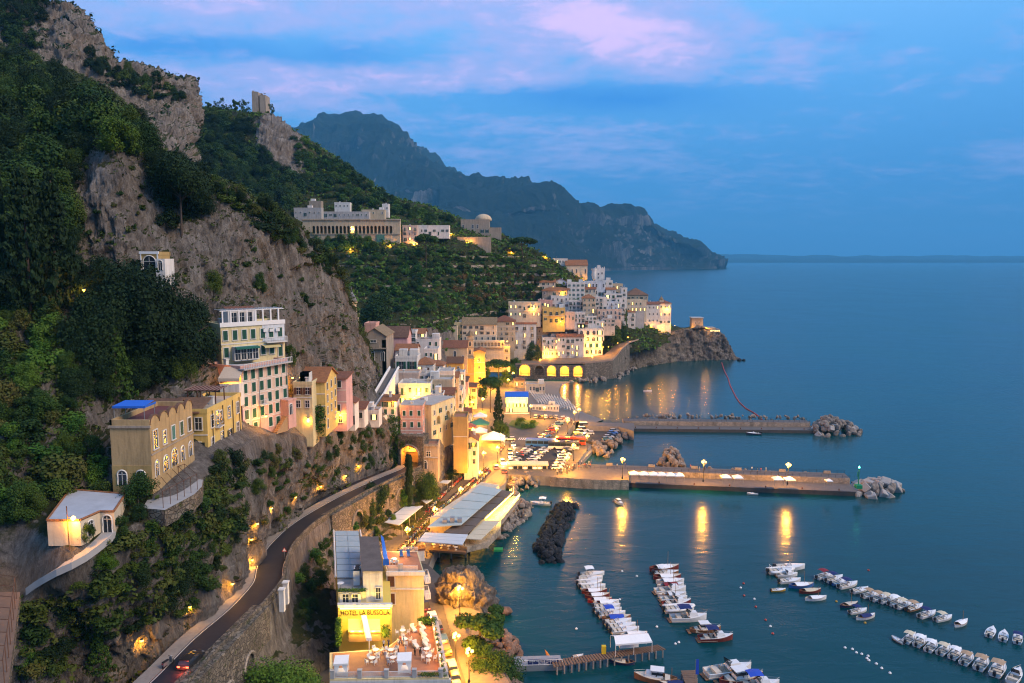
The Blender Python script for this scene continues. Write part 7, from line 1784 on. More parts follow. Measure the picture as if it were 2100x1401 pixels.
car_row('along the back of the beach',(1098,857),(1140,857),5,PI / 2,('silver','black','white','grey','silver')); car_row('on the outer edge of the lower car park',(1245,903),(1264,882),6,.1,('teal','silver','navy','blue','silver','blue'),1.95); car_row('under the wall of the lower car park',(1186,896),(1196,884),3,.2,('grey','cream','white'),1.95,van=True)
for i,(px,py,c,lb,kw) in enumerate(((1046,903,'white','white car driving left below the rounded tree',dict(head=True)),(1052,914,'grey','car with lit headlamps coming round the traffic island',dict(head=True)),(1046,930,'yellow','yellow lit car first in the street queue',dict(head=True)),(1046,938,'cream','cream car second in the street queue',dict(head=True)),(1068,934,'red','red car turning beside the blue bus',dict(tail=True)),(1031,951,'silver','silver car with headlamps on in the street queue',dict(head=True)),(1018,961,'grey','grey car driving away beside the lamp post',dict(tail=True)),(1034,969,'black','dark car near the kiosk corner',dict(tail=True)),
        (1150,862,'orange','orange lit car braking beside the beach',dict(tail=True)),(1146,934,'grey','car with bright headlamps leaving the white coach',dict(head=True)),(1208,891,'white','light car moving across the lower car park',dict(head=True)),(972,930,'grey','dark car on the street by the gabled house',dict(tail=True)))): car(lb,px,py,(-PI / 2 if kw.get('head') else PI / 2) + .1 if i not in (0,8,10) else PI,c,**kw)
car('large white box van at the head of the lower car park',1200,879,.1,'white',1.95,van=True).scale = (1.25,1.2,1.4)
def bus(label,px,py,rz,paint,lower):
    p = Pz(px,py,LZ + .03); t = thing('parked_bus',label,'bus',tuple(p),rz); L,Wd,H = 11.5,2.5,3.1
    MB().box(0,0,.35,L,Wd,1.0).build('lower_body',PAINT[lower],t); MB().box(0,0,1.35,L - .04,Wd - .04,1.1).build('window_band',M_GLASS,t); MB().box(0,0,2.45,L,Wd,.6,0,0,.97).box(1,0,3.05,2.2,1.5,.2).build('roof',PAINT[paint],t)
    for k in range(6): MB().box(-L / 2 + .2 + k * (L - .4) / 5,0,1.35,.14,Wd + .02,1.1).build('window_pillar',PAINT[paint],t)
    for sx in (-3.4,3.6):
        for s in (-1,1): mb = MB(); mb.v = [(sx + .5 * math.cos(2 * PI * j / 10),s * (Wd / 2 - .28) + y,.5 + .5 * math.sin(2 * PI * j / 10)) for y in (0,s * .3) for j in range(10)]; [mb.face((j,(j + 1) % 10,10 + (j + 1) % 10,10 + j)) for j in range(10)]; mb.face(tuple(range(10,20))); mb.build('wheel',M_TYRE,t)
    for s in (-1,1): MB().box(L / 2,s * .9,.6,.1,.3,.25).build('headlight',M_HEADO,t)
bus('bright blue town bus parked in front of the crossing',1109,916,-.1,'blue','blue'); bus('white coach with dark windows parked right of the blue bus',1156,921,-.1,'navy','white'); bus('orange red coach parked behind the white coach',1170,912,-.1,'red','red')
def scooter_mesh(col):
    mb = MB()
    for x in (-.62,.62):
        o = len(mb.v); mb.v += [(x + .24 * math.cos(2 * PI * j / 8),y,.24 + .24 * math.sin(2 * PI * j / 8)) for y in (-.06,.06) for j in range(8)]
        [mb.face((o + j,o + (j + 1) % 8,o + 8 + (j + 1) % 8,o + 8 + j),1) for j in range(8)]; mb.face(tuple(range(o + 7,o - 1,-1)),1); mb.face(tuple(range(o + 8,o + 16)),1)
    mb.box(-.4,0,.3,.75,.3,.42,m=0); mb.box(-.35,0,.72,.8,.28,.12,m=1); mb.box(.05,0,.22,.6,.34,.1,m=0); mb.box(.42,0,.3,.1,.4,.6,m=0)
    mb.tube([(.62,0,.25),(.40,0,1.0)],.04,5,2); mb.tube([(.38,-.32,1.02),(.38,.32,1.02)],.03,4,1); mb.box(.47,0,.85,.14,.2,.16,m=3); mb.box(-.82,0,.6,.06,.16,.1,m=4)
    return mb.mesh('scooter',[PAINT[col],M_TYRE,M_GREY,M_HEADO,M_TAILO])
SCM = [scooter_mesh(c) for c in ('white','black','silver','red','grey','blue')]; SCN = ('white','black','silver','red','grey','blue')
def scooter_row(where,pts,n,rz):
    q = [Pz(x,y,LZ + .11) for x,y in pts]; seg = [(q[i + 1] - q[i]).length for i in range(len(q) - 1)]; T_ = sum(seg)
    for i in range(n):
        s = T_ * (i + .5) / n; k = 0
        while s > seg[k]: s -= seg[k]; k += 1
        p = q[k].lerp(q[k + 1],s / seg[k]); c = RN.randint(0,5)
        thing('parked_scooter','%s scooter in the scooter row %s' % (SCN[c],where),'scooter',tuple(p + Vector((RN.uniform(-.15,.15),RN.uniform(-.1,.1),0))),rz + RN.uniform(-.2,.2),'scooters ' + where,SCM[c])
scooter_row('beside the promenade, on the street side',[(800,1160),(832,1120),(880,1066),(935,1018),(1000,962)],90,.55); scooter_row('beside the promenade, on the railing side',[(812,1164),(846,1120),(890,1075),(944,1026),(1004,968)],80,.55)
scooter_row('along the rock side of the street',[(838,1092),(868,1062),(905,1020),(955,975)],36,.6)
for px,py,z,lb in ((345,1366,20.4,'motorcycle parked on the kerb of the near coast road'),(577,1079,17.6,'white motorcycle parked under the cliff beyond the road bend')): thing('motorcycle',lb,'motorcycle',tuple(Pz(px,py,z)),1.2,me=SCM[0 if px > 400 else 4]).scale = (1.15,) * 3
# ================================================================ PEOPLE
def person_mesh(pose,top,legs,skin=(.42,.25,.17),hair=(.03,.02,.015)):
    st = .16 if pose == 'walk' else .05
    V = [(0,0,.92),(0,.09,.88),(st,.10,.48),(st * .6,.10,.06),(st * .6 + .12,.10,.03),(0,-.09,.88),(-st,-.10,.48),(-st * 1.4,-.10,.06),(-st * 1.4 + .12,-.10,.03),(0,0,1.2),(0,0,1.42),(0,0,1.53),(.02,0,1.66),(0,.19,1.40),(-.03 if pose != 'walk' else -.1,.25,1.13),(.06,.25,.90),(0,-.19,1.40),(.05,-.25,1.13),(.12 if pose != 'stand' else .03,-.25,.90)]
    E = [(0,1),(1,2),(2,3),(3,4),(0,5),(5,6),(6,7),(7,8),(0,9),(9,10),(10,11),(11,12),(10,13),(13,14),(14,15),(10,16),(16,17),(17,18)]
    rad = [.13,.095,.065,.045,.04,.095,.065,.045,.04,.135,.11,.055,.10,.055,.042,.035,.055,.042,.035]
    me = bpy.data.meshes.new('p'); me.from_pydata(V,E,[]); o = bpy.data.objects.new('p',me); COL.objects.link(o); o.modifiers.new('s','SKIN'); sd = o.modifiers.new('d','SUBSURF'); sd.levels = 1
    for i,r in enumerate(rad): me.skin_vertices[0].data[i].radius = (r,r * (.8 if i in (9,10,0) else 1))
    me.skin_vertices[0].data[0].use_root = True
    dg = bpy.context.evaluated_depsgraph_get(); dg.update(); out = bpy.data.meshes.new_from_object(o.evaluated_get(dg)); bpy.data.objects.remove(o); out.name = 'person'; out.materials.clear()
    for n,c in (('skin',skin),('top_%d%d%d' % tuple(int(99 * x) for x in top),top),('legs_%d%d%d' % tuple(int(99 * x) for x in legs),legs),('hair',hair)): out.materials.append(mat('person_' + n,c,.8,0,1))
    for p in out.polygons: c = p.center; p.material_index = (3 if c.z > 1.66 or (c.z > 1.58 and c.x < 0) else 0) if c.z > 1.47 else (0 if abs(c.y) > .21 and c.z < 1.2 else (1 if c.z > .95 else (2 if c.z > .12 else 3)))
    return out
PPL = [person_mesh('stand',(.6,.6,.58),(.03,.03,.04)),person_mesh('walk',(.05,.06,.10),(.05,.06,.10)),person_mesh('walk',(.45,.08,.06),(.10,.12,.2)),person_mesh('stand',(.2,.3,.42),(.35,.30,.22)),person_mesh('stand',(.03,.03,.03),(.02,.02,.02))]
PN = ('white top and dark trousers','dark blue clothes','red top and jeans','light blue top and tan trousers','black clothes')
def person(px,py,z,where,k,rz=0,group=None): return thing('person','person in %s %s' % (PN[k],where),'person',tuple(Pz(px,py,z)),rz,group,PPL[k])
for px,py,k,w in ((787,1331,0,'standing by the potted plant under the hotel sign'),(797,1330,1,'right of the potted plant on the hotel terrace'),(821,1322,2,'beside the middle table of the hotel terrace'),(828,1324,3,'at the middle table of the hotel terrace'),(817,1341,0,'behind the middle cabana on the hotel terrace'),(832,1343,3,'walking behind the middle cabana'),(862,1344,4,'by the right hand tables of the hotel terrace'),(851,1345,4,'near the right cabana post')): person(px,py,TZ + .03,w,k,RN.random() * 6)
rs_ = random.Random(5)
for where,poly,n,z in (('in the crowd at the pier root',[(1140,975),(1215,960),(1214,952),(1180,954),(1140,966)],34,LZ + .03),('near the crossing and the blue bus',[(1085,905),(1150,898),(1145,890),(1095,896)],16,LZ + .03),('in the cafe crowd below the rounded tree',[(1022,935),(1038,925),(1034,915),(1015,925)],14,LZ + .03),('strolling along the lit promenade',[(850,1150),(880,1100),(950,1035),(1010,990),(960,1040),(900,1100),(872,1150)],14,LZ + .12),('on the beach end of the promenade',[(1165,880),(1200,868),(1190,862),(1155,868)],10,LZ + .03),('on the plaza under the harbour pine',[(910,1270),(960,1280),(985,1330),(940,1345)],7,LZ + .07)):
    for i in range(n): x,y = rand_in(poly,rs_); k = rs_.randint(0,4); person(x,y,z,where,k,rs_.random() * 6,'people ' + where)
for k,u in enumerate((28,31,55,58,60,77,78.5,80,82)): p = on_pier(PIER2,PL2,u * PL2 / 110,10.5 + (k % 3),3.25); thing('person','person in %s on the lamplit pier' % PN[k % 5],'person',tuple(p),k,'people on the lamplit pier',PPL[k % 5])

# ================================================================ ROCKS
M_BOULD = land_mat('boulder_stone',.8,rock=((.3,(.04,.036,.033)),(.45,(.15,.125,.105)),(.6,(.27,.235,.20)),(.75,(.40,.36,.32))),bump=.5,tint=(.20,.13,.09))
M_BLACKR = land_mat('dark_basalt',.8,rock=((.3,(.006,.007,.008)),(.5,(.018,.020,.024)),(.7,(.05,.054,.062))),bump=.6,tint=(.025,.025,.03))
M_REDR = land_mat('reddish_boulder',.8,rock=((.3,(.03,.022,.018)),(.45,(.12,.075,.055)),(.6,(.24,.16,.12)),(.75,(.36,.30,.26))),bump=.5,tint=(.22,.10,.05))
M_CUBE = mat('pale_concrete_block',(.33,.31,.29),.85,.15,.8,.2,streak=.3)
def rock_meshes(m,n,cube=False):
    out = []
    for k in range(n):
        rs = np.random.RandomState(k * 3 + len(m.name)); bm = bmesh.new(); bmesh.ops.create_icosphere(bm,subdivisions=2 if not cube else 1,radius=.5) if not cube else bmesh.ops.create_cube(bm,size=.9)
        if not cube:
            pl = rs.normal(size=(9,3)); pl /= np.linalg.norm(pl,axis=1,keepdims=True); dd = .27 + .16 * rs.rand(9)
            for v in bm.verts:
                p = np.array(v.co)
                for q,h in zip(pl,dd):
                    s = p @ q - h
                    if s > 0: p = p - q * s * .9
                v.co = Vector(p * np.array([1.25,1.0,.85]) + rs.normal(size=3) * .018)
        else:
            bmesh.ops.bevel(bm,geom=list(bm.edges),offset=.08,segments=1,affect='EDGES')
        me = bpy.data.meshes.new('rock'); bm.to_mesh(me); bm.free(); me.materials.append(m); out.append(me)
    return out
def rock_heap(name,label,poly,n,smin,smax,hmax,m,seed,cube=0,cat='rock heap'):
    rnd = random.Random(seed); q = [Pz(x,y,0) for x,y in poly]; xy = [(p.x,p.y) for p in q]; cx = sum(p[0] for p in xy) / len(xy); cy_ = sum(p[1] for p in xy) / len(xy)
    t = thing(name,label,cat,(cx,cy_,0)); ms = rock_meshes(m,6); cm = rock_meshes(M_CUBE,2,True) if cube else None
    def edge(p):
        best = 1e9
        for i in range(len(xy)):
            a,b = Vector(xy[i]),Vector(xy[(i + 1) % len(xy)]); ab = b - a; k = max(0,min(1,(Vector(p) - a).dot(ab) / ab.length_squared)); best = min(best,(Vector(p) - a - ab * k).length)
        return best
    R_ = max(edge((cx,cy_)),1)
    for i in range(n):
        x,y = rand_in(xy,rnd); s = rnd.uniform(smin,smax); e = min(1,edge((x,y)) / R_ * 1.6); z = -.2 + hmax * e * rnd.uniform(.55,1.0)
        me = rnd.choice(cm) if cube and rnd.random() < cube else rnd.choice(ms); o = obj('rock',me,t,(x - cx,y - cy_,z),(rnd.random() * 6,rnd.random() * 6,rnd.random() * 6),s)
    mb = MB(); pts = [((x - cx) * .93,(y - cy_) * .93) for x,y in xy]; mb.prism(pts,-2.5,-.1); mb.build('rock_base',m,t); return t
rock_heap('rock_breakwater','low breakwater of dark black rocks standing in the harbour beside the restaurant',[(1143,1034),(1188,1036),(1178,1055),(1165,1085),(1152,1115),(1153,1155),(1110,1158),(1094,1128),(1104,1100),(1120,1070)],260,1.2,2.3,1.5,M_BLACKR,1)
rock_heap('rock_heap','heap of grey concrete boulders at the end of the far stone pier',[(1655,888),(1672,868),(1700,868),(1768,886),(1762,893),(1700,898)],130,2.0,3.2,5.0,M_BOULD,2,.12)
rock_heap('rock_heap','heap of big pale blocks at the end of the lamplit pier beside the green beacon',[(1755,1018),(1756,996),(1800,992),(1848,1004),(1853,1015),(1800,1022)],64,2.2,3.4,3.2,M_BOULD,3,.4)
rock_heap('rock_heap','mound of rubble rocks in the water behind the lamplit pier',[(1348,960),(1352,945),(1375,938),(1400,948),(1410,972),(1380,974)],120,1.3,2.6,5.2,M_BOULD,4)
rock_heap('rock_heap','boulders along the edge of the lower car park',[(1213,915),(1255,912),(1280,884),(1300,880),(1300,890),(1262,925),(1240,940),(1216,932)],80,1.8,3.0,2.2,M_BOULD,5)
rock_heap('rock_heap','rubble rocks at the foot of the kiosk quay',[(1034,994),(1050,978),(1120,980),(1140,986),(1100,998),(1070,1010),(1052,1020)],120,1.2,2.6,2.6,M_BOULD,6)
rock_heap('rock_heap','dark rocks along the waterline below the restaurant gallery',[(1064,1030),(1092,1040),(1085,1060),(1050,1085),(1030,1112),(1015,1105),(1035,1070)],70,1.2,2.8,1.4,M_BOULD,7)
rock_heap('rock_heap','reddish boulders on the shore below the plaza and the harbour pine',[(1000,1275),(1018,1270),(1035,1300),(1062,1322),(1070,1345),(1050,1372),(1075,1420),(1050,1440),(1025,1370),(1005,1320)],150,.9,2.2,1.6,M_REDR,8)
rock_heap('rock_heap','loose rocks at the foot of the headland beside the beach',[(1160,782),(1200,776),(1262,772),(1300,752),(1312,757),(1270,778),(1210,788)],70,1.2,3.6,1.6,M_BOULD,9)
rock_heap('rock_armour','line of pale armour rocks along the seaward side of the far stone pier',[(1300,866),(1300,862),(1480,863),(1660,867),(1660,870),(1480,866.5)],90,1.0,2.0,3.4,M_BOULD,12,cat='rock line')
rock_heap('rock_armour','line of pale armour rocks along the seaward side of the lamplit pier',[(1420,981),(1420,976),(1600,981),(1750,987),(1750,993),(1600,987)],45,1.0,1.9,3.3,M_BOULD,13,cat='rock line')
mb = MB(); mb.lathe([(.22,0),(.16,.3),(.26,.5),(.1,.6)],n=8); BOL = mb.mesh('bollard',M_RUST); BEN = MB().box(0,0,0,2.2,.55,.45).box(0,.2,.45,2.2,.12,.4).mesh('bench',WL['stone'])
for pr_,L_,nm_ in ((PIER1,PL1,'dark far pier'),(PIER2,PL2,'lamplit pier')):
    for k in range(9): thing('bollard','rusty mooring bollard on the low quay of the ' + nm_,'bollard',tuple(on_pier(pr_,L_,L_ * (k + .5) / 9,.8,1.42)),0,'bollards on the ' + nm_,BOL)
for k in range(7): thing('bench','grey stone bench on the raised deck of the lamplit pier','bench',tuple(on_pier(PIER2,PL2,PL2 * (k + .6) / 7,13.4,3.25)),PR2,'benches on the lamplit pier',BEN)
thing('sea_rock','single squared brown rock standing in the water off the lit crag','rock',tuple(Pz(1035,1256,.5)),.3,me=rock_meshes(M_REDR,3)[1]).scale = (3.6,2.6,3.4)
for px,y,s,l in ((1516,739,4,'small black rock off the headland tip, the nearer one'),(1525,739,3,'small black rock off the headland tip, the farther one')): thing('sea_rock',l,'rock',tuple(Pz(px,y,.2)),0,me=rock_meshes(M_BLACKR,2)[0]).scale = (s,) * 3
# the big crag beside the plaza
bm = bmesh.new(); bmesh.ops.create_icosphere(bm,subdivisions=6,radius=1); V = np.array([tuple(v.co) for v in bm.verts]); c = Pz(957,1256,0)
V2 = V * np.array([5.6,4.6,9.0]); V2[:,0] += np.where(V[:,2] > .3,-1.0 * V[:,2],0)
dsp = (fbm(V2 / 3.2 + 9,5,.6,True) - .6) * 4.5 + (fbm(V2 / 1.0 + 3,3,.6,True) - .6) * 1.4; V2 = V2 + V * dsp[:,None]
for v,p in zip(bm.verts,V2): v.co = p
cme = bpy.data.meshes.new('sea_crag'); bm.to_mesh(cme); bm.free(); cme.materials.append(M_ROCK); cme.polygons.foreach_set('use_smooth',[True] * len(cme.polygons))
thing('sea_crag','big rough limestone crag lit yellow by a lamp beside the plaza','crag',(c.x,c.y,.5),0,me=cme)
leafy('tuft of green scrub on top of the big lit crag',[Vector((c.x - 1.4 + .5 * (i % 7),c.y - .6 + .6 * (i // 7),9.0)) for i in range(14)],700,.16,M_LEAF,'bush',.7)
# ================================================================ BOATS
M_HULLW = mat('white_hull',(.66,.66,.65),.35,.04,1); M_CREAMD = mat('cream_deck',(.55,.48,.38),.6,.08,2); M_TEAK = mat('teak',(.26,.13,.06),.6,.15,3); M_OUT = mat('outboard_black',(.02,.022,.028),.4,0,1)
HULLC = dict(white=M_HULLW,blue=mat('blue_hull',(.03,.13,.38),.4,.05,1),maroon=mat('maroon_hull',(.16,.03,.025),.4,.05,1),wood=mat('wooden_hull',(.24,.11,.05),.5,.1,2),navy=mat('navy_hull',(.02,.03,.08),.35,.05,1),yellow=mat('ochre_hull',(.42,.24,.03),.6,.1,1),green=mat('green_hull',(.03,.28,.08),.6,.1,1),grey=mat('grey_tube',(.34,.36,.38),.5,.05,1),black=mat('black_hull',(.015,.015,.02),.4,0,1),red=mat('red_hull',(.35,.03,.025),.4,.05,1))
TOPC = dict(white=M_CANVAS,navy=mat('navy_canvas',(.012,.025,.11),.8,.05,2),cream=M_ROOFC,blue=mat('royal_canvas',(.02,.07,.42),.8,.05,2),maroon=mat('maroon_canvas',(.20,.02,.03),.8,.05,2),tan=mat('tan_canvas',(.38,.26,.16),.8,.05,2))
BM = {}
def hull(L,W,H,double,bow=.55,inset=.12):
    n = 9; mb = MB(); prof = []
    for i in range(n):
        t = i / (n - 1); f = (1 - max(0,(t - .45) / .55) ** 2.2) * (1 if not double else (1 - max(0,(.42 - t) / .42) ** 2.2 * .85)) * (.9 + .1 * min(1,t * 3)); w = max(.04,W / 2 * f); z = H * (1 + .35 * max(0,(t - .4) / .6) ** 2 + (.2 * max(0,(.3 - t) / .3) if double else 0)); prof.append((-L / 2 + L * t,w,z))
    for x,w,z in prof: mb.v += [(x * .97,0,-.35),(x * .985,w * .72,-.1),(x,w,z),(x,w - min(inset,w * .6),z + .03),(x,-w + min(inset,w * .6),z + .03),(x,-w,z),(x * .985,-w * .72,-.1)]
    for i in range(n - 1):
        o = 7 * i
        for a,b,m in ((0,1,0),(1,2,0),(2,3,1),(4,5,1),(5,6,0),(6,0,0)): mb.face((o + a,o + 7 + a,o + 7 + b,o + b),m)
    mb.face((0,1,2,3,4,5,6),0)
    o = 7 * (n - 1); mb.face((o + 6,o + 5,o + 4,o + 3,o + 2,o + 1,o),0)
    return mb,prof
def boat_parts(kind,L,hc,tc):
    k = (kind,round(L,1),hc,tc)
    if k in BM: return BM[k]
    W = L * {'gozzo': .36,'rib': .40,'cruiser': .33,'cabin': .35}.get(kind,.37); H = L * .115 if kind != 'cruiser' else L * .13
    P_ = []; hm = HULLC[hc]; rim = M_TEAK if kind in ('gozzo','cabin') else M_HULLW
    mb,pr = hull(L,W,H,kind in ('gozzo','cabin')); P_.append(('hull',mb.mesh('hull',[hm,rim])))
    fl = MB(); ds = .42 if kind not in ('cruiser',) else .5          # cockpit floor, then raised foredeck
    q = [(x,w - .1,z) for x,w,z in pr if x < L * (ds - .5) + .01]; z0 = H * .35
    fl.v = [(x,s * max(.03,w),z0) for x,w,z in q for s in (1,-1)]; [fl.face((2 * i,2 * i + 1,2 * i + 3,2 * i + 2)) for i in range(len(q) - 1)]
    x0,w0,zz = q[-1]; fl.poly([(x0,-w0,z0),(x0,w0,z0),(x0,w0,zz),(x0,-w0,zz)][::-1]); P_.append(('cockpit',fl.mesh('cockpit',M_CREAMD if kind != 'gozzo' else M_TEAK)))
    q2 = [(x,w - .06,z) for x,w,z in pr if x >= x0 - .01]; dk = MB(); dk.v = [v for x,w,z in q2 for v in ((x,max(.02,w),z + .04),(x,0,z + .12),(x,-max(.02,w),z + .04))]
    for i in range(len(q2) - 1): o = 3 * i; dk.face((o,o + 1,o + 4,o + 3)); dk.face((o + 1,o + 2,o + 5,o + 4))
    P_.append(('foredeck',dk.mesh('foredeck',M_HULLW if kind not in ('gozzo','cabin') or hc == 'white' else M_CREAMD)))
    if kind in ('open','bimini','rib'):
        c = MB(); c.box(-L * .02,0,z0,L * .10,W * .34,H * 1.1); c.poly([(L * .03,-W * .2,H * 1.25),(L * .03,W * .2,H * 1.25),(-L * .0,W * .18,H * 1.9),(-L * .0,-W * .18,H * 1.9)]); P_.append(('console',c.mesh('console',M_HULLW)))
        s = MB(); s.box(-L * .2,0,z0,L * .12,W * .6,H * .6); P_.append(('seat',s.mesh('seat',M_CREAMD))); s2 = MB(); s2.box(-L * .36,0,z0,L * .1,W * .72,H * .55); P_.append(('stern_bench',s2.mesh('stern_bench',M_CREAMD)))
        o_ = MB(); o_.box(-L * .53,0,H * .6,L * .09,L * .075,L * .13); o_.box(-L * .53,0,-.3,L * .03,.08,H * 1.2); P_.append(('outboard_motor',o_.mesh('outboard_motor',M_OUT)))
    if kind == 'rib':
        tb = MB()
        for sgn in (-1,1): tb.tube([(x,sgn * max(.02,w),z + .02) for x,w,z in pr],L * .045,7)
        P_.append(('tube',tb.mesh('tube',HULLC['grey'] if hc != 'white' else M_HULLW,True))); a = MB(); a.tube([(-L * .38,-W * .3,H),(-L * .42,-W * .28,H * 2.6),(-L * .42,W * .28,H * 2.6),(-L * .38,W * .3,H)],.06,5); P_.append(('arch',a.mesh('arch',M_HULLW)))
    if kind in ('bimini','cruiser') and tc:
        t = MB(); z = H * 3.0; bx = -L * .12; t.v = [(bx + L * sx * .17,W * sy * .46,z + (.12 if i in (1,) else 0)) for i,sx in enumerate((-1,0,1)) for sy in (-1,0,1)]
        for i in (1,4,7): x,y,zq = t.v[i]; t.v[i] = (x,y,zq + .14)
        for i in range(2):
            for j in range(2): a = 3 * i + j; t.face((a,a + 3,a + 4,a + 1))
        P_.append(('canopy',t.mesh('canopy',TOPC[tc]))); f = MB()
        for sx in (-1,1):
            for sy in (-1,1): f.tube([(bx + L * sx * .06,W * sy * .45,H),(bx + L * sx * .16,W * sy * .45,z)],.03,4)
        P_.append(('canopy_frame',f.mesh('canopy_frame',M_GREY)))
    if kind == 'gozzo':
        m_ = MB(); m_.tube([(L * .12,0,z0),(L * .12,0,L * .62)],.045,5); P_.append(('mast',m_.mesh('mast',M_TEAK)))
        if tc: c = MB(); qq = [(x,w,z) for x,w,z in pr if -L * .36 < x < L * .3]; c.v = [v for x,w,z in qq for v in ((x,w - .05,z + .06),(x,0,z + .32),(x,-w + .05,z + .06))]; [(c.face((3 * i,3 * i + 1,3 * i + 4,3 * i + 3)),c.face((3 * i + 1,3 * i + 2,3 * i + 5,3 * i + 4))) for i in range(len(qq) - 1)]; P_.append(('tarpaulin',c.mesh('tarpaulin',TOPC[tc])))
        else: b = MB(); b.box(-L * .1,0,z0 + .2,.3,W * .85,.06); b.box(-L * .28,0,z0 + .2,.3,W * .7,.06); P_.append(('bench',b.mesh('bench',M_TEAK)))
    if kind in ('cruiser','cabin'):
        c = MB(); c.box(L * .10,0,H * 1.1,L * .30,W * .62,H * .8,0,0,.72); P_.append(('cabin',c.mesh('cabin',M_HULLW))); w_ = MB(); w_.v = [(L * -.02,-W * .36,H * 1.35),(L * -.02,W * .36,H * 1.35),(L * -.07,W * .30,H * 2.5),(L * -.07,-W * .30,H * 2.5),(L * .08,0,H * 1.9)]; w_.face((0,1,2,3)); w_.face((1,4,2)); w_.face((0,3,4)); P_.append(('windscreen',w_.mesh('windscreen',M_GLASS)))
        s = MB(); s.box(-L * .28,0,z0,L * .12,W * .75,H * .7); s.box(-L * .12,W * .22,z0,L * .08,W * .2,H * .9); P_.append(('seat',s.mesh('seat',M_CREAMD))); p_ = MB(); p_.box(-L * .53,0,.12,L * .08,W * .8,.1); P_.append(('swim_platform',p_.mesh('swim_platform',M_TEAK)))
        r = MB(); [r.tube([(x,sg * (w - .1),z + .42) for x,w,z in pr if x > L * .05],.025,4) for sg in (-1,1)]; P_.append(('bow_rail',r.mesh('bow_rail',M_GREY)))
    if kind == 'cabin': h = MB(); h.box(-L * .04,0,H * 1.0,L * .26,W * .6,H * 1.5,0,0,.9); h.box(-L * .04,0,H * 2.5,L * .32,W * .68,.12); P_.append(('wheelhouse',h.mesh('wheelhouse',M_HULLW))); g = MB(); g.box(-L * .04,0,H * 1.7,L * .262,W * .62,H * .5); P_.append(('window_band',g.mesh('window_band',M_GLASS)))
    BM[k] = P_; return P_
KW = dict(open='open motorboat',bimini='motorboat',gozzo='wooden rowing boat',rib='inflatable boat',cruiser='motor cruiser',cabin='cabin boat')
def boat(label,px,py,deg,kind,L,hc='white',tc=None,group=None):
    t = thing('moored_boat',label,'boat',tuple(Pz(px,py + 4,0)),math.radians(deg),group)
    for n,me in boat_parts(kind,L,hc,tc): obj(n,me,t)
    return t
ORD = ('first','second','third','fourth','fifth','sixth','seventh','eighth','ninth','tenth','eleventh','twelfth','thirteenth','fourteenth','fifteenth','sixteenth')
def brow(row,deg,items,group):
    for i,(px,py,kind,L,hc,tc) in enumerate(items):
        d = (hc + ' ' if hc != 'grey' else 'grey ') + KW[kind] + ((' with %s %s' % (tc,'cover' if kind == 'gozzo' else 'canopy')) if tc else (' without canopy' if kind == 'bimini' else ''))
        boat('%s, %s in %s' % (d,ORD[i],row),px,py,deg + RN.uniform(-4,4),kind,L,hc,tc,group)
o,b,g,r,c = 'open','bimini','gozzo','rib','cruiser'
brow('the left mooring row',8,[(1214,1177,b,6,'white','white'),(1211,1186,o,5.8,'white',None),(1209,1195,r,5.6,'white',None),(1216,1203,o,5.8,'white',None),(1219,1212,g,5.8,'maroon','white'),(1225,1221,g,5.6,'maroon','white'),(1230,1230,g,5.4,'red','white'),(1243,1236,g,5.8,'white','white'),(1245,1243,o,5.8,'white',None),(1247,1251,o,5.8,'white',None),(1255,1259,b,5.8,'white','blue'),(1264,1267,g,6,'wood','blue'),(1267,1275,o,5.8,'white',None),(1275,1283,o,5.8,'white',None),(1282,1292,o,5.8,'white',None),(1300,1301,g,5.4,'white','white')],'boats in the left mooring row')
brow('the middle mooring row',8,[(1362,1165,g,7.4,'maroon','white'),(1366,1174,b,6,'wood','white'),(1368,1183,g,6.6,'maroon','white'),(1374,1192,g,6.6,'white','white'),(1375,1201,g,6.4,'white','maroon'),(1375,1211,c,7.2,'white',None),(1378,1220,g,6.4,'white',None),(1382,1228,c,6,'white',None),(1388,1237,c,6.4,'maroon',None),(1393,1249,r,6.6,'white','white'),(1412,1268,c,7.6,'white','navy'),(1446,1291,'cabin',6.4,'wood','white'),(1468,1309,c,6.8,'maroon','navy')],'boats in the middle mooring row')
brow('the small mid harbour cluster',8,[(1620,1163,o,7.4,'white',None),(1602,1171,r,6.4,'white',None),(1614,1178,c,5,'white',None),(1620,1190,o,5.4,'white',None),(1643,1200,g,6,'blue','white'),(1661,1211,g,5.2,'maroon','cream'),(1673,1226,g,5,'white','white')],'boats of the middle cluster')
boat('yellow ochre work barge beside the blue rowing boat',1596,1208,6,'open',3.4,'yellow')
brow('the long diagonal mooring row',24,[(1692,1180,b,5.4,'white','maroon'),(1711,1186,b,5.4,'white','navy'),(1722,1192,o,5.2,'blue',None),(1739,1199,b,5.6,'white','navy'),(1764,1209,o,4.8,'white',None),(1786,1219,b,4.8,'white','tan'),(1805,1225,b,5,'white','tan'),(1821,1229,b,5,'white','cream'),(1838,1233,b,5,'white','white'),(1854,1240,b,5,'white','cream'),(1876,1245,b,5,'wood','tan'),(1902,1259,b,5,'white','navy'),(1935,1267,b,4.6,'white','cream')],'boats in the long diagonal row')
boat('white rowing boat with mast at the near end of the long diagonal row',1971,1277,30,'gozzo',4.6,'white','white')
for a in (('dark hulled rowing boat left of the long diagonal row',1741,1239,18,'gozzo',4.6,'navy',None),('white motorboat with navy canopy left of the long diagonal row',1760,1252,18,'bimini',4.4,'white','navy'),('white and wooden rowing boat with blue cover left of the long diagonal row',1775,1264,18,'gozzo',4.8,'white','navy')): boat(*a)
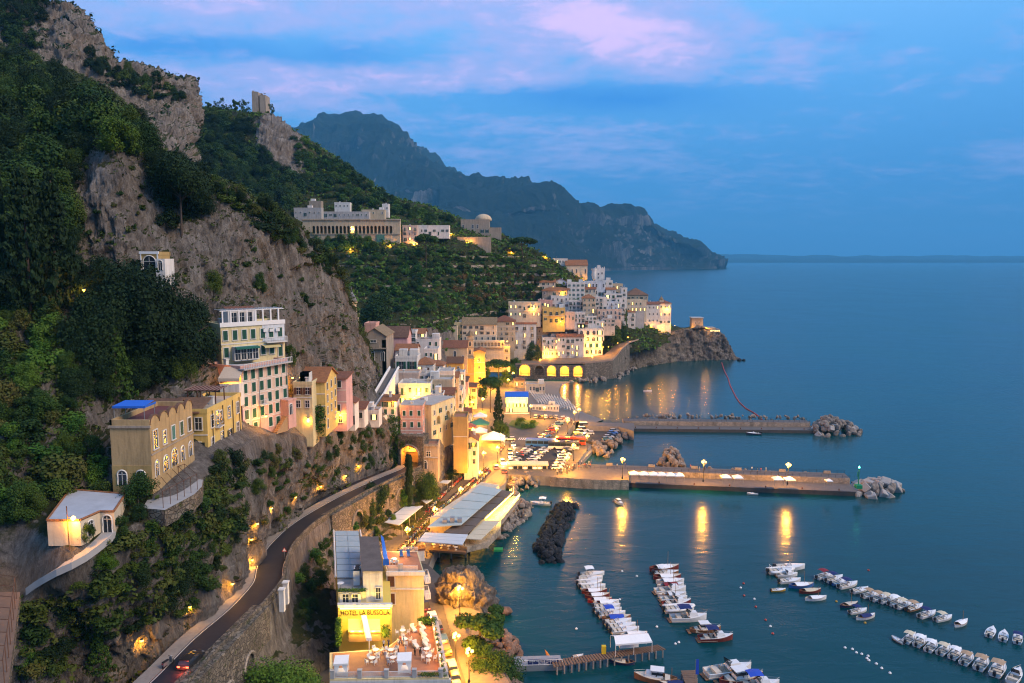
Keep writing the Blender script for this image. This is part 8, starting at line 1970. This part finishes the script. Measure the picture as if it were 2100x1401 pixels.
brow('the right hand mooring row',42,[(1867,1308,b,4.8,'white','cream'),(1889,1315,b,4.8,'white','white'),(1911,1325,b,4.8,'white','white'),(1937,1332,b,4.8,'white','cream'),(1961,1340,b,4.8,'white','white'),(1984,1351,b,5,'white','tan'),(2014,1360,b,5.6,'white','tan'),(2048,1372,b,6,'white','tan'),(2082,1388,c,6,'white',None)],'boats in the right hand mooring row')
boat('small grey dinghy beside the far end of the right hand row',1841,1311,110,'rib',2.8,'grey')
brow('the trio at the right edge',50,[(2032,1295,o,4.6,'white',None),(2058,1303,o,4.6,'white',None),(2087,1308,b,4.6,'white','navy')],'boats of the three at the right edge')
for a in (('wooden cabin cruiser at the bottom edge left of the small jetty',1344,1392,168,'cabin',7.5,'wood',None),('dark blue covered boat at the bottom edge beside the small jetty',1385,1404,175,'gozzo',5.5,'navy','navy'),('large white motor cruiser right of the small jetty',1494,1378,14,'cruiser',9,'white',None),('large wooden cabin boat in front of the white motor cruiser',1520,1394,14,'cabin',8.5,'maroon',None),('white cruiser with royal blue canopy at the bottom edge',1556,1408,8,'cruiser',7.5,'white','blue'),
          ('white motorboat with canopy alone off the restaurant',1108,1031,172,'bimini',6.2,'white','white'),('small white cabin boat facing the shore between breakwater and pier',1269,1029,-62,'cabin',4.6,'white',None),('small pale dinghy tied to the lamplit pier',1543,1010,170,'open',3.4,'white',None),('lone white boat in the bay off the beach',1328,799,5,'open',5,'white',None),('dark red boat tied under the wooden jetty',1276,1357,172,'gozzo',4.6,'navy',None),('white jet ski beside the wooden jetty',1185,1343,20,'open',2.2,'white',None),('small lit boat tied to the far stone pier',1545,887,176,'open',6,'navy',None)): boat(*a)
k = thing('floating_raft','small bright green floating raft beside the restaurant','raft',tuple(Pz(1022,1129,0))); MB().box(0,0,-.3,2.3,1.6,.8).build('deck',HULLC['green'],k)
ky = thing('kayak','orange kayak leaning at the foot of the wooden jetty','kayak',tuple(Pz(1125,1346,.6)),2.1); MB().lathe([(.02,-1.5),(.22,-.7),(.28,0),(.22,.7),(.02,1.5)],n=8).build('hull',mat('orange_hull',(.55,.19,.02),.5,.05,2),ky).rotation_euler = (0,PI / 2 - .5,0)
# ---- jetties, tent, banner, flag, beacon, buoys
def jetty(label,pts,z,legs,m=M_WOOD):
    t = thing('jetty',label,'jetty'); q = [Pz(x,y,z) for x,y in pts]; n = max(6,int((q[1] - q[0]).length / .55))
    for i in range(n):
        a,b,c_,d = q[0].lerp(q[1],i / n + .004),q[0].lerp(q[1],(i + 1) / n - .004),q[3].lerp(q[2],(i + 1) / n - .004),q[3].lerp(q[2],i / n + .004); MB().prism([tuple(p[:2]) for p in (a,b,c_,d)],z - .16,z).build('plank',m,t)
    for i in range(legs):
        for e in (q[0].lerp(q[1],(i + .5) / legs),q[3].lerp(q[2],(i + .5) / legs)): MB().tube([(e.x,e.y,-1.5),(e.x,e.y,z - .1)],.14,6).build('pile',M_CONC,t)
    return t
jetty('long wooden jetty on white piles with a white tent near the boats',[(1135,1368),(1366,1331),(1350,1322),(1130,1354)],1.6,16); jetty('short wooden jetty with a blue flag at the bottom edge',[(1432,1420),(1428,1374),(1396,1375),(1412,1420)],1.2,4)
cl = thing('club_platform','grey floating platform with a navy sailing club banner on its railing','platform',tuple(Pz(1056,1378,0)),.06); MB().box(4.3,1.6,-.5,8.6,3.2,1.6).build('deck',M_GREY,cl); rail(cl,(0,0,1.1),(8.6,0,1.1),1.0,8)
MB().box(5.1,.12,1.2,5.6,.06,1.0).build('banner',TOPC['navy'],cl); lettering(cl,'LEGA NAVALE ITALIANA',(2.6,.08,1.72),0,5.0,.26,M_WHITE); lettering(cl,'AMALFI',(4.3,.08,1.32),0,1.7,.26,M_WHITE)
tn = thing('tent','white gabled tent standing on the wooden jetty','tent',tuple(Pz(1262,1346,1.6)),.16); MB().poly([(0,0,2.3),(7,0,2.3),(6.8,1.6,3.0),(.2,1.6,3.0)]).poly([(.2,1.6,3.0),(6.8,1.6,3.0),(7,3.2,2.3),(0,3.2,2.3)]).box(3.5,0,2.0,7,.04,.3).build('roof_canvas',M_CANVAS,tn)
for x in (0,3.5,7):
    for y in (0,3.2): MB().tube([(x,y,0),(x,y,2.3)],.05,5).build('post',M_WHITE,tn)
MB().box(3.4,2.6,.1,3.6,.7,1.0).build('counter',M_CANVAS,tn)
yb = thing('life_ring_post','yellow box on the wooden jetty left of the tent','box',tuple(Pz(1238,1340,1.6))); MB().box(0,0,0,.8,.6,1.5).build('box',mat('bright_yellow',(.60,.42,.02),.6,.05,2),yb)
fl = thing('flag','tall blue feather flag at the end of the short jetty','flag',tuple(Pz(1426,1392,1.2))); MB().tube([(0,0,0),(0,0,3.6)],.03,4).build('pole',M_GREY,fl); MB().box(.3,0,.8,.55,.03,2.8,0,0,.8).build('cloth',TOPC['blue'],fl)
bcn = thing('harbour_beacon','green harbour beacon mast on the end of the lamplit pier','beacon',tuple(Pz(1760,1001,3.2))); M_GB = mat('beacon_green',(.01,.22,.10),.6,.05,2)
MB().box(0,0,0,1.8,1.8,1.1).build('base',M_GB,bcn); MB().tube([(0,0,1),(0,0,6.4)],.16,6).tube([(-.4,0,3.6),(-.4,0,5.2)],.1,5).build('mast',M_GB,bcn); MB().lathe([(.2,6.4),(.25,6.6),(.05,7)],n=7).build('light',mat('green_light',(.2,.9,.6),.4,0,1,emit=(.1,1,.6),es=12),bcn)
mb = MB(); mb.lathe([(.05,-.2),(.26,-.05),(.28,.1),(.1,.3),(.02,.34)],n=8); BUOY = {c_: mb.mesh('buoy',m_) for c_,m_ in (('white',M_WHITE),('red',HULLC['red']),('yellow',HULLC['yellow']))}
for col,pts in (('white',((1276,1172),(1306,1182),(1347,1286),(1182,1290),(1385,1321),(1392,1318),(1519,1206),(1547,1229),(1580,1285),(1271,1230))),('red',((1525,1197),(1526,1222),(1550,1245),(1570,1272),(1585,1300),(1781,1170))),('yellow',((1715,1234),(1774,1278)))):
    for x,y in pts: thing('buoy','small %s mooring buoy floating alone between the boat rows' % col,'buoy',tuple(Pz(x,y,0)),0,'%s mooring buoys' % col,BUOY[col])
for x,y in ((1733,1329),(1748,1332),(1756,1339),(1767,1342),(1780,1346),(1778,1351),(1782,1355),(1797,1362),(1808,1371),(1825,1381)): thing('buoy','white buoy in the string left of the right hand mooring row','buoy',tuple(Pz(x,y,0)),0,'string of white buoys',BUOY['white'])
fln = thing('float_line','long wavy line of red floats from the headland to the far pier','float line'); q = [Pz(x,y,.1) for x,y in ((1480,744),(1486,762),(1494,778),(1497,790),(1503,802),(1509,814),(1517,826),(1530,838),(1545,846),(1556,854),(1563,861))]; MB().tube(q,.35,5).build('rope',HULLC['red'],fln)
# beach parasols and the bunting
mb = MB(); mb.tube([(0,0,0),(0,0,2.2)],.05,4,1); mb.lathe([(.16,.9),(.14,1.6),(.03,2.3)],n=6); PARA = mb.mesh('parasol',[M_CANVAS,M_GREY]); mb = MB(); mb.box(0,0,.15,.7,1.8,.1); mb.box(0,.75,.25,.7,.35,.25); BED = mb.mesh('sunbed',mat('blue_grey_fabric',(.14,.22,.28),.8,.1,2))
for i in range(13):
    for j in range(9):
        a = Pz(1086 + 6.4 * i,818 + 1.0 * i,0).lerp(Pz(1104 + 6.6 * i,842 + .9 * i,0),j / 8); zb = max(.2,2.9 - (i / 13) * 1.6)
        thing('beach_parasol','closed white beach parasol in the rows on the grey beach','parasol',(a.x,a.y,zb),0,'closed parasols on the beach',PARA)
        if (i + j) % 2 == 0: thing('sunbed','blue grey sunbed among the closed parasols on the beach','sunbed',(a.x + .9,a.y,zb),1.2,'sunbeds on the beach',BED)
# traffic island and street paint
sheet('traffic_island',[(1042,872),(1050,862),(1085,862),(1106,866),(1098,877),(1070,881)],LZ + .14,M_GRASS)
leafy('clipped dark hedge on the traffic island',[Pz(1070 + 2.6 * (i % 10),872 + (i // 10) * 1.5,LZ + .4 + (i % 3) * .4) for i in range(30)],900,.22,M_GARDEN,r=.7); leafy('rounded lamplit bush on the traffic island, the left one',[Pz(1059 + 1.5 * (i % 5),868,LZ + .6 + .5 * (i // 5)) for i in range(15)],500,.2,M_BRIGHT,'bush',.8); leafy('rounded lamplit bush on the traffic island, the right one',[Pz(1090 + 1.5 * (i % 5),865,LZ + .6 + .5 * (i // 5)) for i in range(15)],500,.2,M_BRIGHT,'bush',.8)
leafy('rounded lamplit bush at the back of the traffic island',[Pz(1062 + 2.4 * (i % 6),861,LZ + .6 + .6 * (i // 6)) for i in range(18)],600,.2,M_BRIGHT,'bush',.9)
for i in range(9): x = 1062 + 4.2 * i; sheet('crossing_stripe',[(x,902 + .1 * i),(x + 2.2,902 + .1 * i),(x + 5.5,897.5 + .1 * i),(x + 3.3,897.5 + .1 * i)],LZ + .012,M_LINE)
# small things on the coast road
for k,(px,py) in enumerate(((579,1241),(587,1226))): gp = thing('gate_pillar','white stone gate pillar at the road edge above the hotel, the %s one' % ('nearer','farther')[k],'gate pillar',tuple(Pz(px,py,18.0))); MB().box(0,0,-1,.8,.8,3.6).build('shaft',WL['white'],gp); MB().box(0,0,2.6,1.0,1.0,.25).build('cap',WL['white'],gp)
sg = thing('road_sign','red edged triangular warning sign at the road bend','road sign',tuple(Pz(584,1147,17.6))); MB().tube([(0,0,0),(0,0,2.2)],.04,5).build('post',M_GREY,sg); mb = MB(); mb.v = [(-.5,-.06,1.5),(.5,-.06,1.5),(0,-.06,2.4),(-.33,-.08,1.6),(.33,-.08,1.6),(0,-.08,2.2)]; mb.face((0,1,2),0); mb.face((3,4,5),1); mb.build('plate',[HULLC['red'],M_WHITE],sg)
